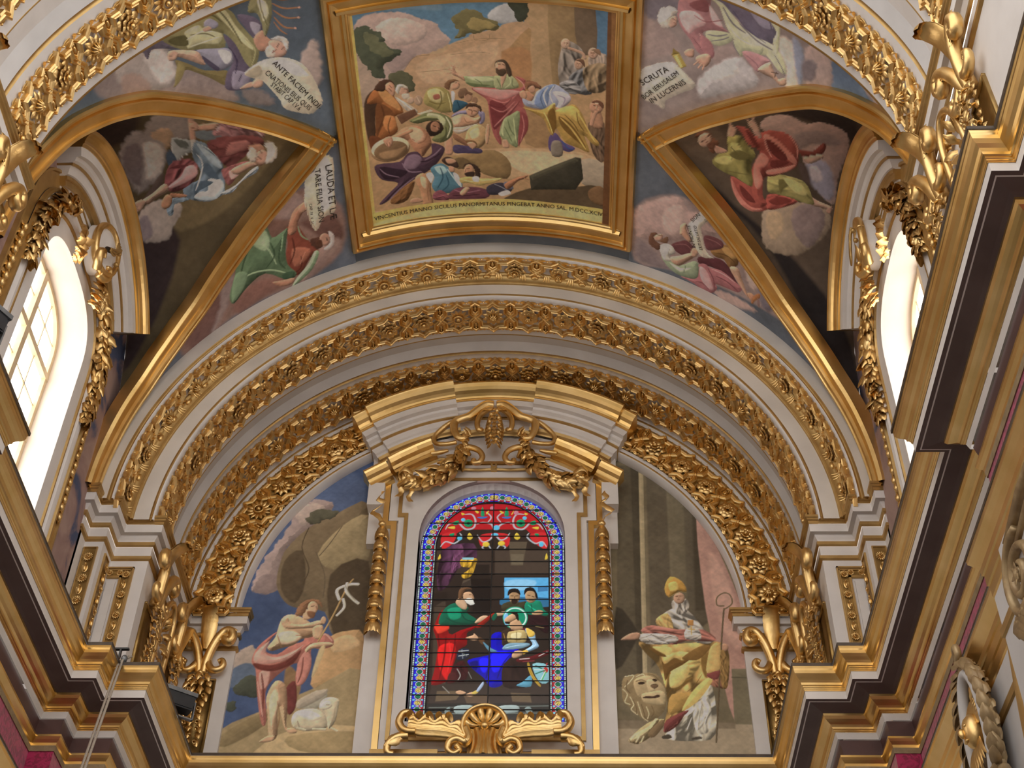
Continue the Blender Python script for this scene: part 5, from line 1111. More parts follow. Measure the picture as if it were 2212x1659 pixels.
PAINT['NR'] = '''
8f807d B
a08c88 r0 s3.9|211.6,963.5 254.3,976.7 265.3,998.0 223.9,1022.4 213.9,1012.3
78707a r0 s3.8|212.7,939.3 260.3,927.2 252.7,953.0 220.8,963.7
9a8682 r1 s4.0 n1.0|312.5,982.3 355.0,961.4 383.9,987.7 381.3,1008.5 331.0,1019.8
b8b2b4 r2 s3.0 n1.3|296.4,1053.3 296.9,1030.1 314.7,1006.1 342.1,980.9 356.9,977.4 379.3,992.2 381.3,1008.5 337.9,1037.2 309.1,1055.0
cfc8c4 r1 s3.0 n0.8|310.7,1017.5 338.3,992.1 354.1,998.0 331.0,1019.8
5a6c84 r0 s2.1 n1.3|490.2,919.6 518.8,915.5 570.2,930.7 610.1,946.1 523.0,947.3 496.6,950.6
d0c0b4 r1 s3.5 n0.7|406.7,925.7 422.0,923.4 440.1,935.7 447.0,976.9 426.6,987.1 422.4,960.4 409.8,947.5
8a90a4 r2 s3.0 n0.7|426.3,916.9 444.0,926.9 451.0,951.2 447.0,976.9 434.3,950.1
a48e88 r2 s3.0 n1.0|448.3,920.2 475.2,916.0 491.5,925.8 494.4,954.1 457.3,971.6
786c70 r1 s3.5 n0.8|446.2,939.6 467.3,933.7 466.1,957.6 450.3,963.3
6f677c r2 s0.5|305.3,904.4 365.6,883.4 402.6,897.8 403.6,922.4 398.1,938.7 373.0,942.3 346.2,927.1 325.8,918.3
c8c8a0 r2 s0.7|303.6,911.9 316.2,919.2 328.0,940.8 342.0,956.9 360.4,964.0 376.1,967.0 390.5,958.4 410.6,970.8 423.8,969.3 415.8,951.8 398.4,940.8 372.7,940.1 351.9,934.3 336.0,923.9 320.4,913.2
c8c8a0 r2 s0.7|389.1,910.3 402.6,906.8 406.7,925.7 406.5,951.3 397.8,936.5 400.8,921.3
52496a l2.9 r1|320.9,917.7 337.2,935.1 357.7,941.4
52496a l2.9 r1|346.7,931.6 373.2,944.5 399.4,947.5
52496a l2.4 r1|335.3,917.2 357.0,934.7 388.4,942.9
dcdcb8 l2.2 r2|327.6,936.3 349.0,951.9 379.5,953.7
9a94ac r1 s1.0|353.1,901.6 378.1,903.4 395.4,919.0 375.5,922.7
4a4260 l2.4 r1|377.2,896.9 389.1,910.3 393.3,922.2
b0b290 r2 s0.7|300.7,959.8 312.2,953.5 333.9,950.4 339.7,957.8 321.4,973.0 304.1,970.7
6a6474 l2.4 r1|303.4,962.5 317.7,959.9 331.7,952.5
6a6474 l1.9 r1|308.9,970.2 325.3,962.0 334.4,955.0
b0b290 r2 s0.7|339.7,957.8 359.3,954.9 384.1,949.4 380.7,962.7 360.7,966.3 354.2,976.1 345.9,969.7
6a6474 l2.2 r1|351.5,974.7 343.0,966.1 339.7,957.8
5c5464 l2.0 r1|402.8,953.0 414.9,964.0 421.6,972.7
a87478 r2 s0.5|259.2,944.0 264.5,921.3 300.7,905.9 305.1,927.6 323.6,944.8 331.3,949.0 307.6,955.1 296.2,963.7 309.5,976.1 315.3,986.1 311.2,995.0 291.3,992.1 280.6,978.5 265.2,963.8
d4a8a8 r2 s1.0|263.7,942.7 284.4,936.5 299.7,948.2 286.3,959.7 277.5,969.7 264.7,956.7
8a5054 r1 s0.7|274.4,927.8 296.9,916.3 302.9,930.6 284.3,934.2
d8b0b0 r1 s1.0|302.1,921.6 315.2,933.6 323.6,944.8 308.8,942.8
8a5054 l1.9 r1|282.5,941.9 299.5,945.9 322.7,935.7
8a5054 l2.0 r1|282.6,973.0 298.2,987.3 308.4,991.1
d8a8a8 l2.2 r2|291.6,965.2 302.2,976.2 310.3,985.5
a87074 r2 s0.5|294.1,966.8 309.0,971.4 315.3,986.1 308.6,993.5 295.7,985.7
b8868a r3 s0.5|354.6,968.7 370.4,962.3 396.3,963.0 389.8,973.0 381.1,986.5 367.4,980.3
8a5a60 l1.7 r1|361.2,970.8 377.2,976.1 383.3,983.1
c49c84 r5 s0.5|380.5,981.9 396.6,965.2 402.8,972.0 412.2,982.0 422.3,977.2 420.8,985.1 416.1,989.8 404.7,985.5 388.9,985.5
c49c84 r4 s0.5|412.6,984.2 422.1,976.0 425.9,982.6 418.7,989.0
5c4438 l1.3|401.0,977.6 411.3,975.2
5c4438 l1.3|406.9,982.1 408.4,974.2
d4c8bc r3 s0.7 n0.9|233.3,958.2 236.0,945.5 249.5,939.6 259.0,941.7 257.2,949.3 250.6,956.0 249.2,970.8 239.8,971.0 233.7,965.3
ece4d8 r1 s0.7 n0.7|238.6,949.6 249.8,944.2 250.4,953.6 241.4,958.5
c89c88 r4 s0.5|248.3,956.6 256.1,950.8 260.0,955.7 258.2,964.7 251.4,969.0 247.6,964.0
6a4434 l1.2|252.9,955.3 256.5,956.7
9a6450 l1.4|255.6,960.6 258.5,962.2
c4947c r4 s0.5|272.5,998.2 279.2,991.2 286.4,991.3 286.0,1001.3 276.5,1003.2
c4947c r4 s0.5|289.6,1000.1 303.4,990.4 311.0,992.6 309.4,1003.0 302.7,1010.4 292.5,1006.5
c4947c l2.5 r3|294.7,1003.3 288.1,1011.8
c4947c l2.5 r3|298.7,1006.9 294.4,1014.6
c4947c l2.5 r3|302.5,1008.0 300.6,1014.9
b09840 r2 q s0.2|255.9,1008.3 265.5,1001.7 277.6,1017.8 269.5,1024.2
d8c470 r1 q s0.2|258.8,1008.7 262.9,1005.7 272.2,1020.8 269.4,1023.0
8a7430 r2 q s0.2|255.2,1008.5 256.9,997.6 266.7,1002.0
cabfae r2 s0.3 n0.3|214.2,1042.8 226.7,1031.8 238.3,1024.8 257.0,1018.0 267.0,1022.5 282.3,1032.6 291.5,1039.6 288.5,1048.4 269.8,1062.6 251.2,1079.1 249.6,1092.9 237.0,1088.8 219.8,1085.8 215.4,1068.5
e4dccc r1 s1.2|224.6,1037.5 247.9,1025.8 267.7,1032.4 244.2,1044.8
'''
PAINT['WL'] = '''
54472f B
6b5b3c r0 s3.8|-112.6,380.3 -35.5,268.3 33.0,308.8 82.3,368.8 99.2,425.6 70.8,438.1 20.8,381.2
3a2e28 r0 s5.5|-190.4,502.6 -154.8,478.3 -134.0,434.3 -65.4,461.5 -50.0,500.5 -87.9,504.6
35292a r0 s3.8|272.1,501.3 83.3,479.5 111.5,426.4 257.9,481.8
8d827c r2 s3.0 n1.5|-77.3,442.7 -113.6,417.7 -114.8,391.8 -92.7,383.3 -43.0,393.0 -36.5,415.8 -47.0,431.0 -57.6,446.0
ac8f70 r2 s1.9 n1.0|-51.5,447.5 -72.7,428.2 -70.1,413.2 -51.7,413.1 -24.5,427.4 -30.2,438.6
968c88 r2 s3.1 n1.3|-52.7,475.3 -77.0,453.2 -55.3,437.8 -33.3,427.2 1.3,434.9 21.7,446.9 37.1,474.4 15.2,483.9 -19.5,489.1
c2b8b0 r1 s3.1 n0.9|-43.4,453.1 -46.2,440.1 -31.3,431.2 -4.0,435.6 15.7,446.0 19.2,461.0 -4.0,459.0
75696a r1 s3.6 n0.9|-43.2,476.0 -47.7,457.3 -10.0,461.2 25.6,471.0 15.2,483.9 -10.8,487.8
5c4c46 r1 s1.9|21.4,448.7 14.9,438.7 34.1,444.9 53.0,461.8 49.6,470.5
a89a90 r2 s1.9 n0.9|71.5,480.3 51.7,458.0 57.2,425.7 71.6,421.6 90.8,434.2 108.4,444.7 102.3,481.1
8a7c80 r1 s2.2 n0.6|75.7,478.8 69.8,467.3 97.7,462.4 102.9,477.4
6a757c r1 s0.7|-53.8,385.2 -53.8,367.5 -36.5,344.2 -29.0,351.1 -31.4,372.2 -40.8,384.5
9aa0a0 r2 s0.5|-37.3,418.8 -50.0,412.7 -42.3,402.0 -37.0,393.9 -15.8,397.0 -11.2,407.0 2.0,418.7 -9.1,421.9
5e6460 r1 s0.9|-45.5,413.7 -37.0,399.7 -23.4,399.0 -25.8,409.3
c8ccca l1.6|-31.3,419.5 -11.8,421.3 1.6,418.7
c8ccca l1.1|1.3,417.9 -8.9,409.3 -14.0,397.8
b58c74 l8.5 r4|-111.3,376.8 -67.1,385.4 -36.1,390.6
b8b4ac l7.2 r4|-36.1,390.6 -10.4,394.2
45566a r1 s0.9|-14.0,430.7 -23.3,422.4 2.0,418.7 6.2,430.2
6f8496 r2 f2 s0.4|-32.9,389.8 -26.6,376.8 3.2,364.3 18.1,360.7 51.9,362.5 61.8,374.5 63.2,389.5 55.7,410.8 44.8,417.0 35.6,412.3 30.8,393.4 14.9,391.4 -3.5,397.8
a8bac6 r2 s0.6|-29.1,387.1 -6.2,373.7 15.8,362.3 19.2,366.3 4.7,379.1 -17.4,385.9
c4d2da r2 s0.6|32.7,382.6 35.4,366.4 47.9,363.0 61.8,374.5 60.7,392.9 55.0,403.4 48.4,395.4 48.3,384.3
4f6274 r1 s0.6|13.5,387.6 8.7,379.7 26.6,370.9 35.1,368.2 28.7,382.2
4f6274 r1 s0.6|37.5,401.5 33.1,391.9 37.8,375.8 46.5,395.1 49.1,402.8
d8e2e6 l2.3 r2|-7.6,391.5 9.5,387.1 30.8,393.4 45.6,400.6
c4d2da l2.2 r2|-29.1,387.1 -11.5,372.6 11.5,363.6
7d92a2 r2 f2 s0.4|62.5,440.9 51.8,434.2 52.8,416.0 57.6,411.0 60.4,429.7 73.6,432.9 74.5,439.4
8a4c50 r3 f3 s0.4|25.0,439.2 4.2,429.9 -4.1,412.1 3.7,397.2 16.6,393.5 31.6,400.8 42.2,420.4 42.0,433.1 35.3,437.8
d0a0a0 r2 s1.1|9.8,408.9 9.7,398.0 22.4,395.1 30.4,408.0 36.8,428.9 33.8,434.9 22.6,418.0
6d3438 r1 s0.6|8.2,430.5 5.3,417.4 8.5,405.1 10.0,419.9
c49a80 r5 s0.4|29.0,439.8 39.7,435.6 48.4,454.0 54.7,463.8 49.1,473.1 40.1,456.6
a87454 r4 s0.4|44.0,433.4 49.3,413.8 52.8,416.0 50.1,432.2
c08a66 r5 s0.4|53.7,446.3 45.0,439.0 50.1,432.2 61.4,435.3 65.1,443.0 61.4,447.2
c49a80 r4 s0.4|49.7,481.4 46.4,471.9 52.0,468.0 60.9,473.6 63.7,480.3 55.3,483.0
8a5c44 l0.8|57.7,480.5 60.3,477.2
8a5c44 l0.8|53.6,481.5 56.1,478.5
7d4444 r2 s0.5 f2|-26.2,375.1 -35.7,353.4 -33.4,332.2 -24.6,308.4 -9.0,301.9 -3.5,313.9 8.7,332.0 19.7,351.7 11.8,361.8 -5.4,370.2
a86c68 r2 s0.9|-19.2,345.7 -19.7,323.8 -8.1,322.2 0.8,342.1 0.7,354.9
5f3030 l2.3 r1|-22.2,370.5 -10.9,358.2 -9.5,340.3
5f3030 l1.7 r1|3.2,364.3 3.6,349.8 -1.8,330.7
9a5c5c r3 f2 s0.4|23.7,364.1 19.1,355.3 14.7,332.7 18.0,325.7 31.5,342.0 42.0,350.4 44.7,358.1
d8a8a0 r2 s0.6|25.4,354.2 28.2,343.5 33.5,342.2 37.8,351.9
b88488 r3 f3 s0.5|-44.8,364.0 -76.7,346.7 -72.1,331.7 -53.8,313.9 -38.1,302.4 -20.0,301.0 -29.8,318.4 -31.3,336.2 -38.1,356.5
8a565c l2.9 r1|-66.3,347.1 -51.5,341.2 -35.6,340.8
8a565c l2.4 r1|-65.7,333.0 -48.3,329.3 -34.4,330.2
d8b0b4 l3.4 r2|-51.7,317.9 -36.4,308.1 -23.3,303.2
d8b0b4 l2.4 r2|-46.5,358.3 -60.5,350.1
c49880 r5 s0.5|-70.1,378.1 -67.3,350.4 -55.7,356.4 -52.0,360.8 -57.5,380.9
c49880 r4 s0.5|-73.0,387.9 -77.3,378.2 -66.4,377.1 -57.5,380.9 -59.8,389.2
8a5c44 l1.0|-69.5,387.9 -69.2,380.9
8a5c44 l1.0|-64.8,388.9 -63.5,382.2
c49880 r5 s0.4|22.3,348.3 16.0,325.5 22.9,315.2 26.0,326.6 32.5,342.1 28.0,350.8
a8b8c8 r3 f3 s0.4|54.9,368.3 46.6,347.2 30.0,327.0 24.9,315.4 33.5,318.1 42.2,337.5 55.7,351.7 57.4,363.0
e0e8ee l1.9 r2|55.2,361.0 48.5,347.4 30.3,325.2
b08068 r4 s0.4|-5.9,324.5 -11.1,310.8 1.2,303.6 19.4,305.5 24.5,311.6 16.9,320.1
c89a84 r4|14.1,300.2 20.0,302.4 23.1,307.0 22.2,312.2 17.7,316.0 11.3,316.9 5.4,314.6 2.3,310.0 3.2,304.8 7.7,301.1
d0c4b8 r3 s0.6 n0.8|-9.2,302.8 -9.7,292.6 4.0,287.6 17.8,290.6 23.3,300.4 19.4,305.5 7.9,300.6
ece2d6 r1 s0.6 n0.6|-5.5,298.8 -1.3,292.2 11.5,291.8 12.3,299.2
c8bcae r3 s0.6 n0.8|3.4,326.8 -5.1,320.9 1.4,314.6 15.5,316.2 16.3,323.7 9.5,327.5
6d4232 l1.7|10.8,313.9 15.6,309.8
6d4232 l1.4|6.7,307.9 2.2,310.1
8a5a48 l1.5|12.2,317.7 15.8,314.4
'''
PAINT['WR'] = '''
554638 B
352b27 r0 s5.7|-119.9,346.8 -119.4,400.7 -105.7,468.8 -36.8,487.5 -76.1,425.9 -91.8,368.9
2a2322 r0 s4.0|62.8,317.4 86.8,347.7 130.1,407.5 218.0,485.3 323.3,500.8 264.0,463.5 133.1,388.2 73.0,317.9
615040 r0 s4.1|-10.8,255.1 -41.8,300.5 -2.4,327.4 26.2,311.8 12.4,276.0
ad9084 r2 s1.2 n0.7|-53.3,363.1 -76.3,371.1 -85.9,393.4 -70.7,419.5 -79.1,436.3 -67.9,463.6 -47.2,476.4 -10.9,479.1 26.9,472.5 59.9,471.5 50.4,453.7 20.4,432.3 -15.2,416.9 -36.6,376.5
8c7872 r1 s3.5 n1.0|-44.2,409.0 -58.0,438.0 -44.2,464.2 -31.8,466.4 -27.6,433.8 -12.4,417.3
9894a4 r2 s2.8 n0.8|10.3,429.5 0.8,449.3 13.4,463.7 39.7,469.9 56.7,465.5 46.9,449.6 28.8,433.0
c0b4b8 r1 s2.4 n0.6|13.6,435.4 11.9,446.6 29.7,453.9 31.7,440.8
5c4a44 r1 s2.8|11.7,420.1 12.1,431.5 36.1,439.3 33.4,429.6
a08a72 r2 s1.6 n0.8|94.4,378.2 79.3,384.4 65.7,420.3 66.8,452.9 76.9,466.9 101.3,464.3 137.1,427.1 133.7,384.3
8a7672 r2 s2.0 n0.8|80.4,417.3 63.4,435.5 70.3,457.0 94.0,460.2 124.8,442.2 107.8,422.3
b89c78 r1 s2.4 n0.6|89.6,382.9 82.7,402.0 106.1,406.8 122.5,391.8
7d3a30 r3 s0.5|-12.6,418.3 -13.4,435.9 -33.8,447.6 -22.5,451.6 -6.9,446.3 -1.3,426.4
c8a088 r4 s0.4|-0.1,427.6 -10.0,447.6 -3.6,451.4 8.1,436.8 5.2,428.1
c49a80 r5 s0.4|52.9,436.7 59.0,450.5 64.5,468.0 70.6,468.4 68.0,458.7 65.5,441.4
b58870 r4 s0.4|69.6,461.7 63.5,468.3 73.7,467.7 73.5,462.9
a89e58 r3 f2 s0.4|44.7,382.5 32.1,383.7 29.4,395.0 34.5,429.7 56.1,442.7 65.1,444.2 63.1,424.0 58.4,400.7 56.7,385.2
6d6432 r1 s0.8|36.3,397.3 40.1,412.9 49.7,404.0 56.4,400.6
c4ba70 r1 s1.0|33.3,402.9 38.1,426.1 53.2,434.8 51.5,419.4
a04a3e r2 f1 s0.4|41.7,334.0 47.6,349.8 55.5,365.8 73.5,382.2 81.3,384.5 86.3,367.2 80.2,351.4 63.6,339.0
c87464 r2 s0.6|43.6,335.1 66.6,346.9 80.5,363.1 81.1,378.7 86.6,365.3 79.5,349.4 61.7,337.9
6d2c26 r1 s0.6|52.2,346.2 60.7,358.3 73.5,368.6 73.0,358.9 66.0,350.8
b05044 r3 f2 s0.4|61.0,383.5 58.4,400.7 64.1,424.1 76.7,401.7 80.3,384.5
7d322a r1 s0.6|68.9,385.9 60.5,400.8 64.2,416.4 73.2,397.7
a04a3e r3 f1 s0.4|-45.9,332.2 -41.8,349.6 -29.4,358.7 -37.7,367.0 -45.4,379.1 -42.1,400.0 -20.9,416.1 5.3,420.5 18.9,415.1 33.0,391.4 37.1,378.2 61.9,377.7 73.2,384.1 78.7,374.7 63.9,364.3 35.6,360.8 18.3,363.5 0.3,369.8 -10.6,353.3 -29.1,343.6
cf7e6c r2 s0.7|-35.4,371.1 -26.9,389.1 -7.3,406.8 5.7,417.7 12.3,416.4 2.0,400.3 -13.2,379.5
cf7e6c r2 s0.6|20.4,363.6 2.1,371.8 9.1,381.9 19.9,380.8 25.5,371.7 41.5,376.6 54.6,371.5 47.3,365.3
cf7e6c r1 s0.6|26.2,381.3 18.8,401.8 12.0,418.3 24.5,406.0 32.1,383.7
6d2c26 r1 s0.7|-26.7,374.1 -15.5,390.6 5.3,406.3 8.9,397.1 -4.7,380.6
6d2c26 r1 s0.7|-39.3,346.2 -26.4,359.0 -5.2,369.1 -11.8,358.9
6d2c26 r1 s0.6|10.6,385.9 9.2,408.6 16.7,401.6 21.1,386.7
6d2c26 l1.8 r1|29.4,373.9 17.8,380.7 6.4,385.5
d89080 l2.4 r2|-32.1,370.6 -7.2,378.4 6.4,385.5
d89080 l2.1 r2|-39.4,402.3 -17.8,415.6 3.5,418.5
958c46 r3 f2 s0.4|22.4,308.7 10.2,318.6 6.6,328.1 -19.5,325.6 -25.4,340.2 -7.8,353.6 5.4,364.4 21.0,359.8 51.7,363.6 42.6,341.8 37.7,326.0 30.4,312.0
c2b868 r1 s0.8|19.9,311.5 13.6,324.6 16.1,336.4 25.7,329.3 25.6,315.7
c2b868 r1 s0.8|-8.8,330.6 -7.9,340.2 5.8,347.2 9.7,336.0
6a6230 r1 s0.8|10.6,330.2 2.2,343.1 10.4,359.1 17.0,344.2
6a6230 l2.0 r1|-0.4,331.4 7.3,337.7 18.7,332.7
6a6230 l1.6 r1|34.6,325.9 35.8,345.3 35.6,360.8
c49a80 r4 s0.5|-25.1,324.7 -52.6,325.4 -45.0,328.2 -36.8,335.1 -21.0,333.1 -21.1,326.4
c49a80 l2.3 r3|-39.5,325.8 -52.3,325.5
c49a80 r4 s0.5|-53.0,348.2 -64.3,352.4 -55.4,358.2 -40.4,364.8 -36.4,361.6 -41.5,355.3
c49a80 l2.3 r3|-53.5,350.0 -66.5,344.3
c49a80 l2.4 r3|-61.2,353.7 -74.5,350.7
c49a80 l2.1 r3|-57.0,350.5 -68.2,353.8
b89080 r4 s0.5|-41.5,355.3 -38.8,365.0 -25.5,368.6 -29.8,360.5
7a4c34 r3 s0.7 n0.5|-10.8,283.2 -23.6,288.9 -23.0,300.4 -12.7,307.2 -5.8,315.5 11.4,311.0 8.3,303.0 -6.3,303.9 -12.5,291.8
c49c84 r4|-8.3,305.3 -0.0,304.3 4.4,300.1 5.2,294.7 2.2,290.0 -4.8,287.8 -13.1,288.8 -19.0,292.7 -20.1,298.1 -16.0,302.9
b58a74 r3 s0.4|0.8,310.3 4.8,326.0 9.3,324.4 11.1,312.9
6d4632 r2 s0.6|0.3,299.7 -7.1,307.7 2.7,311.4 6.7,306.8 5.3,301.9
4a2e20 l1.7|-2.4,291.7 -5.0,294.8
4a2e20 l1.7|-12.2,297.2 -15.8,300.7
8a5a44 l1.9|-8.2,296.4 -2.7,300.4
6a3a2c l1.2|1.4,303.0 -1.7,306.6
'''
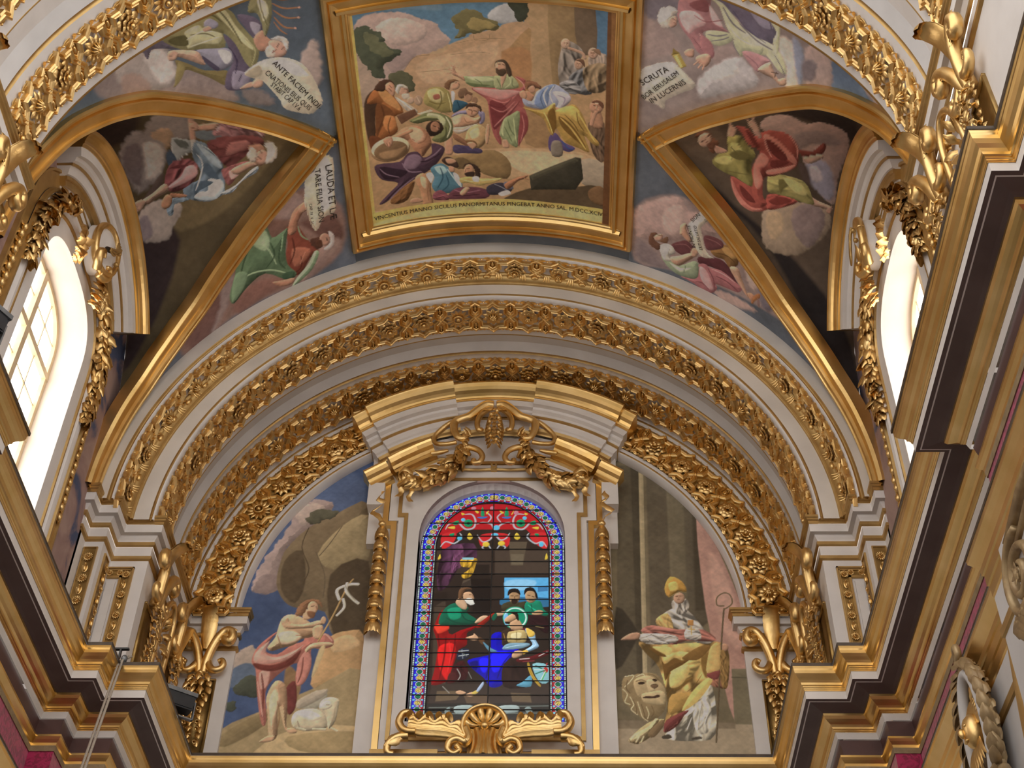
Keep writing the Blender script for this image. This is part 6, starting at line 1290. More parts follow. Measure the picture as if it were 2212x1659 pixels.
PAINT['PL'] = '''
42557a B
52658a r0 s4.2|-350.1,1446.4 -297.5,1547.4 -221.9,1596.7 -194.2,1529.8 -264.9,1496.0 -330.0,1395.2
a08c86 r2 s1.2 n1.8|-344.7,1370.2 -333.5,1420.6 -304.9,1479.3 -294.6,1523.2 -269.5,1536.9 -240.4,1526.5 -263.0,1479.2 -300.8,1446.4 -304.5,1395.2 -310.7,1365.6 -331.1,1367.1
b8a498 r2 s1.5 n1.2|-298.6,1513.0 -274.1,1530.0 -254.3,1519.7 -279.5,1485.9
8a7874 r1 s1.4 n1.1|-341.7,1370.2 -330.0,1395.2 -304.5,1395.2 -303.7,1370.2 -325.2,1361.0
a8988a r1 s1.3 n0.8|-356.0,1251.6 -327.8,1274.5 -317.6,1237.5 -350.8,1217.8
5a6a80 r0 s1.6|-353.0,1231.8 -333.4,1245.9 -317.6,1237.5 -318.8,1212.4 -351.4,1206.8
74644a r2 s0.9|-307.8,1420.5 -300.8,1446.4 -273.9,1482.6 -239.6,1506.0 -183.3,1526.4 -168.5,1351.8 -173.2,1292.1 -217.0,1289.1 -233.8,1330.6 -271.9,1336.6 -293.4,1348.7 -308.8,1379.5
968560 r2 s1.2|-255.2,1433.3 -224.4,1485.8 -186.8,1505.9 -180.0,1426.8 -229.0,1404.6
5a4c38 r1 s1.4|-302.6,1420.5 -279.2,1439.8 -267.3,1382.6 -278.0,1345.7 -301.2,1370.2
4f4230 l1.7|-273.9,1482.6 -280.0,1446.3 -265.2,1407.8 -269.8,1382.6
5f5240 l1.4|-258.2,1436.6 -240.8,1395.1 -238.9,1354.8
5f5240 l1.5|-224.4,1485.8 -239.3,1452.8 -252.3,1430.1
4f4230 r0 s1.7|-233.2,1395.1 -179.4,1420.4 -171.3,1297.9 -217.3,1292.1
5c5a48 r2 s0.6 n1.8|-281.1,1499.4 -267.2,1516.3 -240.7,1516.2 -231.9,1507.7 -251.7,1495.9 -272.0,1489.3
b08c5c r2 s0.8|-219.6,1290.6 -198.3,1298.5 -175.6,1292.1 -170.4,1207.1 -234.3,1204.2 -237.8,1234.7 -229.5,1268.8
c4a474 r1 s1.1|-216.4,1283.3 -192.8,1292.1 -179.0,1274.7 -214.3,1263.1
9c8860 r0 s1.0|-350.9,1100.9 -350.7,1142.3 -298.8,1171.6 -232.3,1207.0 -172.9,1234.8 -160.9,1101.5
85734e r1 s1.2|-351.3,1131.8 -298.4,1168.9 -295.5,1147.7 -341.9,1116.3
bfa676 r0 s1.0|-295.8,1116.4 -261.9,1139.9 -174.4,1147.9 -170.1,1101.5 -293.6,1101.1
a08a5e r1 s0.7|-260.9,1132.0 -176.0,1140.1 -172.8,1106.5 -244.5,1111.4
a5a08c r2 s1.0 n0.8|-252.8,1179.7 -236.1,1198.8 -217.6,1202.9 -217.7,1182.5 -237.7,1171.7
494e42 r2 s0.5 n1.8|-343.5,1209.5 -325.7,1226.2 -310.5,1220.7 -307.8,1193.2 -335.3,1194.5
494e42 r2 s0.5 n1.5|-352.3,1182.2 -338.6,1185.0 -336.5,1171.5 -350.6,1171.4
8a6c48 r0 s1.5|-275.5,1242.3 -253.3,1216.9 -258.7,1173.6 -268.7,1167.4 -276.1,1204.4
6d3430 r2 s0.9|-273.4,1204.4 -261.4,1216.9 -255.5,1179.7 -262.9,1164.4 -270.2,1179.6
bd9670 r5 s0.6|-297.4,1191.9 -288.6,1216.9 -274.2,1210.6 -267.5,1179.6 -264.6,1146.4 -255.0,1143.4 -250.3,1137.5 -262.4,1138.9 -269.0,1149.4 -277.9,1176.6 -279.3,1167.4 -275.0,1134.4 -281.7,1125.6 -286.8,1134.4 -292.7,1167.4
e0bc94 r2 s1.7|-292.5,1185.7 -286.9,1204.3 -279.5,1188.8 -283.0,1155.3 -284.1,1143.3
8a6846 l2.3 r1|-281.8,1185.8 -275.9,1161.4 -276.2,1143.4
c49c76 r4 s0.6|-297.4,1125.5 -287.9,1132.9 -278.7,1133.0 -280.4,1125.6 -294.5,1123.2
c49c76 r4 s0.6|-264.3,1143.4 -255.2,1144.9 -249.7,1139.0 -259.5,1136.9
ac6a5c r2 s0.6|-325.8,1248.7 -320.8,1271.5 -304.1,1291.3 -296.4,1296.3 -305.5,1281.3 -308.8,1264.9 -291.6,1260.1 -274.1,1274.8 -258.2,1281.4 -256.6,1291.3 -239.5,1288.0 -229.1,1294.7 -216.9,1284.7 -217.1,1273.2 -231.8,1268.3 -245.6,1268.3 -242.6,1242.4 -247.8,1216.9 -257.7,1209.1 -262.2,1223.2 -262.2,1245.6 -277.4,1235.9 -294.0,1216.9 -299.6,1198.1 -294.0,1167.4 -292.8,1149.3 -298.4,1150.8 -306.0,1176.5 -313.5,1210.6 -318.5,1235.9
d49c8c r2 s1.5|-322.2,1261.7 -305.5,1281.3 -308.4,1261.7 -290.9,1255.2 -265.0,1268.2 -257.4,1274.8 -271.6,1255.2 -295.1,1245.5 -319.9,1245.5
d49c8c r1 s1.5|-312.1,1229.5 -299.3,1235.9 -298.6,1210.6 -307.2,1204.3
6d342c r1 s1.2|-322.6,1245.5 -300.2,1242.3 -279.1,1248.8 -259.4,1268.2 -267.7,1245.5 -293.4,1232.7 -315.8,1235.9
6d342c l3.5 r1|-309.4,1229.5 -302.3,1198.1 -299.8,1161.3
6d342c l3.0 r1|-299.3,1235.9 -283.7,1242.3 -266.5,1258.5
d49c8c l2.9 r2|-313.1,1216.8 -304.6,1185.7 -298.5,1161.3
c07e70 r2 s0.9|-261.8,1242.3 -253.5,1265.0 -243.7,1252.0 -248.2,1220.1 -257.9,1210.6
6d342c l2.7 r1|-255.1,1255.2 -254.8,1229.6 -258.3,1213.8
d49c8c l2.7 r2|-239.3,1286.3 -228.9,1293.0 -217.9,1281.4
c49c76 r5 s0.6|-293.6,1318.1 -280.6,1326.6 -262.8,1319.8 -244.6,1308.0 -234.8,1308.0 -237.5,1294.6 -247.9,1288.0 -261.4,1284.7 -271.3,1274.8 -287.3,1269.9 -300.5,1264.9 -307.0,1271.5 -298.1,1288.0
e4c09c r2 s1.8|-293.3,1294.6 -274.2,1298.0 -261.8,1288.0 -274.5,1278.1 -291.2,1278.1
8a6846 l2.4 r1|-295.7,1291.3 -287.5,1271.5
8a6846 l2.5 r1|-270.6,1291.3 -256.6,1291.3 -243.4,1298.0
c8a07a r5 s0.6|-293.7,1314.7 -285.6,1321.5 -278.7,1311.4 -261.6,1309.7 -239.9,1316.4 -232.3,1311.4 -244.2,1304.7 -269.1,1302.0 -286.0,1303.0
c8a07a r5 s0.6|-247.0,1304.7 -234.8,1308.0 -231.9,1294.6 -236.4,1284.7 -245.1,1288.0
c8a07a r4 s0.6|-253.9,1268.3 -244.0,1278.1 -221.9,1279.8 -215.9,1274.8 -232.1,1271.5 -245.6,1268.3 -251.8,1262.4
c8a07a r4 s0.6|-238.3,1314.8 -235.0,1323.2 -230.2,1318.1 -232.1,1309.7
c49c76 r3 s0.6|-264.6,1335.2 -254.3,1331.7 -251.5,1319.8 -262.6,1318.1
8a6242 r3 s0.9 n0.6|-274.9,1326.6 -269.9,1343.8 -258.1,1352.4 -243.7,1350.7 -238.1,1338.6 -245.8,1343.8 -257.1,1343.8 -261.4,1331.7 -266.0,1323.2
c49c78 r4|-244.0,1337.9 -244.7,1331.5 -247.9,1327.5 -252.4,1327.5 -256.6,1331.5 -258.7,1337.9 -258.1,1344.4 -254.8,1348.4 -250.3,1348.4 -246.1,1344.4
7a5438 r2 s0.9|-258.6,1331.7 -247.1,1330.0 -248.7,1319.8 -256.2,1323.2
4a3020 l1.3|-253.9,1340.3 -249.7,1341.0
8a5c44 l1.6|-247.1,1340.3 -244.8,1335.2
ad8e56 l2.8 r3|-237.4,1281.4 -221.1,1324.9 -206.1,1373.3 -198.8,1387.5
d4ccb8 l5.1 r3|-215.4,1352.4 -220.3,1366.3 -214.7,1373.3 -200.8,1378.6 -190.8,1378.6
d4ccb8 l4.8 r3|-206.8,1380.4 -206.8,1366.3 -195.5,1352.4 -187.7,1345.5
d4ccb8 l4.4 r3|-209.7,1352.4 -206.9,1338.6 -215.5,1324.9
8f8a78 l1.3|-209.3,1376.9 -202.2,1362.8 -192.5,1350.7
c0a878 r1 s1.2|-240.4,1223.3 -234.5,1268.3 -226.6,1271.5 -233.7,1236.0
a89c88 r2 s1.2|-254.9,1185.8 -237.5,1198.2 -216.6,1204.5 -220.7,1192.0 -250.7,1173.6
cabb9a r4 s0.6|-259.5,1158.4 -255.5,1169.0 -242.7,1173.6 -226.7,1173.6 -215.0,1164.5 -210.4,1146.5 -223.1,1142.0 -241.4,1140.5 -255.4,1146.4
e4d8bc r2 s1.7|-252.7,1167.5 -234.3,1170.6 -220.0,1161.5 -235.3,1155.4
cabb9a r4 s0.6|-224.0,1173.6 -222.7,1185.9 -212.6,1192.1 -200.2,1189.0 -198.5,1179.8 -200.8,1155.5 -208.8,1143.5 -213.4,1161.5
9a8a6c l2.0 r1|-203.0,1176.7 -203.7,1158.5 -207.8,1146.5
d8ccb0 r3 s0.6|-224.4,1176.7 -217.3,1185.9 -209.1,1184.4 -208.3,1176.7 -218.5,1172.1
6d5a44 l1.2|-215.3,1179.8 -211.3,1179.8
cabb9a l3.4 r3|-249.9,1144.9 -239.0,1142.0
cabb9a l3.4 r3|-228.6,1143.5 -212.7,1142.9
cabb9a l3.1 r3|-205.0,1145.0 -196.6,1140.6
8a7c60 l2.3 r1|-251.2,1155.4 -247.4,1146.4
'''
PAINT['PR'] = '''
70654c B
5c5340 r1 s1.2 q|188.5,1604.4 220.8,1604.3 207.3,1208.8 174.0,1208.7
4c4434 r1 s1.2 q|209.1,1604.3 220.8,1604.3 209.6,1179.3 200.7,1179.3
a39470 r1 s0.6 q|221.4,1604.3 228.4,1604.2 212.9,1150.6 206.9,1150.5
5a5140 r1 s1.9 q|232.5,1604.2 317.5,1603.9 305.4,1313.9 221.7,1238.9
6b624c r1 s1.9 q|261.8,1604.1 288.2,1604.0 277.6,1333.3 256.2,1333.3
473f30 r0 s2.5 q|298.3,1542.8 309.8,1505.7 302.9,1333.3 288.3,1333.3
a88072 r1 s0.9|302.1,1498.4 320.9,1469.5 351.6,1352.9 374.0,1239.1 361.3,1122.8 327.2,1153.7 314.7,1239.0 302.9,1333.3
b8907f r0 s3.0|315.2,1434.3 334.3,1399.8 351.8,1301.1 338.3,1269.7 317.6,1333.3
6f664e r1 s0.5 q|330.0,1237.5 358.4,1237.5 356.4,1122.8 324.3,1122.7
59513d l2.2|329.3,1223.9 359.4,1222.5
9a8a70 r0 s1.1 q|172.0,1156.2 366.9,1150.9 361.3,1100.7 170.0,1100.1
7d6f58 r0 s1.3 q|172.1,1157.6 234.8,1156.3 327.2,1153.7 326.4,1145.2 171.6,1144.8
3f382c r0 s1.7|177.4,1339.8 206.3,1297.9 203.0,1282.1 173.7,1235.8
a89060 r5|187.2,1130.1 212.1,1153.4 235.0,1159.2 223.9,1140.7 201.8,1123.7 190.7,1123.7
c4aa78 l2.4 r3|188.3,1126.5 192.4,1133.5
c4aa78 l2.4 r3|194.4,1124.6 198.5,1132.1
c4aa78 l2.4 r3|200.6,1124.6 204.7,1132.1
b8b09a r3 f6|234.9,1137.9 252.8,1163.5 274.4,1183.9 300.8,1211.9 300.4,1138.0 270.2,1126.7 238.1,1129.4
cfc8b4 r2 s1.1 f3|273.7,1173.7 295.5,1194.1 294.0,1145.1 276.1,1139.4
b5904a r3 f6|206.8,1280.5 234.1,1275.9 286.8,1279.7 319.6,1279.7 328.8,1257.4 320.0,1206.0 297.1,1213.4 274.3,1182.4 252.9,1165.0 233.8,1147.8 240.3,1185.2 232.0,1238.9 215.1,1261.9
d8b862 r2 s1.4 f3|241.1,1260.4 272.6,1263.5 289.4,1245.1 266.9,1220.8 246.8,1226.8
7d5f24 r1 s1.4|237.6,1245.0 256.7,1220.8 277.4,1223.8 250.4,1202.9
7d5f24 r1 s1.4|290.3,1257.3 311.6,1263.5 308.5,1226.9 292.8,1223.9
d0ae5a r2 s1.1|240.9,1173.6 267.6,1194.1 291.9,1211.9 264.0,1179.5
a06a50 r3 f3|298.7,1239.0 319.5,1235.4 320.1,1207.5 297.6,1213.4
8a4a40 r3 f3|232.9,1144.9 252.8,1163.5 263.4,1170.8 252.0,1150.7 236.2,1139.3
b0aa9e r3 f4|235.3,1318.7 256.4,1336.5 277.6,1333.3 296.6,1304.3 310.6,1282.2 286.8,1279.0 262.1,1302.7 246.7,1309.1
c4a058 r3 f2|232.6,1318.7 249.2,1328.4 255.5,1302.7 235.9,1305.9
a86a5c r3 f4|210.4,1299.5 225.9,1308.1 262.0,1301.1 296.4,1301.1 313.2,1282.2 271.3,1282.2 252.5,1275.9 221.8,1290.0
b8823a r2 q|276.4,1317.1 284.4,1317.1 283.7,1307.5 275.7,1307.5
bcb5aa r4 f4|206.0,1291.6 225.2,1294.7 257.4,1291.0 256.7,1279.6 217.2,1277.4
c4bcb0 r3 f3|272.6,1301.1 288.7,1304.3 292.5,1285.3 271.5,1285.3
b58a6c r4|182.0,1284.6 195.6,1294.7 208.3,1295.4 206.3,1285.3 189.9,1283.4
b58a6c r4|329.0,1271.3 327.5,1267.3 324.1,1264.8 320.2,1264.8 317.3,1267.3 316.5,1271.3 318.0,1275.3 321.4,1277.8 325.3,1277.8 328.2,1275.3
c0a040 l1.7|280.4,1305.9 280.0,1293.2
c0a040 l1.7|275.8,1301.7 284.8,1301.1
b5ada0 r3 f4 s0.6|256.7,1349.6 276.8,1352.9 279.4,1336.5 269.5,1325.2 258.7,1331.6
b08a6e r4|275.0,1354.2 273.1,1348.4 268.8,1344.8 263.8,1344.8 260.0,1348.4 258.9,1354.2 260.8,1360.1 265.1,1363.7 270.1,1363.7 273.9,1360.1
8a6a50 l1.2|261.7,1356.9 265.8,1357.5
8a6a50 l1.2|269.1,1357.5 272.6,1358.2
c09030 r4|247.2,1371.2 256.7,1392.0 273.0,1383.6 278.6,1366.2 266.4,1366.2 252.8,1355.6
e0bc58 r2 s0.9|253.7,1379.5 264.8,1382.9 266.6,1369.5 255.6,1366.2
8f7a40 l1.2|252.8,1356.2 266.3,1364.5 277.6,1364.5
5f5038 l2.5 r3|328.6,1336.5 320.9,1285.3 299.8,1125.4
6b5c40 l2.1 r3|328.5,1334.9 340.6,1345.0 339.3,1359.5 331.0,1363.5 320.6,1355.5 319.5,1342.4 329.0,1341.1
8a7650 r2 s0.5 n0.5|180.2,1204.6 183.4,1222.4 200.7,1228.4 223.0,1230.5 232.8,1222.5 238.8,1208.7 239.0,1185.2 231.2,1166.0 214.0,1156.5 202.7,1162.1 190.0,1177.4 181.9,1185.1
b09a6e r3 s0.5|196.9,1218.5 214.3,1226.5 227.6,1220.5 237.1,1208.7 238.1,1196.9 232.7,1191.0 207.4,1191.0 199.4,1198.8
c4ae80 r2 s0.7|213.9,1218.5 224.1,1218.5 225.0,1204.7 216.3,1200.8
bca678 r3 s0.5|206.0,1196.8 218.0,1200.8 231.7,1202.8 238.1,1196.9 235.5,1181.4 222.0,1181.3 208.8,1185.2
4a3426 r1 s0.4|206.8,1191.8 213.5,1194.5 221.0,1193.9 228.0,1196.9 230.9,1194.5 228.0,1192.2 220.9,1190.6 213.3,1190.6
4a3a28 r1 s0.4|220.0,1212.2 226.5,1213.4 229.4,1210.2 225.1,1206.3 220.9,1207.5
3a2a1c r1 s0.2|202.1,1214.9 207.0,1216.9 212.4,1215.3 208.5,1212.6 203.7,1212.6
3a2a1c r1 s0.2|221.6,1220.1 225.9,1221.3 228.8,1218.5 224.8,1216.9
7a6442 l1.7|200.2,1217.5 207.1,1219.5 212.9,1216.9
6b543a r2 s0.4|218.6,1210.6 225.5,1212.6 229.0,1209.6 223.4,1205.7
d0bc90 l1.7 r3|185.2,1224.4 197.2,1226.4 191.7,1216.5 184.5,1208.6
d0bc90 l1.6 r3|181.8,1204.6 187.4,1196.8 183.6,1185.1 190.2,1181.3
d0bc90 l1.6 r3|190.7,1192.9 195.2,1181.3 191.5,1173.6 199.5,1165.9
d0bc90 l1.4 r3|200.4,1185.2 203.2,1173.6 206.0,1162.1 212.4,1156.5
d0bc90 l1.4 r3|211.8,1177.5 214.6,1167.9 212.6,1160.2
6b5838 l1.5|188.4,1218.5 186.2,1206.6 190.9,1198.8
6b5838 l1.4|193.9,1189.0 198.4,1177.4 197.9,1167.8
6b5838 l1.4|205.3,1181.3 208.0,1169.8 209.2,1160.2
6b5838 l1.4|218.6,1179.4 221.4,1169.8 217.6,1162.2
6b5838 l1.3|216.1,1228.5 224.5,1226.5 230.9,1218.5
d0bc90 l1.5 r3|200.5,1224.5 209.3,1228.5 212.5,1224.5
b8a070 r5 s0.4|187.9,1130.1 194.9,1137.6 213.6,1148.9 222.5,1160.3 227.3,1156.5 216.4,1139.5 207.7,1130.2 199.2,1124.6 191.0,1124.6
7a6444 r2 s0.5|211.4,1137.6 230.7,1158.4 233.6,1150.8 219.3,1132.1
c8b488 l2.5 r3|189.5,1128.3 194.7,1134.8
c8b488 l2.5 r3|196.0,1125.5 200.5,1133.9
c8b488 l2.3 r3|202.5,1125.5 205.9,1133.0
2c2018 l1.0|187.5,1128.3 188.1,1126.0
2c2018 l1.0|192.6,1124.9 193.2,1123.1
2c2018 l1.0|197.6,1125.0 198.1,1123.1
6d4e1c r1 s0.6|220.0,1271.1 233.7,1267.0 243.4,1256.8 231.5,1258.8
6d4e1c r1 s0.6|233.6,1264.9 239.3,1244.6 253.6,1254.7 263.7,1250.7 277.7,1254.8 263.1,1242.6 247.1,1232.5 239.4,1218.5 237.2,1238.5
7d5c24 r1 s0.6|289.5,1273.2 305.1,1273.2 287.9,1252.7 274.0,1250.7 264.0,1254.8
e0be66 r2 s0.7|248.8,1232.5 270.1,1244.6 272.7,1232.6 261.1,1212.6 247.1,1206.7 244.4,1216.6
e0be66 r1 s0.8|225.4,1273.2 251.2,1271.1 247.0,1258.8 233.6,1264.9
a8843a r2 s0.5|246.5,1196.9 273.8,1200.9 288.3,1214.7 265.6,1181.4 244.5,1166.0 240.0,1173.7
d8b45a r1 s0.7|273.8,1200.9 295.8,1222.6 302.1,1216.7 279.3,1185.3 258.3,1171.8
6d4e1c l1.5 r1|239.5,1193.0 247.0,1204.7 255.5,1204.8
6d4e1c l1.5 r1|267.0,1200.9 277.9,1210.7 289.4,1228.6
c8a45a r2 s0.6|297.9,1248.7 305.1,1273.2 317.6,1277.4 314.0,1236.6 296.4,1230.6
8a6a34 r2 f3 s0.4|318.4,1267.1 326.1,1256.9 322.7,1210.8 314.9,1208.8 313.8,1234.6
7a3c38 r2 s0.4|296.3,1228.6 313.8,1234.6 309.2,1220.6 299.2,1222.6
7a3c38 r2 s0.4|233.1,1141.4 237.4,1158.4 268.4,1173.7 250.4,1154.7 236.5,1143.3
7c7868 l1.6 r1|256.8,1150.9 267.6,1162.3 275.1,1173.8
7c7868 l1.6 r1|277.8,1143.4 280.9,1162.3 285.7,1181.5
7c7868 l1.4 r1|269.1,1137.8 273.4,1150.9
e0dcd0 l1.6 r2|262.9,1143.4 270.9,1162.3
e0dcd0 l1.6 r2|286.6,1151.0 293.5,1173.8
4a4236 r2 s0.4|230.1,1134.0 239.4,1136.8 242.3,1131.2 230.7,1130.2
4a4236 r2 s0.4|268.6,1131.3 278.7,1134.1 281.7,1130.4 270.1,1128.9
9a6c50 l1.7 s0.5|263.1,1357.4 265.2,1357.9
9a6c50 l1.7 s0.5|267.3,1358.1 269.4,1358.2
42291c l0.7 s0.2|263.2,1357.0 264.8,1357.2
42291c l0.7 s0.2|267.8,1357.6 269.3,1357.8
8a5c40 l1.3 s0.3|266.6,1357.3 266.6,1354.2
dcb292 l0.8 s0.3|266.1,1357.5 265.9,1354.4
6a3426 l0.9 s0.2|264.8,1351.5 267.8,1351.9
dcb292 l1.7 s0.8|264.7,1361.0 267.7,1361.4
'''
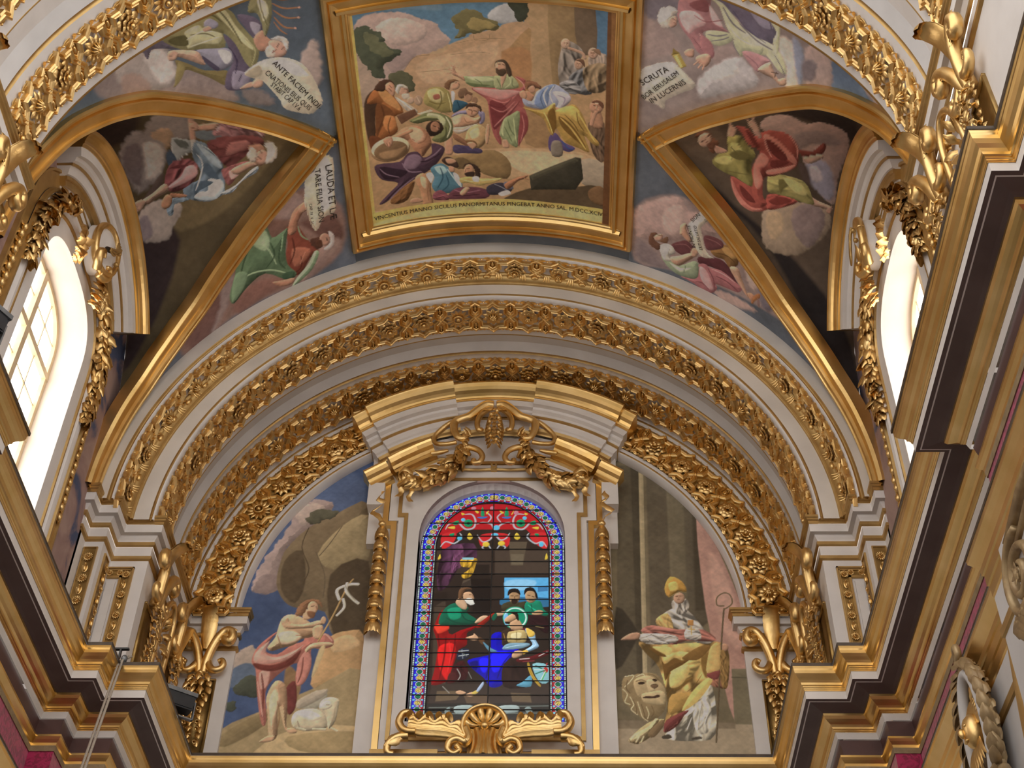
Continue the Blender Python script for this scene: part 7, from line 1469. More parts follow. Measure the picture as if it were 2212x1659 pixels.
PAINT['SG'] = '''
2c221c B
3d3028 r0 s0.9 q|-82.0,1448.9 -1.8,1448.8 -0.6,1403.9 -79.7,1404.0
473a30 r0 s0.9 q|3.4,1448.8 84.8,1448.7 84.7,1403.9 4.5,1403.9
594c3c r0 s0.6 q|23.8,1465.1 51.1,1465.1 45.1,1421.4 27.1,1421.4
6a5d4a r0 s0.9 q|26.8,1442.3 46.1,1442.3 45.0,1423.0 28.4,1423.0
241c17 r0 s0.8 q|-29.3,1423.0 -3.7,1423.0 -1.2,1330.1 -28.5,1330.1
54473a r0 s0.6 q|-41.0,1394.5 -31.0,1397.7 -30.3,1378.9 -45.3,1375.8
463a2f r0 s1.1 q|-80.5,1348.2 -64.8,1360.4 -57.8,1214.9 -76.9,1214.9
3a2f28 r0 s1.0 q|-77.2,1220.4 85.2,1220.7 85.0,1190.5 -80.3,1190.2
66543f r0 s0.8 q|-69.4,1209.3 -33.7,1209.4 -42.7,1195.7 -70.9,1192.9
66543f r0 s0.8 q|30.5,1206.8 56.7,1205.5 59.1,1191.8 33.1,1193.1
5e4a38 r0 s0.8 q|-33.5,1203.9 -0.3,1204.0 2.5,1190.4 -28.2,1190.3
58a8d8 r0 s0.3 q|18.6,1399.2 82.1,1399.2 82.0,1349.7 19.5,1349.7
8cc4e6 r0 s1.7|22.5,1394.5 63.1,1394.5 55.6,1378.9 22.8,1378.9
3d78a8 r0 s0.3 q|66.9,1383.5 81.3,1385.7 81.3,1375.8 66.9,1374.2
2f6a90 r0 s0.6|19.3,1363.5 82.0,1363.5 82.0,1348.2 19.6,1348.2
4a2a40 r2 f5 s0.3|-69.4,1455.4 -28.1,1461.9 -24.4,1429.4 -44.7,1423.0 -54.2,1404.0 -63.5,1385.1 -75.7,1375.8 -79.7,1404.0 -76.2,1435.9
6d3f5c r2 s0.9 f3|-53.8,1455.4 -43.4,1455.4 -43.4,1423.0 -54.4,1410.3 -61.5,1397.7
c89a30 r2 f3 s0.3|-45.6,1432.7 -23.3,1434.3 -23.7,1423.0 -28.6,1404.0 -38.6,1397.7 -43.9,1404.0 -31.7,1416.6 -44.6,1419.8
8fc0c8 r0 s0.3 q|-43.9,1435.9 -27.2,1435.9 -27.1,1432.0 -43.8,1432.0
1c1512 l1.3|-80.0,1348.9 0.1,1348.9
241b16 r0 s0.5 q|-82.3,1371.3 -62.8,1374.2 -62.0,1357.3 -81.6,1357.3
3a3028 r0 s0.5 q|-42.6,1388.4 -29.0,1396.9 -29.6,1381.2 -42.4,1381.2
1a1310 r0 s0.5 q|-30.2,1396.9 -1.2,1396.9 0.3,1340.6 -24.8,1340.6
3f3a26 r2 f1 s0.3|16.0,1351.7 27.3,1357.3 41.1,1355.9 50.2,1357.3 45.8,1344.8 18.5,1342.0
a8845e r4|41.4,1365.7 40.0,1358.4 36.2,1354.0 31.4,1354.0 27.4,1358.4 25.8,1365.7 27.2,1373.0 31.1,1377.5 35.9,1377.5 39.9,1373.0
17110e r2 s0.3|23.7,1367.1 25.9,1378.4 38.5,1379.2 42.1,1368.5 36.3,1372.7 29.4,1372.7
2c1e16 r1 s0.3|29.6,1360.1 37.6,1360.6 37.7,1355.9 33.8,1352.3 29.7,1355.0
20150f l1.3|28.3,1367.1 31.8,1366.8
20150f l1.3|35.2,1366.8 38.7,1367.1
5a3c28 l1.3|33.6,1365.7 34.2,1361.5
0e7a5c r3 s0.3|49.1,1354.5 61.7,1358.7 70.8,1357.3 75.4,1343.4 81.1,1337.9 79.9,1332.4 64.1,1332.4 50.4,1337.9
2ad0a0 l1.8 r2|52.6,1351.7 61.7,1343.4 70.8,1337.9
063a2c l1.8 r1|57.1,1353.1 59.5,1340.6
b08c66 r4|65.3,1367.1 63.8,1359.8 59.7,1355.4 54.6,1355.4 50.4,1359.8 48.8,1367.1 50.3,1374.4 54.4,1378.9 59.5,1378.9 63.7,1374.4
17110e r2 s0.3|47.4,1368.5 48.9,1379.8 59.3,1382.0 65.8,1371.3 66.7,1361.5 63.5,1365.7 61.6,1374.1 52.4,1375.5
20150f l1.3|52.4,1368.5 55.7,1367.6
20150f l1.3|58.9,1366.2 61.6,1365.1
2c1e16 l1.5|54.8,1359.5 60.5,1359.5
b8926a r4 s0.3|58.4,1336.5 66.3,1342.0 74.3,1340.6 73.1,1335.1 64.1,1332.4
2c1418 r2 f2 s0.2|51.6,1332.4 79.9,1331.0 81.0,1302.5 64.1,1313.3 55.1,1318.7
8a7a50 l1.2|64.1,1314.7 75.4,1312.0
8a0c10 r2 s0.2|-79.2,1313.2 -68.2,1343.4 -57.2,1302.5 -41.7,1307.9 -15.0,1318.7 0.5,1333.7 -1.6,1326.9 -17.1,1314.6 -25.9,1307.9 -32.5,1302.5 -31.7,1283.8 -42.6,1275.8 -46.4,1260.1 -52.1,1239.3 -57.9,1224.0 -77.4,1218.9 -74.4,1244.5 -71.9,1281.1 -77.5,1302.4
d81c1c r2 s1.0|-69.6,1281.1 -52.0,1286.4 -47.0,1275.8 -50.3,1249.7 -55.9,1226.5 -65.3,1239.3 -70.6,1257.4
e8402c r2 s0.7|-78.2,1316.0 -62.5,1318.7 -57.6,1310.5 -70.7,1302.4 -75.4,1306.5
500406 l2.9 r1|-61.4,1297.1 -62.1,1265.3 -67.0,1229.1
500406 l2.4 r1|-48.2,1302.5 -49.3,1275.8 -54.8,1249.7
e83030 l2.2 r2|-56.6,1289.1 -53.3,1265.3 -56.5,1239.3
500406 l2.2 r1|-73.0,1302.4 -69.6,1281.1
0b5a42 r3 s0.3|-72.7,1318.7 -68.1,1340.6 -52.7,1354.5 -31.9,1347.5 -33.8,1337.9 -19.8,1326.9 -21.8,1318.7 -42.0,1316.0 -60.1,1316.0
12906a r1 s1.0|-61.4,1343.4 -43.2,1346.2 -42.6,1329.6 -56.1,1326.9
063a2c l2.3 r1|-43.0,1340.6 -35.6,1326.9 -21.9,1322.8
063a2c l2.0 r1|-63.0,1329.6 -49.0,1321.4 -30.8,1318.7
c8a280 r3 s0.3|-50.5,1355.9 -44.0,1364.3 -34.4,1353.1 -35.1,1343.4 -43.2,1346.2
c49a76 r4 s0.3|-39.7,1371.3 -30.5,1374.2 -25.2,1367.1 -24.3,1360.1 -28.7,1355.9 -38.0,1358.7
6a4a32 r3 s0.3|-46.7,1362.9 -45.7,1378.4 -35.5,1382.1 -27.2,1378.4 -35.3,1378.4 -39.7,1371.3 -42.7,1360.1
e0dcd0 r2 s0.3 n0.3|-37.0,1361.5 -27.8,1362.9 -23.4,1353.1 -28.6,1351.2 -35.6,1355.9
3a2418 l1.0|-31.5,1369.1 -28.5,1369.1
8a6044 l1.3|-26.9,1368.5 -24.9,1364.3
c8a280 r4 s0.3|-21.8,1321.4 -13.1,1331.8 -4.0,1332.4 -5.0,1326.3 -17.3,1320.1
c8a280 r4 s0.3|6.1,1336.5 18.5,1340.1 26.5,1339.2 18.6,1333.7 8.5,1332.4
8a2014 r2 s0.2|-19.4,1316.0 -4.0,1331.0 7.2,1339.2 1.7,1329.6 -14.8,1311.9
0b5a42 r2 s0.3|1.7,1329.6 7.2,1337.9 9.6,1332.4 5.2,1324.2
20283c r2 s0.2|-44.6,1270.6 -38.2,1277.1 -28.1,1275.8 -28.7,1262.7 -43.0,1258.8
c8ccc8 l1.2|-42.5,1273.2 -29.2,1274.5
c8ccc8 l1.2|-42.2,1265.3 -28.9,1267.9
8a8e98 l1.0|-38.1,1275.8 -36.4,1261.4
70746c l1.2|-40.3,1273.2 -31.1,1265.3
3c1014 r2 f2 s0.2|-48.1,1249.7 -35.2,1257.5 -27.9,1239.4 -33.9,1224.0 -49.4,1229.1
a8a49c l1.2|-43.5,1244.5 -38.7,1234.2 -41.6,1226.6
88847c l1.0|-27.9,1239.4 -23.1,1229.1
4a1c1c r2 s0.2|-54.2,1236.8 -45.4,1236.8 -44.8,1224.0 -55.6,1221.5
9a9488 l1.2|-61.9,1216.4 -52.7,1206.3
c89c78 r4 s0.2|-44.1,1207.6 -37.7,1210.1 -29.9,1206.4 -37.4,1202.6
0808b0 r2 s0.2|2.5,1299.8 17.0,1303.8 17.4,1283.8 28.7,1275.9 42.0,1278.5 33.3,1265.4 24.5,1257.6 20.5,1239.4 18.7,1219.1 3.5,1215.2 -5.6,1229.2 -16.9,1239.4 -26.0,1249.7 -28.6,1258.8 -6.6,1265.3 2.1,1270.6
1c1cff r1 s1.0|4.3,1270.6 28.7,1271.9 24.5,1257.6 11.7,1239.4 3.9,1244.6
1c1cff r1 s1.0|-13.1,1260.1 0.2,1260.1 -3.7,1239.4 -10.4,1242.0
040460 l2.6 r1|2.4,1260.1 -1.5,1239.4 -3.4,1229.2
040460 l2.4 r1|28.8,1268.0 18.1,1249.8 11.9,1229.2
040470 r1 s1.0|-26.2,1254.9 -15.3,1257.5 -17.0,1242.0 -23.7,1247.1
18a880 r0|52.7,1329.1 49.5,1317.9 40.7,1311.0 29.9,1311.0 21.0,1317.9 17.4,1329.1 20.5,1340.4 29.3,1347.4 40.3,1347.4 49.3,1340.4
d8ece4 r0|51.4,1329.1 48.4,1318.8 40.3,1312.5 30.3,1312.5 22.0,1318.8 18.7,1329.1 21.7,1339.4 29.8,1345.8 39.9,1345.8 48.2,1339.4
0e8a66 r0|49.6,1329.1 46.9,1319.9 39.7,1314.3 30.8,1314.3 23.5,1319.9 20.6,1329.1 23.2,1338.3 30.3,1344.0 39.4,1344.0 46.7,1338.3
7cb8e0 r2 s0.5|18.7,1332.4 24.3,1336.5 26.1,1320.1 21.2,1317.4
5a1c24 r1 s0.2|27.0,1306.5 48.4,1311.9 49.5,1307.9 28.2,1302.5
3c2c20 r1 q s0.2|15.8,1306.5 28.1,1311.9 23.9,1294.5 17.4,1283.8
a87c3c l1.0|19.3,1302.5 21.7,1291.8
b8a068 r3 s0.2|24.9,1302.5 30.4,1306.5 48.4,1307.9 51.9,1294.5 46.4,1286.5 26.2,1287.8
e4d4a0 r1 s1.0|30.5,1302.5 43.9,1303.9 41.8,1294.5 30.6,1294.5
6a5428 l1.2|28.4,1294.5 39.6,1291.8 48.5,1294.5
6a5428 l1.0|37.2,1305.2 37.8,1289.1
7a9cac r3 s0.2|19.7,1281.2 28.5,1286.5 53.1,1286.5 55.3,1282.5 42.0,1277.2 19.8,1275.9
c0e0f0 l1.5 r2|21.9,1278.5 37.5,1282.5 50.8,1283.8
9cc4e0 r4 s0.2|49.5,1310.6 61.9,1305.2 64.2,1291.8 68.7,1281.2 62.0,1275.9 52.1,1272.0 48.7,1274.6 59.8,1283.8 55.2,1294.5
e4bc54 r3 s0.2|50.6,1311.9 61.9,1305.2 61.9,1298.5 54.1,1297.2
c8e4f4 l1.7 r2|57.5,1294.5 64.2,1283.8 55.4,1275.9
c49a74 r4 s0.2|31.1,1265.4 35.4,1273.3 46.5,1273.3 45.4,1266.7 35.5,1261.5
e0b448 r2 q s0.2|45.4,1273.3 52.0,1276.4 54.3,1272.0 47.6,1268.0
c49a74 r3 s0.2|27.9,1321.4 39.2,1326.9 46.1,1310.6 30.4,1309.2
c49a74 r4 s0.3|19.9,1325.5 26.6,1333.7 36.8,1337.9 39.1,1329.6 30.2,1322.8 23.4,1320.1
20140f r3 s0.3|27.7,1337.9 37.9,1338.4 40.3,1324.2 36.9,1326.9 34.5,1333.7
2c1a12 r1 s0.2|21.1,1322.8 27.9,1322.0 26.8,1318.7 21.6,1319.3
c89c78 r4 s0.2|-33.3,1295.8 -23.4,1299.8 -22.3,1303.0 -15.3,1294.4 -20.8,1290.4 -29.9,1293.1
5c3f28 r2 s0.2|-15.4,1297.1 -7.4,1291.8 -9.4,1283.8 -15.2,1290.4
5a8aa0 r2 s0.2|-9.6,1289.1 1.9,1278.5 10.9,1273.2 -0.2,1273.2
2a1a16 r2 f2 s0.2|20.2,1252.4 37.8,1260.2 51.1,1255.0 55.7,1229.3 51.4,1215.3 20.9,1216.5
5a1418 r2 s0.2|37.8,1260.2 55.4,1264.1 70.9,1270.7 82.0,1275.9 82.0,1268.1 64.3,1260.2 42.3,1255.0
d8ccc4 l1.2|42.2,1260.2 55.5,1261.5
d8ccc4 l1.2|68.7,1265.4 79.8,1272.0
8a3038 l1.4|46.7,1256.3 62.1,1257.6
5a98b0 r2 s0.2|38.3,1217.8 47.0,1224.2 57.8,1234.4 57.9,1216.6
88bcc4 r1 s0.2|59.9,1252.4 81.9,1249.8 81.9,1224.2 68.8,1224.2
b83028 r2|81.5,1242.6 80.8,1239.9 79.1,1238.2 76.9,1238.2 75.1,1239.9 74.5,1242.6 75.1,1245.3 76.9,1247.0 79.1,1247.0 80.8,1245.3
1c6a4c l1.9|76.4,1242.6 64.3,1249.8
1c6a4c l1.9|76.4,1242.1 64.4,1236.9
d8e0d8 l1.2|77.5,1240.8 71.0,1226.7
4cb058 l1.7|78.0,1239.5 73.1,1226.7
c83038 l1.4|78.0,1246.7 79.8,1253.7
d8e0d8 l1.2|76.4,1243.4 62.2,1243.4
d8b040 l4.7 r2|53.7,1255.0 56.7,1242.1 62.2,1229.3 71.0,1216.6
8a6418 l0.9|53.7,1255.0 58.9,1235.7 71.0,1216.6
c89c78 r4 s0.2|-29.8,1203.9 -22.4,1207.6 -15.8,1205.1 -22.1,1200.1 -28.6,1201.4
d0b458 r2 s0.2|-22.3,1206.4 -14.9,1210.9 -13.6,1206.9 -19.0,1203.9
a8b8d0 r2 s0.2|-15.9,1210.2 -7.6,1224.1 -6.4,1219.0 -12.6,1208.9
24221e r0 q s0.3|-85.0,1189.6 85.0,1190.0 85.0,1169.0 -86.1,1168.6
6a7068 l1.5|-78.7,1183.4 81.5,1186.5
6a7068 l1.5|-79.3,1174.0 81.5,1175.7
9aa8a4 r3 s0.3|-44.5,1184.8 -28.1,1187.6 -18.6,1184.9 -20.6,1175.5 -41.7,1174.1
9aa8a4 r3 s0.3|14.4,1185.0 30.8,1187.7 41.5,1185.6 40.4,1176.9 17.0,1174.2
7a8884 r3 s0.3|-57.3,1179.4 -50.4,1184.8 -51.1,1172.7 -55.8,1172.7
7a8884 r3 s0.3|49.8,1182.3 56.8,1185.1 60.4,1175.7 54.5,1173.8
b01a22 r0 q s0.3|-84.1,1488.5 -72.1,1512.1 -51.7,1529.1 -25.3,1535.9 1.3,1537.6 28.0,1535.8 54.6,1528.9 73.2,1511.8 86.3,1488.2 84.9,1478.2 57.5,1478.3 49.6,1488.3 -44.7,1488.4 -57.4,1478.5 -81.0,1478.5
c8282c r0 s0.6|-75.7,1478.5 -54.9,1481.8 -59.3,1462.0 -74.4,1452.2
c8282c r0 s0.6|54.9,1478.3 79.7,1481.6 79.7,1452.0 62.8,1461.8
c8282c r0 s0.6|-20.7,1475.1 -2.6,1481.7 23.6,1478.3 21.4,1455.3 2.8,1475.1 -14.9,1455.3
b8bcc0 l3.6 r2|-71.0,1488.5 -66.2,1498.6 -53.1,1501.2 -46.2,1493.5 -39.5,1488.4 -29.1,1491.8 -26.9,1505.2 -32.6,1517.1 -44.5,1517.1
b8bcc0 l3.6 r2|74.5,1488.2 67.9,1498.3 56.1,1501.0 49.6,1493.3 43.1,1488.3 32.6,1491.7 29.7,1505.1 34.9,1517.0 46.8,1516.9
b8bcc0 l3.6 r2|-24.1,1498.5 -16.3,1501.8 -3.0,1498.4 2.5,1488.4 12.8,1498.4 23.2,1501.7 27.2,1498.4
b8bcc0 l3.2 r2|-77.2,1455.4 -69.9,1465.3 -56.7,1462.0 -46.8,1473.5 -49.7,1481.8
b8bcc0 l3.2 r2|79.7,1455.2 73.2,1465.1 62.8,1461.8 51.1,1473.3 53.6,1481.6
b8bcc0 l3.3 r2|-23.4,1478.4 -15.2,1465.2 -4.9,1468.5 2.7,1478.4 10.8,1468.4 19.8,1471.7 24.9,1481.7
b8bcc0 l2.9 r2|-1.8,1450.4 -7.2,1458.6 -14.9,1455.3 -12.1,1450.4
b8bcc0 l2.9 r2|6.0,1450.4 11.0,1458.6 18.8,1455.3 16.3,1450.4
b8bcc0 l2.7 r2|-11.6,1522.2 -3.4,1511.9 -8.4,1501.8
b8bcc0 l2.7 r2|14.9,1522.1 5.9,1511.9 11.4,1501.8
128a5a r2|-30.4,1500.2 -31.6,1495.8 -34.9,1493.1 -39.1,1493.2 -42.7,1495.8 -44.1,1500.2 -43.0,1504.6 -39.7,1507.3 -35.4,1507.2 -31.9,1504.5
0a3a30 r0|-34.7,1500.2 -35.1,1498.6 -36.4,1497.6 -38.0,1497.6 -39.4,1498.6 -39.9,1500.2 -39.5,1501.8 -38.2,1502.7 -36.6,1502.7 -35.2,1501.8
128a5a r2|48.0,1500.0 46.7,1495.7 43.3,1493.0 39.1,1493.0 35.7,1495.7 34.3,1500.0 35.5,1504.4 38.9,1507.1 43.2,1507.1 46.6,1504.4
0a3a30 r0|43.8,1500.0 43.3,1498.4 42.0,1497.5 40.3,1497.5 39.0,1498.5 38.5,1500.0 39.0,1501.6 40.3,1502.6 41.9,1502.6 43.2,1501.6
128a5a r2 s0.3|-19.3,1515.4 -17.2,1532.5 -13.5,1515.4
128a5a r2 s0.3|16.4,1515.3 19.5,1532.4 23.0,1515.3
128a5a r2 s0.3|-61.1,1501.9 -52.0,1505.3 -53.0,1498.5 -58.2,1496.9
128a5a r2 s0.3|54.8,1501.7 62.7,1505.0 64.0,1498.3 57.4,1496.6
128a5a r2 s0.3|-65.3,1478.5 -57.6,1481.8 -59.8,1473.5
128a5a r2 s0.3|61.5,1479.9 68.0,1479.9 66.7,1473.3
d8b840 r2 s0.3|-24.7,1518.8 -28.9,1525.6 -22.2,1522.2
d8b840 r2 s0.3|-11.5,1518.8 -6.9,1526.3 -8.8,1518.1
d8b840 r2 s0.3|12.3,1518.7 8.2,1525.6 15.5,1520.4
d8b840 r2 s0.3|26.9,1518.0 30.8,1525.5 28.3,1517.0
d8b840 r2 s0.3|-47.1,1515.4 -48.7,1520.6 -43.3,1518.2
d8b840 r2 s0.3|48.1,1515.2 46.7,1520.3 52.0,1517.9
d8b840 r2 s0.3|-38.4,1473.5 -35.3,1482.4 -29.8,1473.5 -34.0,1468.5
d8b840 r2 s0.3|31.5,1473.4 35.3,1482.3 40.6,1473.3 36.3,1468.4
d8b840 r2|-4.6,1460.2 -5.6,1457.5 -8.1,1455.9 -11.3,1455.9 -14.0,1457.6 -15.0,1460.3 -14.1,1463.0 -11.6,1464.6 -8.4,1464.6 -5.7,1462.9
d8b840 r2|18.2,1461.8 17.2,1459.2 14.7,1457.5 11.5,1457.5 8.8,1459.2 7.8,1461.9 8.7,1464.6 11.3,1466.2 14.5,1466.2 17.1,1464.6
d8b840 r2 s0.3|-68.5,1491.8 -58.1,1494.5 -57.9,1489.1
d8b840 r2 s0.3|57.5,1491.6 67.9,1493.3 66.7,1488.2
d8b840 r2 s0.3|-79.9,1432.7 -77.0,1442.4 -75.6,1434.3
d8b840 r2 s0.3|77.1,1432.5 79.6,1443.8 81.4,1434.1
5ab8d8 r1|9.7,1491.7 8.9,1488.9 6.6,1487.2 3.7,1487.3 1.3,1489.0 0.3,1491.7 1.1,1494.5 3.5,1496.2 6.4,1496.2 8.8,1494.5
5ab8d8 r1|-42.3,1506.9 -42.8,1505.0 -44.4,1503.7 -46.3,1503.7 -47.9,1505.0 -48.6,1507.0 -48.1,1508.9 -46.6,1510.2 -44.6,1510.2 -43.0,1508.9
5ab8d8 r1|50.0,1510.1 49.4,1508.2 47.8,1506.9 45.9,1506.9 44.3,1508.2 43.7,1510.2 44.2,1512.1 45.8,1513.4 47.8,1513.4 49.4,1512.1
5ab8d8 r1|-45.6,1471.8 -46.2,1469.5 -48.0,1468.1 -50.3,1468.1 -52.2,1469.5 -52.9,1471.8 -52.4,1474.2 -50.6,1475.6 -48.3,1475.6 -46.4,1474.2
5ab8d8 r1|7.9,1478.4 7.0,1476.4 4.4,1475.2 1.2,1475.2 -1.5,1476.4 -2.5,1478.4 -1.6,1480.3 1.0,1481.5 4.3,1481.5 6.9,1480.3
5ab8d8 r1|75.5,1460.1 74.8,1457.4 73.0,1455.8 70.8,1455.8 69.0,1457.4 68.3,1460.1 69.0,1462.8 70.8,1464.5 73.0,1464.5 74.8,1462.8
c07888 r1|-26.7,1529.1 -27.3,1527.1 -29.1,1525.8 -31.4,1525.8 -33.3,1527.1 -34.1,1529.1 -33.5,1531.1 -31.6,1532.3 -29.3,1532.3 -27.4,1531.1
c07888 r1|37.7,1520.4 37.1,1518.0 35.2,1516.5 32.9,1516.5 31.1,1518.0 30.3,1520.4 31.0,1522.8 32.8,1524.3 35.1,1524.3 37.0,1522.8
c07888 r1|0.7,1529.0 0.2,1526.6 -1.4,1525.1 -3.4,1525.1 -5.0,1526.6 -5.7,1529.0 -5.1,1531.4 -3.6,1532.9 -1.6,1532.9 0.1,1531.4
3a6ab0 r2 s0.3|-24.5,1512.0 -8.7,1512.6 -16.5,1508.6
3a6ab0 r2 s0.3|12.5,1511.9 27.0,1512.6 20.5,1508.5
'''
# ------------------------------------------------------------------ brushwork: fills the shapes onto a grid of points
LIGHT = dict(MAIN=(-.53,-.85), FL=(-.38,-.93), FR=(-.8,-.6), NL=(-.42,-.91), NR=(-.79,-.61), WL=(-.94,.35), WR=(-.75,-.66), PL=(-.62,.78), PR=(-.51,.86), SG=(-.5,.86))
def crom(P, n=3, closed=True):
    P = np.array(P, float)
    if len(P) < 3: return P
    if closed: p0, p1, p2, p3 = np.roll(P, 1, 0), P, np.roll(P, -1, 0), np.roll(P, -2, 0)
    else:
        E = np.vstack([P[:1], P, P[-1:]]); p0, p1, p2, p3 = E[:-3], E[1:-2], E[2:-1], E[3:]
    out = []
    for k in range(n):
        t = k/n; out.append(.5*(2*p1+(p2-p0)*t+(2*p0-5*p1+4*p2-p3)*t*t+(3*p1-p0-3*p2+p3)*t**3))
    R = np.stack(out, 1).reshape(-1, 2)
    return R if closed else np.vstack([R, P[-1:]])
def wob(V, f, ph): return np.sin(V[:,0]*f+ph+1.7*np.sin(V[:,1]*f*.8+ph*2))*.6+np.sin(V[:,1]*f*1.9+ph*3+1.3*np.sin(V[:,0]*f*1.5))*.4
def paint(name, V, gain=1.0):
    V = np.asarray(V, float); N = len(V); Ccol = np.zeros((N, 3)); L = np.array(LIGHT[name])
    for li, ln in enumerate(PAINT[name].strip().split('\n')):
        if '|' not in ln:
            Ccol[:] = np.array(lin(ln.split()[0])); Ccol *= (1+.10*wob(V, .035, 1.)+.06*wob(V, .09, 2.))[:,None]; continue
        a, b = ln.split('|'); a = a.split(); c = np.array(lin(a[0])); o = {}
        for t in a[1:]: o[t[0]] = float(t[1:]) if len(t) > 1 else 1.
        pts = np.array([[float(q) for q in t.split(',')] for t in b.split()])
        stroke = 'l' in o; sof = max(.35, o.get('s', .5)); rr = o.get('r', 0 if stroke else 2)/10; ff = o.get('f', 0)/10; nz = o.get('n', 0)
        pts = pts if 'q' in o else crom(pts, 4 if stroke else 3, not stroke)
        hw = o['l']/2 if stroke else 0; pad = sof*2+hw+nz*2
        lo, hi = pts.min(0)-pad, pts.max(0)+pad
        idx = np.where((V[:,0] > lo[0]) & (V[:,0] < hi[0]) & (V[:,1] > lo[1]) & (V[:,1] < hi[1]))[0]
        if not len(idx): continue
        Q = V[idx].copy(); Qn = Q
        if nz:
            Qn = Q+nz*np.stack([wob(Q, .38/max(nz, .5), li)*1.2+.3*wob(Q, 1.3/max(nz, .5), li+3), wob(Q, .38/max(nz, .5), li+7)*1.2+.3*wob(Q, 1.2/max(nz, .5), li+5)], 1)
        best = np.full(len(Q), 1e9); tpar = np.zeros(len(Q)); bn = np.zeros((len(Q), 2)); inside = np.zeros(len(Q), bool)
        M = len(pts)
        for i in range(M-1 if stroke else M):
            A = pts[i]; B = pts[(i+1) % M]; D = B-A; l2 = D@D
            if l2 < 1e-9: continue
            w = Qn-A; t = np.clip((w@D)/l2, 0, 1); e = w-t[:,None]*D; d = np.hypot(e[:,0], e[:,1])
            m = d < best; best[m] = d[m]; bn[m] = e[m]
            if stroke: tpar[m] = (i+t[m])/(M-1)
            if not stroke:
                cr = ((A[1] > Qn[:,1]) != (B[1] > Qn[:,1]))
                with np.errstate(divide='ignore', invalid='ignore'):
                    xx = (B[0]-A[0])*(Qn[:,1]-A[1])/(B[1]-A[1])+A[0]
                inside ^= cr & (Qn[:,0] < xx)
        if stroke:
            hwt = hw*.82*(.22+.78*np.sqrt(np.clip(1-np.abs(2*tpar-1)**2.5, 0, 1))) if rr and rr < .25 else hw*.9
            sd = hwt-best; ww = max(hw, .3)
        else:
            sd = np.where(inside, best, -best); ww = max(1., .38*min(pts[:,0].max()-pts[:,0].min(), pts[:,1].max()-pts[:,1].min()))
        al = np.clip(.5+sd/(2*sof), 0, 1); al = al*al*(3-2*al)*(.82 if stroke and rr and rr < .25 else 1)
        sh = np.ones(len(Q))
        if rr:
            nn = bn/np.maximum(best, 1e-6)[:,None]
            if not stroke: nn = np.where(inside[:,None], -nn, nn)
            dep = np.clip(1-np.abs(sd)/ww, 0, 1)
            sh += rr*2.1*(nn@L)*dep*dep - rr*.35*dep**3
        if ff:
            C0 = pts-pts.mean(0); ev, evec = np.linalg.eigh(C0.T@C0); mx, mn = evec[:,1], evec[:,0]
            ext = max(3., np.sqrt(ev[0]/len(pts))*2)
            u = ((Q-pts.mean(0))@mn)/ext; v = ((Q-pts.mean(0))@mx)/ext
            ph = u*3.1+.9*np.sin(v*1.3+li)+.45*np.sin(v*3.1+2*li+u*1.5)
            w1 = ph/PI-np.floor(ph/PI); ph2 = u*5.3-v*1.4+1.2*np.sin(v*2.2+li*3); w2 = ph2/PI-np.floor(ph2/PI)
            saw = lambda w: np.where(w < .82, (1-w/.82)**1.3, (w-.82)/.18)
            sh += ff*1.25*(saw(w1)*1.7-.85)+ff*.75*(saw(w2)*1.6-.75)
        if ff > .15:
            rs = np.random.RandomState(li); nst = int(3+ff*14)
            for j in range(nst):
                p = pts[rs.randint(len(pts))]*.45+pts.mean(0)*.55+rs.randn(2)*ext*.35; ang = rs.randn()*.35; dv = mx*math.cos(ang)+mn*math.sin(ang); bend = rs.randn()*.5
                ln_ = ext*(.7+rs.rand()); wd = ext*(.05+.05*rs.rand()); tq = (Q-p)@dv; pq = (Q-p)@np.array([-dv[1], dv[0]])-bend*tq*tq/max(ln_, 1)*.5
                m = np.clip(1-np.abs(tq)/ln_, 0, 1)**.6
                sh += ff*m*(-1.5*np.exp(-(pq/wd)**2)+1.1*np.exp(-((pq-1.9*wd)/wd)**2))
        sh += .05*wob(Q, .5, li)
        sh = np.clip(sh, .25, 1.9)
        Ccol[idx] = Ccol[idx]*(1-al[:,None])+(c*sh[:,None])*al[:,None]
    if name != 'SG':
        lum = Ccol@np.array([.3,.55,.15]); Ccol = lum[:,None]*np.array([1.03,1.0,.95])*.17+Ccol*.83
        k = 1+.16*wob(V, .06, 4.)*.5+.10*wob(V, .21, 5.)*.5; Ccol = Ccol*k[:,None]
    return np.clip(Ccol*gain, 0, None)
def put_color(me, col):
    at = me.color_attributes.new('paint', 'FLOAT_COLOR', 'POINT')
    at.data.foreach_set('color', np.hstack([col, np.ones((len(col), 1))]).astype(np.float32).ravel())
def gridmesh(name, W, col, mat, parent=None):     # W (nu, nv, 3)
    nu, nv = W.shape[:2]; me = bpy.data.meshes.new(name)
    i, j = np.meshgrid(np.arange(nu-1), np.arange(nv-1), indexing='ij'); b = (i*nv+j).ravel()
    F = np.stack([b, b+nv, b+nv+1, b+1], 1).astype(np.int32)
    me.vertices.add(nu*nv); me.vertices.foreach_set('co', W.reshape(-1).astype(np.float32))
    me.loops.add(F.size); me.loops.foreach_set('vertex_index', F.ravel()); me.polygons.add(len(F)); me.polygons.foreach_set('loop_start', np.arange(0, F.size, 4, dtype=np.int32))
    me.update(); me.validate(); put_color(me, col); me.shade_smooth(); me.materials.append(MT[mat])
    o = bpy.data.objects.new(name, me); COL.objects.link(o)
    if parent: o.parent = parent
    return o
GAIN = 1.75
def npvault(s, y, r=RV):
    a = PI/2-s/RV; return np.stack([r*np.cos(a), y, ZC+r*np.sin(a)], -1)
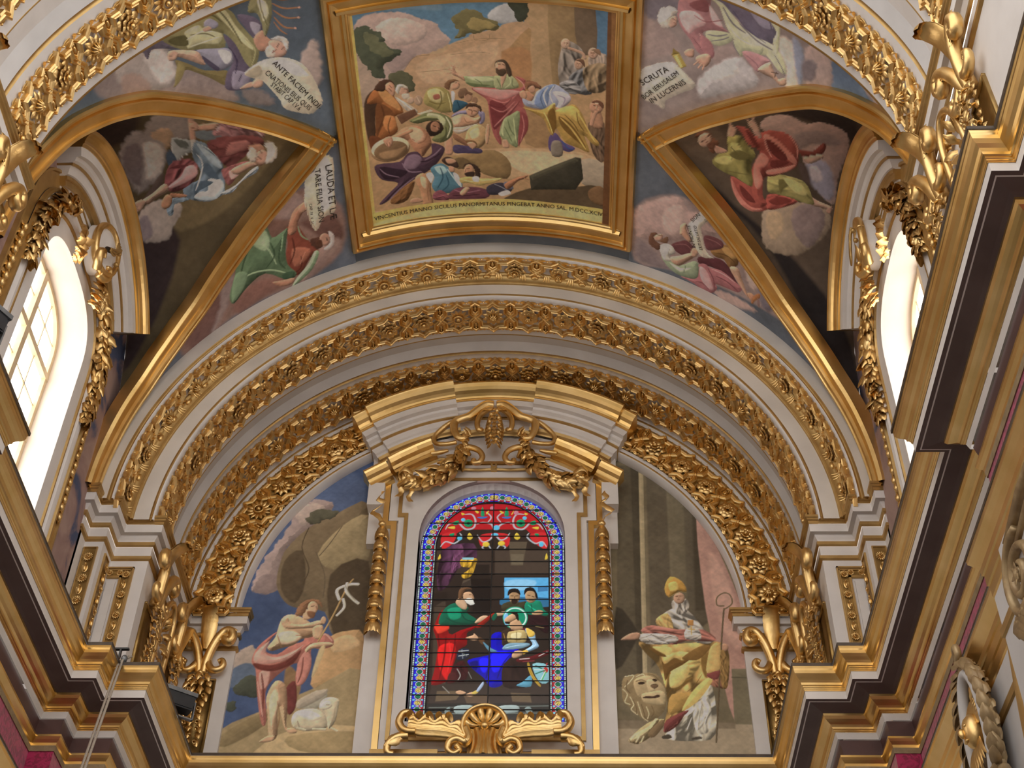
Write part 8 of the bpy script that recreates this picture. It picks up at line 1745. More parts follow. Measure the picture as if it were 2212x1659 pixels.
# central painting
A, B = np.meshgrid(np.linspace(-1.80, 1.80, 390), np.linspace(9.60, 13.16, 380), indexing='ij')
gridmesh('painted_scene', npvault(A, B, 4.985), np.minimum(.9, paint('MAIN', np.stack([A.ravel()*100, B.ravel()*100], 1), GAIN)), 'fresco', PAINT_ROOT)
# inscriptions
def text_on(txt, p0, p1, size, parent, mat, off=.012, arc=0.):
    cu = bpy.data.curves.new('inscription', 'FONT'); cu.body = txt; cu.size = 1.0; cu.resolution_u = 2
    o = bpy.data.objects.new('tmp', cu); COL.objects.link(o); dg = bpy.context.evaluated_depsgraph_get(); dg.update()
    me = bpy.data.meshes.new_from_object(o.evaluated_get(dg)); bpy.data.objects.remove(o)
    n = len(me.vertices); co = np.zeros(n*3, np.float32); me.vertices.foreach_get('co', co); co = co.reshape(-1, 3)
    w = co[:,0].max(); p0 = np.array(p0, float); p1 = np.array(p1, float); d = p1-p0; ln = np.hypot(*d); d /= ln; up = np.array([d[1], -d[0]])
    t = co[:,0]/w; bow = arc*4*t*(1-t)
    P = p0+np.outer(t*ln, d)+np.outer(co[:,1]*size*100+bow, up)
    me.vertices.foreach_set('co', npvault(P[:,0]/100, P[:,1]/100, RV-off).astype(np.float32).ravel()); me.update()
    me.materials.clear(); me.materials.append(MT[mat]); ob = bpy.data.objects.new('inscription', me); COL.objects.link(ob); ob.parent = parent; ob['kind'] = 'stuff'
    return ob
MT['ink'] = noisy('dark_brown_ink', (.035,.025,.02), (.06,.045,.035), 12, .8)
text_on('VINCENTIUS MANNO SICULUS PANORMITANUS PINGEBAT ANNO SAL. M.DCC.XCIV', (-174.5,1303), (167,1300), .10, PAINT_ROOT, 'ink', .022, 1.5)
# pendentives
FR_LAB = dict(FL=('fresco_panel','fresco of a prophet in green and red drapery holding a long scroll','LAUDA'), FR=('fresco_panel','fresco of a seated prophet in white and rose drapery with a short scroll',''),
              NL=('fresco_panel','fresco of a white-haired prophet in yellow drapery unrolling a lettered scroll',''), NR=('fresco_panel','fresco of a white-haired prophet in pink robe with a lantern and scroll',''))
PNL = {}
for k in ('FL','FR','NL','NR'):
    sx = -1 if k[1] == 'L' else 1; na, nb = 400, 220
    aa = np.linspace(0, 66, na); hw = ribw(aa); s = sx*(PI/2-np.radians(aa))*RV; tt = np.linspace(0, 1, nb)
    if k[0] == 'F': y0 = YC+hw-.04; y1 = np.full(na, 13.76)
    else: y0 = np.full(na, 8.80); y1 = YC-hw+.04
    Y = y0[:,None]+(y1-y0)[:,None]*tt[None,:]; Sg = np.repeat(s[:,None], nb, 1)
    root = tag(empty('fresco_panel'), FR_LAB[k][1], 'fresco'); PNL[k] = root
    gridmesh('painted_plaster', npvault(Sg, Y), np.minimum(.9, paint(k, np.stack([Sg.ravel()*100, Y.ravel()*100], 1), GAIN)), 'fresco', root)
for k, txt, p0, p1, sz in (('NL','ANTE FACIEM INDI-',(-288,1004),(-233.5,1094),.105),('NL','CNATIONIS EIUS QUIS',(-300.5,1014),(-247.5,1090.5),.10),('NL','STABIT CAP I.V.6',(-295.5,1034),(-262,1086),.095),
                           ('NR','SCRUTA',(217,1065.5),(254,1032),.12),('NR','BOR IERUSALEM',(220.6,1086.5),(268.5,1033),.10),('NR','IN LUCERNIS',(231.5,1089.5),(279.5,1043),.11),
                           ('FL','LAUDA ET L\u00c6',(-235.5,1185),(-239,1281),.145),('FL','TARE FILIA SION',(-252,1187),(-257,1279),.125),('FL','CAP. IV. V. 21',(-267,1241),(-269,1277),.06),
                           ('FR','IN MONTE',(315.3,1305.4),(302.4,1269.2),.085),('FR','SION',(306.4,1262.4),(317.7,1244.7),.085),('FR','ERIT SALVATIO',(326.7,1303.2),(312.7,1265.3),.08),('FR','.CAP XVIII',(326.1,1253.1),(340.9,1231.9),.06)):
    text_on(txt, p0, p1, sz, PNL[k], 'ink', .01)
# lunette webs
qq = np.linspace(-1, 1, 2001); pw = np.array([web(1, q, 1.0) for q in qq]); AL = np.concatenate([[0], np.cumsum(np.hypot(np.diff(pw[:,1]), np.diff(pw[:,2])))]); AL -= AL[1000]
for k, sx, lab in (('WL',-1,'dark lunette fresco of a white-haired prophet with an axe on clouds'),('WR',1,'dark lunette fresco of a prophet in red and olive drapery on clouds')):
    Q = np.concatenate([np.linspace(-1, 0, 120)[:-1], np.linspace(0, 1, 380)]); T = np.linspace(0, 1, 240)
    W3 = np.array([[web(sx, q, t) for t in T] for q in Q]); C2 = np.stack([np.repeat(np.interp(Q, qq, AL)[:,None], len(T), 1)*100, np.abs(W3[...,0])*100], -1)
    root = tag(empty('fresco_panel'), lab, 'fresco')
    gridmesh('painted_plaster', W3, np.minimum(.9, paint(k, C2.reshape(-1, 2), GAIN)), 'fresco', root)
# wall saints
for k, x0, x1, lab in (('PL',-3.62,-1.70,'wall painting of a bare-chested saint in a rose cloak with a lamb'),('PR',1.70,3.62,'wall painting of a bishop in a gold cope with a lion')):
    A, B = np.meshgrid(np.linspace(x0, x1, 200), np.linspace(10.9, 16.3, 480), indexing='ij')
    root = tag(empty('wall_painting'), lab, 'painting')
    gridmesh('painted_plaster', np.stack([A, np.full_like(A, 16.43), B], -1), np.minimum(.9, paint(k, np.stack([A.ravel()*100, B.ravel()*100], 1), GAIN)), 'fresco', root)
# ------------------------------------------------------------------ stained glass window
ZSP, RG = 14.56, 1.062
def glass_color(V):
    c = paint('SG', V, 1.0); x = V[:,0]/100; z = V[:,1]/100
    up = z > ZSP; ang = np.arctan2(np.abs(x), z-ZSP); de = np.where(up, RG-np.hypot(x, z-ZSP), RG-np.abs(x))
    t = np.where(up, ZSP+(PI/2-np.clip(ang, 0, PI/2))*.95, z)
    bw = .225; m = de < bw
    P = .098; k = np.floor(t/P); f = t/P-k; dc = np.hypot((f-.5)*P, de-.115)
    red, blue, yel, grn, wht, cyn, drk = [np.array(lin(h)) for h in ('a01828','2018c8','dcc860','0f7a50','c8d0c8','70c8d8','140e10')]
    b = np.where((np.abs(np.sin(t/P*PI*.5))*.05+.09 > de)[:,None], blue, red)
    ev = (k % 2 == 0)[:,None]
    b = np.where((dc < .046)[:,None], wht, b); b = np.where((dc < .038)[:,None], np.where(ev, np.array(lin('14303c')), np.array(lin('8a2a20'))), b)
    b = np.where((dc < .031)[:,None], np.where(ev, grn, yel), b)
    th = np.arctan2(de-.115, (f-.5)*P); sp = np.abs(np.mod(dc-.0052*th, .0165)-.008) < .0028
    b = np.where((sp & (dc < .031))[:,None], drk*2, b)
    fl = np.hypot(np.minimum(f, 1-f)*P, np.minimum(np.abs(de-.06), np.abs(de-.17))); b = np.where((fl < .015)[:,None], cyn, b)
    b = np.where((de > .185)[:,None] & ev, red*.8, b); b = np.where((de > .185)[:,None] & ~ev, blue*.8, b)
    b = np.where(((de < .03) | (de > .205))[:,None], np.where((np.mod(t, .03) < .02)[:,None], wht*.85+cyn*.15, drk), b)
    b = np.where(((np.abs(de-.03) < .005) | (np.abs(de-.20) < .005) | (np.abs(de-.225) < .008))[:,None], drk, b)
    return np.where(m[:,None], b, c)
SG = struct(empty('window_3', (0,16.55,11.42)), 'stained glass window of a standing robed man touching a seated haloed soldier')
bars = [11.43,11.80]+[11.80+.2255*k for k in range(1, 13)]+[14.75,15.0,15.25]
bars = sorted(set(round(b, 3) for b in bars))+[15.65]
xc = [-1.07,-.84,0.0,.84,1.07]
for z0, z1 in zip(bars[:-1], bars[1:]):
    for x0, x1 in zip(xc[:-1], xc[1:]):
        if math.hypot(min(abs(x0), abs(x1)), max(0, z0-ZSP)) > RG: continue
        nx, nz_ = max(2, int((x1-x0)/.0075)), max(2, int((z1-z0)/.0075))
        A, B = np.meshgrid(np.linspace(x0, x1, nx), np.linspace(z0, z1, nz_), indexing='ij')
        V = np.stack([A.ravel()*100, B.ravel()*100], 1)
        o = gridmesh('stained_pane', np.stack([A, np.full_like(A, 16.55-16.55), B-11.42], -1), glass_color(V)*0.86, 'stained', SG)
inv = Matrix.Translation((0,-16.55,-11.42))
for b in bars[1:-1]:
    h = RG if b < ZSP else math.sqrt(max(.01, RG*RG-(b-ZSP)**2))
    MB().box(-h, h, 16.535, 16.548, b-.006, b+.006).xf(inv).build('saddle_bar', 'lead', SG)
MB().box(-.008, .008, 16.53, 16.547, 11.43, 15.62).xf(inv).build('mullion_bar', 'lead', SG)
for d in (.0, .228):
    pts = [(RG-d, 16.535, 11.43)]+[((RG-d)*math.cos(PI*i/30), 16.535, ZSP+(RG-d)*math.sin(PI*i/30)) for i in range(31)]+[(-(RG-d), 16.535, 11.43)]
    MB().tube(pts, .010, 5).xf(inv).build('lead_border', 'lead', SG)
# ================================================================== GILT ORNAMENT
RND = random.Random(11)
def vol(mb, pts, r0, r1, n=8, flat=1.0, seg=7, wmul=None):    # tapering scroll along a path in local space
    P = smoothpath(pts, seg); m = len(P)
    rad = []
    for i in range(m):
        t = i/(m-1); r = r0+(r1-r0)*t; rad.append((r*flat, r))
    return mb.tube([tuple(p) for p in P], rad, n)
def bell(mb, c, d, r=.03, ln=.07):      # small open trumpet flower
    c = Vector(c); d = Vector(d).normalized(); a = d.orthogonal().normalized(); b = d.cross(a)
    rows = []
    for (t, rr) in ((0, .35), (.4, .5), (.8, .8), (1.0, 1.05), (1.0, .75), (.5, .4)):
        rows.append([tuple(c+d*ln*t+(a*math.cos(2*PI*k/8)+b*math.sin(2*PI*k/8))*r*rr) for k in range(8)])
    mb.grid(rows, False, True)
def leafdrop(mb, z0, z1, w0, w1, depth=.12, rows=9, rnd=RND):   # hanging bunch of leaves on a plane (x lateral, -y out)
    for i in range(rows):
        t = i/(rows-1); z = z0+(z1-z0)*t; w = w0+(w1-w0)*t+.3*w0*math.sin(t*9); dp = depth*(1-.3*t)
        n = max(3, int(w/.05))
        for k in range(n):
            u = -1+2*(k+.5)/n; x = u*w*.8; o = dp*(1-.6*u*u)
            mb.leaf((x, -o, z+.03), (u*.7, -.55-.3*rnd.random(), -1), (0,-1,.3), .13+.05*rnd.random(), .085, -.9, 4, .45, 0 if rnd.random() < .6 else 2)
        for k in range(2):
            bell(mb, ((rnd.random()*2-1)*w*.7, -dp*.9, z-.02), ((rnd.random()-.5), -1.2, -.8), .026, .07)
    return mb
def console_parts():
    out = {}
    m = MB(); rows = []
    prof = [(-.62,-.07,.055),(-.5,-.10,.085),(-.35,-.13,.105),(-.2,-.17,.115),(-.1,-.24,.11),(-.05,-.31,.10),(-.055,-.37,.085),(-.10,-.39,.06)]
    for z, y, w in prof: rows.append([(-w, y+.02, z), (-w*.5, y-.015, z), (0, y, z), (w*.5, y-.015, z), (w, y+.02, z)])
    m.grid(rows); rows2 = [[(x, y+.03, z) for x, y, z in r] for r in rows]; m.grid(rows2); out['tongue_leaf'] = m
    for sx, nm in ((-1,'volute'),(1,'volute')):
        m = MB()
        vol(m, [(sx*.03,-.07,-1.02),(sx*.05,-.10,-.85),(sx*.10,-.13,-.66),(sx*.17,-.15,-.50),(sx*.25,-.16,-.40),(sx*.335,-.17,-.40),(sx*.37,-.17,-.49),(sx*.33,-.17,-.57),(sx*.27,-.165,-.545),(sx*.265,-.16,-.50)], .066, .06, 8, 1.15)
        vol(m, [(sx*.05,-.07,-.80),(sx*.10,-.11,-.92),(sx*.17,-.13,-1.00),(sx*.26,-.13,-.985),(sx*.30,-.13,-.91),(sx*.27,-.13,-.85),(sx*.22,-.125,-.87)], .06, .035, 8, 1.1)
        for k in range(5):
            t = k/4; m.leaf((sx*(.10+.2*t), -.17, -.62+.24*t), (sx*.6, -.5, .5-.5*t), (0,-1,.2), .14, .06, -1.4, 5, .4)
        m.ball((sx*.275,-.19,-.52), .028, 8, 5)
        out[nm+('_l' if sx < 0 else '_r')] = m
    m = MB(); m.ball((0,-.10,-1.03), (.05,.06,.05), 8, 5)
    leafdrop(m, -1.08, -2.05, .17, .14, .16, 11); out['leaf_drop'] = m
    m = MB()
    for x0, x1, z0, z1 in ((-.21,-.185,-2.2,-1.1),(.185,.21,-2.2,-1.1),(-.21,.21,-2.225,-2.2),(-.21,.21,-1.1,-1.075)): m.box(x0, x1, -.035, .01, z0, z1)
    m.box(-.185, .185, -.008, .01, -2.2, -1.1)
    out['gilt_panel'] = m
    return out
CPARTS = {k: meshdata(m, k.replace('_l','').replace('_r',''), 'gold' if k != 'gilt_panel' else 'ground') for k, m in console_parts().items()}
for k in ('volute_l','volute_r'): CPARTS[k].name = 'volute'
CPARTS['leaf_drop'].name = 'leaf_drop'
def console(M, label, group='gilt leaf consoles under the imposts'):
    e = tag(empty('leaf_console', M=M), label, 'console', group)
    for k, me in CPARTS.items(): inst({'volute_l':'volute','volute_r':'volute'}.get(k, k), me, e)
    return e
def frameM(o, out, up=Vector((0,0,1))):      # local -y = out
    y = -Vector(out); z = up; x = y.cross(z)
    return Matrix(((x.x,y.x,z.x,o[0]),(x.y,y.y,z.y,o[1]),(x.z,y.z,z.z,o[2]),(0,0,0,1)))
SIDE = {-1: 'beside the saint with the lamb', 1: 'beside the bishop with the lion'}
SIDE2 = {-1: 'beneath the nearer arch, axe prophet side', 1: 'beneath the nearer arch, red prophet side'}
for sx in (-1, 1):
    console(frameM((sx*3.885,16.37,13.22), (0,-1,0)), 'gilt leaf console facing the nave '+SIDE[sx])
    console(frameM((sx*4.28,14.78,13.22), (-sx,0,0)), 'gilt leaf console at the pier front edge '+SIDE[sx])
    console(frameM((sx*4.28,15.96,13.22), (-sx,0,0)), 'gilt leaf console in the pier corner '+SIDE[sx])
    console(frameM((sx*4.61,8.32,13.22), (-sx,0,0)), 'gilt leaf console by the window bay '+SIDE2[sx])
    console(frameM((sx*4.61,7.10,13.22), (-sx,0,0)), 'gilt leaf console away from the windows '+SIDE2[sx])
    # shell niche between the two consoles
    for yy, xx, lab in ((15.37,4.28,'leaf-filled gilt shell niche between consoles '+SIDE[sx]),(7.71,4.61,'leaf-filled gilt shell niche between consoles '+SIDE2[sx])):
        e = tag(empty('shell_niche', M=frameM((sx*xx,yy,12.0), (-sx,0,0))), lab, 'ornament', 'gilt shell niches')
        vol(MB(), [(-.24,-.05,-1.2),(-.25,-.07,-.4),(-.25,-.09,.2),(-.18,-.11,.52),(0,-.12,.66),(.18,-.11,.52),(.25,-.09,.2),(.25,-.07,-.4),(.24,-.05,-1.2)], .04, .04, 8).build('arched_rim', 'gold', e, True)
        m = MB()
        for r_ in range(7):
            for k in range(5):
                m.leaf(((k-2)*.09+.02*RND.random(), -.03, .45-.2*r_), ((k-2)*.35, -.6, .4-.25*r_), (0,-1,.2), .19, .10, -1.2, 5, .4, 2)
        m.build('leaf_filling', 'gold', e, True)['kind'] = 'stuff'
    # ornament panel on the stepped pilaster
    e = tag(empty('pier_ornament', M=frameM((sx*4.60,14.35,11.5), (0,-1,0))), 'white pier panel in a gilt medallion border '+SIDE[sx], 'ornament', 'pier panels')
    s = sx
    m = MB()
    xa, xb = (-.17, .16)
    def bx(m, u0, u1, y0, y1, z0, z1):
        u0, u1 = (u0, u1) if s > 0 else (-u1, -u0); return m.box(u0, u1, y0, y1, z0, z1)
    for (u0, u1, z0, z1, h) in ((xa,xa+.02,-1.0,1.0,.03),(xa,xb,.98,1.0,.03),(xa+.025,xa+.04,-1.0,.975,.02),(xa+.025,xb,.95,.965,.02),(xa+.135,xa+.165,-1.0,.86,.03),(xa+.135,xb,.83,.86,.03)): bx(m, u0, u1, -h, .01, z0, z1)
    m.build('gilt_border', 'goldpaint', e)
    bx(MB(), xa+.04, xa+.135, -.006, .01, -1.0, .95).build('ornament_ground', 'ground', e); bx(MB(), xa+.135, xb, -.006, .01, .86, .95).build('ornament_ground', 'ground', e)
    bx(MB(), xa+.20, xb-.02, -.03, .01, -.95, .78).build('white_inset', 'white', e)
    med = SM['ros'][0]
    for k in range(11):
        inst('medallion', med if k % 2 == 0 else SM['bud'], e, Matrix.Translation((s*(xa+.087), -.004, .88-.155*k)) @ Matrix.Rotation(PI/2, 4, 'X') @ Matrix.Diagonal((.36,.36,.6,1) if k % 2 == 0 else (.9,.9,.9,1)))
    for k in range(2): inst('medallion', med, e, Matrix.Translation((s*(xa+.17+.13*k), -.004, .905)) @ Matrix.Rotation(PI/2, 4, 'X') @ Matrix.Diagonal((.3,.3,.6,1)))
    for yy, xx, zz, lab in ((14.15,4.76,11.5,'narrow gilt ornament strip on the pier return '),(13.95,4.90,11.5,'narrow gilt ornament strip on the outermost pier step ')):
        out = (-sx,0,0) if xx == 4.76 else (0,-1,0)
        e = tag(empty('ornament_strip', M=frameM((sx*xx,yy,zz), out)), lab+SIDE[sx], 'ornament', 'gilt pier strips')
        MB().box(-.075,.075,-.012,.01,-1.1,1.0).build('gilt_ground', 'ground', e)
        MB().box(-.09,-.075,-.025,.01,-1.1,1.0).box(.075,.09,-.025,.01,-1.1,1.0).box(-.09,.09,-.025,.01,1.0,1.015).build('gilt_edge', 'goldpaint', e)
        for k in range(11): inst('medallion', med if k % 2 == 0 else SM['bud'], e, Matrix.Translation((0,-.01,.85-.165*k)) @ Matrix.Rotation(PI/2, 4, 'X') @ Matrix.Diagonal((.42,.42,.6,1) if k % 2 == 0 else (1.1,1.1,.9,1)))

# ---- garlands
def garland(mb, path, r0, r1, step=.075, nl=6, front=Vector((0,-1,0)), lw=.09, rnd=RND, taper_end=True):
    P = smoothpath(path, 10); L = [0]
    for i in range(1, len(P)): L.append(L[-1]+(P[i]-P[i-1]).length)
    tot = L[-1]; n = max(3, int(tot/step)); j = 0
    for i in range(n+1):
        s = tot*i/n
        while j < len(P)-2 and L[j+1] < s: j += 1
        t = (s-L[j])/max(1e-6, L[j+1]-L[j]); p = P[j].lerp(P[j+1], min(1, t)); d = (P[j+1]-P[j]).normalized()
        u = i/n; r = r0+(r1-r0)*math.sin(PI*u)**.6; side = d.cross(front).normalized(); fr = side.cross(d).normalized()
        if fr.dot(front) < 0: fr = -fr
        for k in range(nl):
            a = PI*(k+.5*(i % 2))/(nl-1) if nl > 1 else PI/2
            rad = side*math.cos(a)+fr*math.sin(a)
            mb.leaf(p+rad*r*(.25+.3*rnd.random())+d*(.05*rnd.random()), d*(.5+.8*rnd.random())+rad*(.5+.6*rnd.random())+side*(rnd.random()-.5)*.9, rad, (r*1.35+.03)*(.8+.5*rnd.random()), lw*(.8+.6*rnd.random()), -.4-1.0*rnd.random(), 5, .5, 2 if rnd.random() < .5 else 0)
        if i % 3 == 1: mb.ball(p+fr*r*.8, r*.28+.008, 6, 4)
    return mb
def ribbon(mb, pts, w, axis):
    P = smoothpath(pts, 6); A = Vector(axis); rows = []
    for i, p in enumerate(P): k = w*(1+.12*math.sin(i*1.3)); rows.append([tuple(p-A*k), tuple(p+A*k*.0+Vector((0,-.012,0))), tuple(p+A*k)])
    return mb.grid(rows)
YO = 16.12
for sx in (-1, 1):
    X = lambda pts: [(sx*x, y, z) for x, y, z in pts]
    m = garland(MB(), X([(.42,YO-.02,16.18),(.50,YO-.03,15.95),(.64,YO-.04,15.70),(.85,YO-.04,15.49),(1.06,YO-.03,15.40),(1.25,YO-.02,15.42)]), .075, .15, .085, 6, lw=.13)
    e = tag(empty('leaf_swag'), 'gilt leaf swag above the stained glass, '+('lamb saint side' if sx < 0 else 'bishop side'), 'garland', 'gilt swags over the stained glass')
    m.build('leaf_rope', 'gold', e, True)
    m = MB()
    ribbon(m, X([(1.20,YO-.10,15.52),(1.33,YO-.14,15.60),(1.42,YO-.10,15.52),(1.34,YO-.06,15.42),(1.22,YO-.10,15.42),(1.30,YO-.14,15.36),(1.42,YO-.08,15.32)]), .045, (0,0,1))
    ribbon(m, X([(1.34,YO-.06,15.50),(1.39,YO-.07,15.34),(1.36,YO-.04,15.22),(1.42,YO-.05,15.12)]), .04, (1,0,0)); ribbon(m, X([(1.24,YO-.05,15.32),(1.20,YO-.06,15.22),(1.25,YO-.04,15.12),(1.20,YO-.05,15.02)]), .035, (1,0,0))
    m.ball((sx*1.26,YO-.12,15.46), .05, 8, 5); m.build('ribbon_bow', 'gold', e, True)
    e = tag(empty('leaf_drop_string'), 'gilt string of leaf tufts between the stained glass and '+('the saint with the lamb' if sx < 0 else 'the bishop with the lion'), 'garland', 'leaf strings beside the stained glass')
    m = MB(); nb = 9
    for i in range(nb):
        zt = 14.62-i*.205; w = .10+.05*i/nb
        for k in range(7):
            a = PI*k/6; d = Vector((math.cos(a)*.5, -math.sin(a)*.45, -1)); m.leaf((sx*1.60+math.cos(a)*w*.35, YO+.06-math.sin(a)*.05, zt), d, (math.cos(a), -math.sin(a), .1), .24, .135, -.5, 5, .5)
        m.ball((sx*1.60, YO-.02, zt+.01), (w*.6, .05, .05), 8, 5)
    m.build('leaf_tufts', 'gold', e, True)
    m = MB(); ribbon(m, X([(1.72,YO+.02,15.30),(1.64,YO-.02,15.22),(1.70,YO-.03,15.10),(1.60,YO-.02,15.04),(1.68,YO-.03,14.93),(1.77,YO-.02,14.86),(1.66,YO-.03,14.76),(1.60,YO-.02,14.64)]), .04, (.6,0,.8)); m.build('ribbon', 'gold', e, True)
# cartouche over the window
e = tag(empty('crest_cartouche'), 'symmetrical gilt scroll crest with a fruit bunch over the stained glass', 'ornament')
for sx in (-1, 1):
    X = lambda pts: [(sx*x, y, z) for x, y, z in pts]
    vol(MB(), X([(.03,16.0,16.93),(.14,15.98,16.92),(.26,15.98,16.82),(.40,15.99,16.68),(.53,16.0,16.63),(.62,16.0,16.56),(.62,16.0,16.40),(.57,16.0,16.27),(.50,16.0,16.22),(.44,16.0,16.26),(.46,16.0,16.32)]), .075, .05, 8, .8).build('scroll', 'gold', e, True)
    vol(MB(), X([(.06,16.02,16.88),(.15,16.0,16.80),(.24,16.0,16.68),(.27,16.0,16.52),(.24,16.0,16.40),(.19,16.02,16.42)]), .05, .04, 8).build('scroll', 'gold', e, True)
    vol(MB(), X([(.66,16.05,16.62),(.80,16.06,16.50),(.92,16.08,16.34),(.90,16.08,16.20),(.74,16.06,16.16),(.58,16.06,16.20)]), .04, .035, 8).build('scroll', 'gold', e, True)
    vol(MB(), X([(.42,16.04,16.08),(.32,16.03,16.05),(.22,16.02,15.98),(.17,16.02,15.86),(.22,16.02,15.75),(.30,16.03,15.76),(.30,16.03,15.82)]), .05, .04, 8).build('scroll', 'gold', e, True)
    vol(MB(), X([(.95,16.08,15.98),(.82,16.05,15.98),(.70,16.05,16.02)]), .05, .025, 8).build('scroll', 'gold', e, True)
    m = MB()
    for k in range(5): m.leaf((sx*(.36+.03*k),16.0,16.30-.03*k), (sx*(.3-.2*k),-.6,.5-.3*k), (0,-1,.3), .16, .09, -1.0, 5, .4, 2)
    m.build('leaf_tuft', 'gold', e, True)
m = MB()
for k in range(9):
    z = 16.72-.075*k; w = .13*math.sin(PI*(k+1.5)/11)+.02
    for j in range(5): a = PI*j/4; m.leaf((math.cos(a)*w*.6, 15.99-math.sin(a)*.06, z), (math.cos(a)*.8, -math.sin(a)*.6, -.8), (math.cos(a), -math.sin(a), 0), .13, .08, -.8, 4, .4)
    m.ball((w*.5*(-1)**k, 15.91, z), .035, 6, 4)
m.build('fruit_bunch', 'gold', e, True)
m = MB()
for k in range(5): m.leaf(((k-2)*.05, 16.0, 16.88), ((k-2)*.25, -.5, -1), (0,-1,.3), .2, .07, .3, 4)
m.build('palmette', 'gold', e, True)
MB().prism([(-.045,15.74),(.045,15.74),(.045,15.86),(.02,15.86),(.02,15.80),(-.02,15.80),(-.02,15.86),(-.045,15.86)], 16.15, 16.24).build('key', 'goldpaint', e)
# shell crest below the window
e = tag(empty('shell_crest'), 'gilt fan shell between acanthus wings on the cornice below the stained glass', 'ornament')
DZ, DR = 11.20, .315
m = MB(); rows = []
for i in range(29):
    a = -.22*PI+1.44*PI*i/28
    rows.append([(DR*rr*math.cos(a), 15.98+yy, DZ+DR*rr*math.sin(a)) for rr, yy in ((1.0,.14),(1.0,-.06),(.93,-.095),(.84,-.08),(.79,-.02))])
m.grid(rows); m.build('shell_rim', 'gold', e, True)
for i in range(6):
    a = PI*i/6+.05; b = PI*(i+1)/6-.05; rows = []
    for rr, yy in ((.12,-.045),(.35,.015),(.6,.02),(.78,-.035),(.82,-.02)):
        rows.append([(DR*rr*math.cos(a+(b-a)*t), 15.99+yy-.028*math.sin(PI*t), DZ+DR*rr*math.sin(a+(b-a)*t)) for t in (0,.2,.4,.6,.8,1)])
    MB().grid(rows).build('shell_rib', 'gold', e, True)
MB().ball((0,15.94,DZ), (.055,.05,.055), 10, 6).build('boss', 'gold', e, True)
MB().add([(DR*.85*math.cos(2*PI*k/24), 16.03, DZ+DR*.85*math.sin(2*PI*k/24)) for k in range(24)], [tuple(range(24))]).build('shell_back', 'ground', e)
rows = []
for z, w, dp in ((DZ+.0,.245,.06),(DZ-.10,.20,.10),(DZ-.20,.185,.13),(DZ-.30,.20,.16),(DZ-.38,.24,.19),(DZ-.46,.29,.20)):
    rows.append([(w*u, 16.03-dp*(1-u*u)-.018*math.cos(u*15), z-.02*abs(u)) for u in np.linspace(-1, 1, 31)])
MB().grid(rows).build('fluted_body', 'gold', e, True)
MB().box(-.22,.22,16.04,16.24,10.5,11.35).build('backing', 'golddull', e)
def wing(mb, path, wid, lobes, yb):
    P = smoothpath(path, 8); n = len(P); rows = []
    for i, p in enumerate(P):
        t = i/(n-1); d = (P[min(i+1, n-1)]-P[max(i-1, 0)]).normalized(); nn = Vector((-d.z, 0, d.x)); nn = nn if nn.z > 0 or abs(d.x) < .3 else -nn
        w = np.interp(t, [0,.15,.5,.8,1], wid); up = w*(1+.38*math.sin(t*lobes*2*PI)); r = []
        for k in range(13):
            u = -1+2*k/12; off = nn*(u*(up if u > 0 else w*.8)); bul = .075*(1-u*u)+.016*math.cos(u*14)+(.05*u*u*u if u > 0 else 0)
            r.append((p.x+off.x, p.y-bul, p.z+off.z))
        rows.append(r)
    return mb.grid(rows)
for sx in (-1, 1):
    X = lambda pts: [(sx*x, y, z) for x, y, z in pts]
    vol(MB(), X([(.24,15.96,11.16),(.20,15.93,11.02),(.24,15.91,10.93),(.34,15.90,10.97),(.43,15.90,10.93),(.45,15.90,10.83),(.38,15.90,10.77),(.31,15.90,10.82),(.35,15.90,10.88)]), .055, .04, 8, 1.3).build('foot_scroll', 'gold', e, True)
    m = wing(MB(), X([(.20,15.99,11.00),(.36,15.97,11.10),(.55,15.96,11.15),(.78,15.95,11.16),(.98,15.95,11.18)]), [.07,.11,.15,.15,.10], 4.5, 15.97)
    for k in range(5):
        t = k/4; m.leaf((sx*(.42+.5*t), 15.93, 11.25+.02*t), (sx*.55, -.35, .8), (sx*.3,-1,.3), .15, .10, 1.3, 6, .4)
    vol(m, X([(.88,15.95,11.10),(1.02,15.95,11.12),(1.10,15.95,11.24),(1.06,15.95,11.36),(.97,15.95,11.38),(.92,15.95,11.31),(.97,15.94,11.27)]), .06, .04, 8, 1.4)
    m.build('acanthus_wing', 'gold', e, True)
    m = MB(); vol(m, X([(.98,15.98,11.06),(1.12,15.96,11.03),(1.22,15.96,10.94),(1.22,15.96,10.82),(1.14,15.96,10.80)]), .065, .035, 8, 1.2)
    m.leaf((sx*1.04,15.93,11.06), (sx*.8,-.3,-.6), (0,-1,0), .28, .17, -.6, 5, .4, 2); m.build('tail_leaf', 'gold', e, True)
    MB().box(min(sx*.60,sx*1.47), max(sx*.60,sx*1.47), 16.10, 16.24, 10.80, 10.95).build('gilt_plinth', 'goldpaint', e)
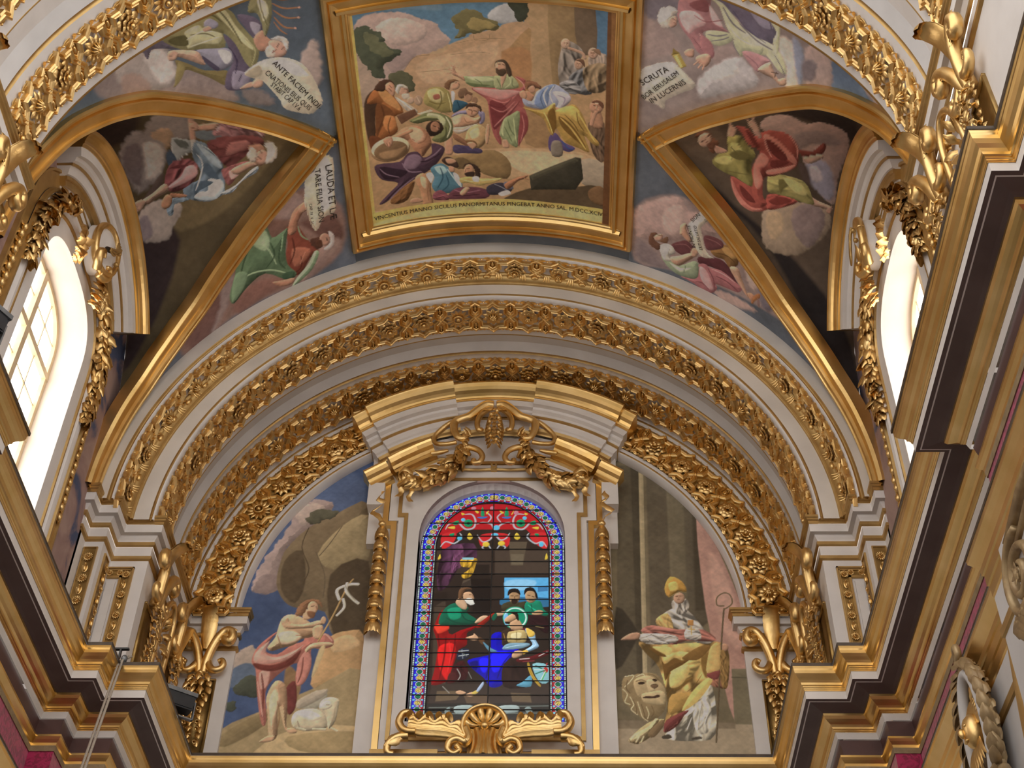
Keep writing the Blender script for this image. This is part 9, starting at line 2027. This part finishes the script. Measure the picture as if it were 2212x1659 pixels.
# ---- side window ornament
for sx in (-1, 1):
    wn = 'the window beneath the axe prophet' if sx < 0 else 'the window beneath the red-cloaked prophet'
    F = frameM((sx*4.93, YH, 15.25), (-sx,0,0))
    e = tag(empty('scroll_cartouche', M=F), 'white cartouche in a gilt scrolled rim over '+wn, 'ornament', 'window cartouches')
    m = MB(); ov = [(.27*math.cos(t), -.20-.05*math.cos(t), .36*math.sin(t)) for t in np.linspace(0, 2*PI, 29)[:-1]]
    rows = [[(x*k, -.02 if k > 1 else y-.05*(1-k), z*k) for x, y, z in ov] for k in (1.02, 1.0, .6, .15)]
    m.grid(rows, False, True).build('white_shield', 'white', e, True)
    vol(MB(), [tuple(p) for p in ov]+[ov[0]], .045, .045, 8, 1.2, 3).build('gilt_rim', 'gold', e, True)
    for k in range(3):
        vol(MB(), [(-.16,-.33,-.2+.02*k),(-.05,-.345,-.17+.05*k),(.0+.05*k,-.34,-.02+.05*k),(.04+.05*k,-.32,.16)], .012, .022, 6).build('gilt_flute', 'goldpaint', e, True)
    for c in ((.15,-.31,.10),(.16,-.31,-.10)): MB().ball(c, .035, 8, 5).build('gilt_button', 'goldpaint', e, True)
    for su in (-1, 1):
        vol(MB(), [(su*.05,-.18,-.40),(su*.16,-.22,-.38),(su*.22,-.24,-.28),(su*.15,-.25,-.20),(su*.08,-.24,-.25)], .05, .03, 8, 1.2).build('curled_strap', 'gold', e, True)
        e2 = tag(empty('window_garland'), 'gilt leaf garland curving down the %s edge of ' % ('arch-side' if su > 0 else 'nave-side')+wn, 'garland', 'gilt garlands on the side windows')
        pth = []
        for dg in (62, 50, 36, 22, 8, -6, -16):
            a = math.radians(dg); R = HW+.40
            pth.append((sx*(4.90), YW+su*R*math.cos(a), ZS+R*math.sin(a)) if dg > 0 else (sx*4.90, YW+su*R, ZS+R*math.sin(a)*1.2))
        garland(MB(), pth, .09, .13, .08, 6, front=Vector((-sx,0,0)), lw=.11).build('leaf_rope', 'gold', e2, True)
        m = MB()
        for k in range(14): m.leaf((sx*4.86, YW+su*(.30+.16*RND.random()), 14.98-.04*k+.1*RND.random()), (-sx*.8, su*.5*RND.random(), -.5+RND.random()*.6), (-sx,0,.3), .2, .11, -.9, 4, .4, 2)
        m.build('leaf_bunch', 'gold', e2, True)
        e3 = tag(empty('bud_string'), 'thin gilt string of buds on the %s jamb of ' % ('arch-side' if su > 0 else 'nave-side')+wn, 'garland', 'bud strings on the side windows')
        m = MB(); yy = YW+su*(HW+.62)
        for k in range(13):
            z = 13.72-.135*k; m.ball((sx*4.93, yy+.012*(-1)**k, z), (.04,.042,.055), 8, 5); m.leaf((sx*4.95, yy, z+.05), (-sx*.3, .8*(-1)**k, -.8), (-sx,0,0), .12, .07, -.8, 4); m.leaf((sx*4.95, yy, z+.05), (-sx*.3, -.8*(-1)**k, -.5), (-sx,0,0), .10, .06, -.8, 4)
        m.build('bud_chain', 'gold', e3, True)
# ================================================================== FITTINGS AND LOWER WALL PIECES
def flood(o, yaw, lab):
    M = Matrix.Translation(o) @ Matrix.Rotation(yaw, 4, 'Z')
    e = tag(empty('floodlight', M=M), lab, 'floodlight', 'floodlights on the cornice')
    m = MB(); m.prism([(-.17,.10),(.17,.10),(.19,.30),(-.19,.30)], -.05, .10); m.build('housing', 'black', e)
    MB().box(-.20,.20,-.07,.0,.28,.33).build('top_visor', 'steel', e)
    MB().box(-.16,.16,-.058,-.05,.12,.28).build('glass_front', 'black', e)
    MB().box(-.21,-.195,-.02,.03,.0,.24).box(.195,.21,-.02,.03,.0,.24).box(-.21,.21,-.02,.03,.0,.015).build('bracket', 'steel', e)
    return e
flood((-3.52,14.35,10.36), math.radians(35), 'black floodlight with grey visor on the cornice before the leaf console')
flood((-4.02,8.2,10.36), math.radians(60), 'black floodlight on the cornice below the nearer arch')
e = tag(empty('cable_pair'), 'pale twin cable hanging from the cornice corner beside the damask', 'cable')
a, b = Vector((-3.95,13.27,10.40)), Vector((-3.60,12.0,8.36))
for k in (0, 1):
    o = Vector((.035*k, 0, 0)); d = (b-a)
    MB().tube([tuple(a+o+Vector((.06,.1,.12))), tuple(a+o), tuple(a+o+d*.5), tuple(b+o), tuple(a+o+d*3.2), tuple(a+o+d*5.1)], .014, 6).build('cable_strand', 'rope', e, True)
e = tag(empty('cable_bracket', (-4.0,13.3,10.36)), 'small iron bracket holding the twin cable on the cornice', 'bracket')
MB().box(-.14,.10,-.03,.03,.0,.02).box(-.14,-.12,-.02,.02,0,.22).box(-.14,.12,-.02,.02,.20,.22).box(.02,.04,-.02,.02,0,.2).build('iron_arm', 'black', e)
MB().ball((.09,0,.08), (.04,.04,.05), 8, 5).build('insulator', 'steel', e, True)
e = tag(empty('vent_stub', (4.10,13.30,10.36)), 'short grey pipe stub standing on the cornice before the pier panel', 'pipe')
MB().tube([(0,0,0),(0,0,.16)], .035, 10).build('pipe', 'steel', e, True); MB().tube([(0,0,.15),(0,0,.17)], .045, 10).build('cap', 'steel', e, True)
# nave pilaster capital
e = tag(empty('pilaster_capital', (4.22,8.22,7.82)), 'carved walnut volute capital under the projecting cornice', 'capital')
def spiral(c, r0, turns, n=60, x=0.):
    pts = []
    for i in range(n+1):
        t = i/n; r = r0*(1-.86*t); a = PI*.62-2*PI*turns*t; pts.append((x, c[0]+r*math.cos(a), c[1]+r*math.sin(a)))
    return pts
MB().tube(spiral((.02,-.02), .34, 2.2), [(.05, .035)]*61, 8).build('volute', 'wood', e, True)
MB().tube([(.0,.1,.32),(.0,-.4,.42),(.0,-1.4,.44)], [(.05,.045)]*3, 8).build('abacus_roll', 'wood', e, True)
MB().tube([(.03,.05,.20),(.03,-.4,.30),(.03,-1.4,.32)], [(.05,.03)]*3, 8).build('echinus_band', 'wood', e, True)
m = MB().ball((-.02,.02,-.02), (.05,.06,.06), 10, 6)
for k in range(6): a = 2*PI*k/6; m.leaf((-.04,.02,-.02), (-.4, math.cos(a), math.sin(a)), (-1,0,0), .09, .05, -.5, 4)
m.build('eye_rosette', 'wood', e, True)
MB().box(.02,.30,-2.2,.38,-.4,.48).build('bell', 'grey', e)
MB().box(.06,.34,-2.2,.18,-7.9,-.4).build('shaft', 'grey', e)
m = MB()
for k in range(10): m.leaf((.0,.25-.08*k,-.42), (-.5,.3,.9), (-1,0,.2), .3, .16, -1.2, 6, .4, 2)
m.build('acanthus', 'wood', e, True)
# head cartouche over the arcade
e = tag(empty('mask_cartouche', M=frameM((4.55,10.55,7.88), (-1,0,0))), 'grey oval cartouche with a gilt mask in a carved walnut wreath', 'ornament')
ov = [(.27*math.cos(t), -.14, .56*math.sin(t)) for t in np.linspace(0, 2*PI, 33)]
vol(MB(), ov, .05, .05, 10, 1.0, 2).build('oval_rim', 'grey', e, True)
MB().ball((0,-.05,0), (.25,.08,.52), 16, 8).build('oval_ground', 'wood', e, True)
m = MB(); m.ball((0,-.17,.02), (.11,.10,.16), 12, 8); m.ball((0,-.27,.0), (.025,.04,.05), 8, 5); m.ball((-.045,-.25,.05), (.025,.02,.015), 8, 4); m.ball((.045,-.25,.05), (.025,.02,.015), 8, 4); m.ball((0,-.25,-.075), (.045,.02,.015), 8, 4)
for k in range(14): a = PI*k/13; m.leaf((.10*math.cos(a),-.16,.06+.10*math.sin(a)), (math.cos(a),-.3,math.sin(a)), (0,-1,0), .16, .07, -1.0, 5, .4)
for k in range(9): m.leaf(((k-4)*.03,-.18,-.10), ((k-4)*.15,-.3,-1), (0,-1,0), .26, .06, -.5, 5, .4)
m.build('gilt_mask', 'gold', e, True)
m = MB()
for k in range(30):
    a = 2*PI*k/30; c = Vector((.36*math.cos(a), -.09, .64*math.sin(a)))
    for q in range(3): m.leaf(c+Vector((.05*RND.random()-.02,-.03*q,.05*RND.random())), (-math.sin(a)+.4*math.cos(a)*(q-1), -.4, math.cos(a)+.4*math.sin(a)*(q-1)), (math.cos(a),-1,math.sin(a)), .19, .12, -.7, 4, .5)
m.build('leaf_wreath', 'wood', e, True)
vol(MB(), [(-.05,-.12,.66),(.0,-.16,.78),(.08,-.18,.80),(.10,-.18,.72),(.04,-.18,.70)], .045, .03, 8).build('top_scroll', 'wood', e, True)
for su in (-1, 1): vol(MB(), [(su*.30,-.1,-.5),(su*.42,-.14,-.62),(su*.50,-.14,-.85),(su*.40,-.14,-1.0),(su*.30,-.14,-.92)], .06, .04, 8).build('side_scroll', 'wood', e, True)
# drapery by the arcade
e = tag(empty('arcade_curtain', (4.50,9.35,8.15)), 'crimson curtain with gold borders gathered beside the mask cartouche', 'curtain')
def cloth(u0, u1, name, mat, off=0.):
    rows = []
    for i in range(25):
        t = i/24; z = .15-2.2*t
        rows.append([(.0-.05*math.sin(9*u+2*t)-off, u*1.0+.55*t-.15*t*t, z+(-.45*u)) for u in np.linspace(u0, u1, 22)])
    MB().grid(rows).build(name, mat, e, True)
cloth(-1.2, .0, 'crimson_cloth', 'damask'); cloth(.0, .10, 'gold_border', 'goldpaint', .005); cloth(-.42, -.32, 'gold_braid', 'goldpaint', .012)
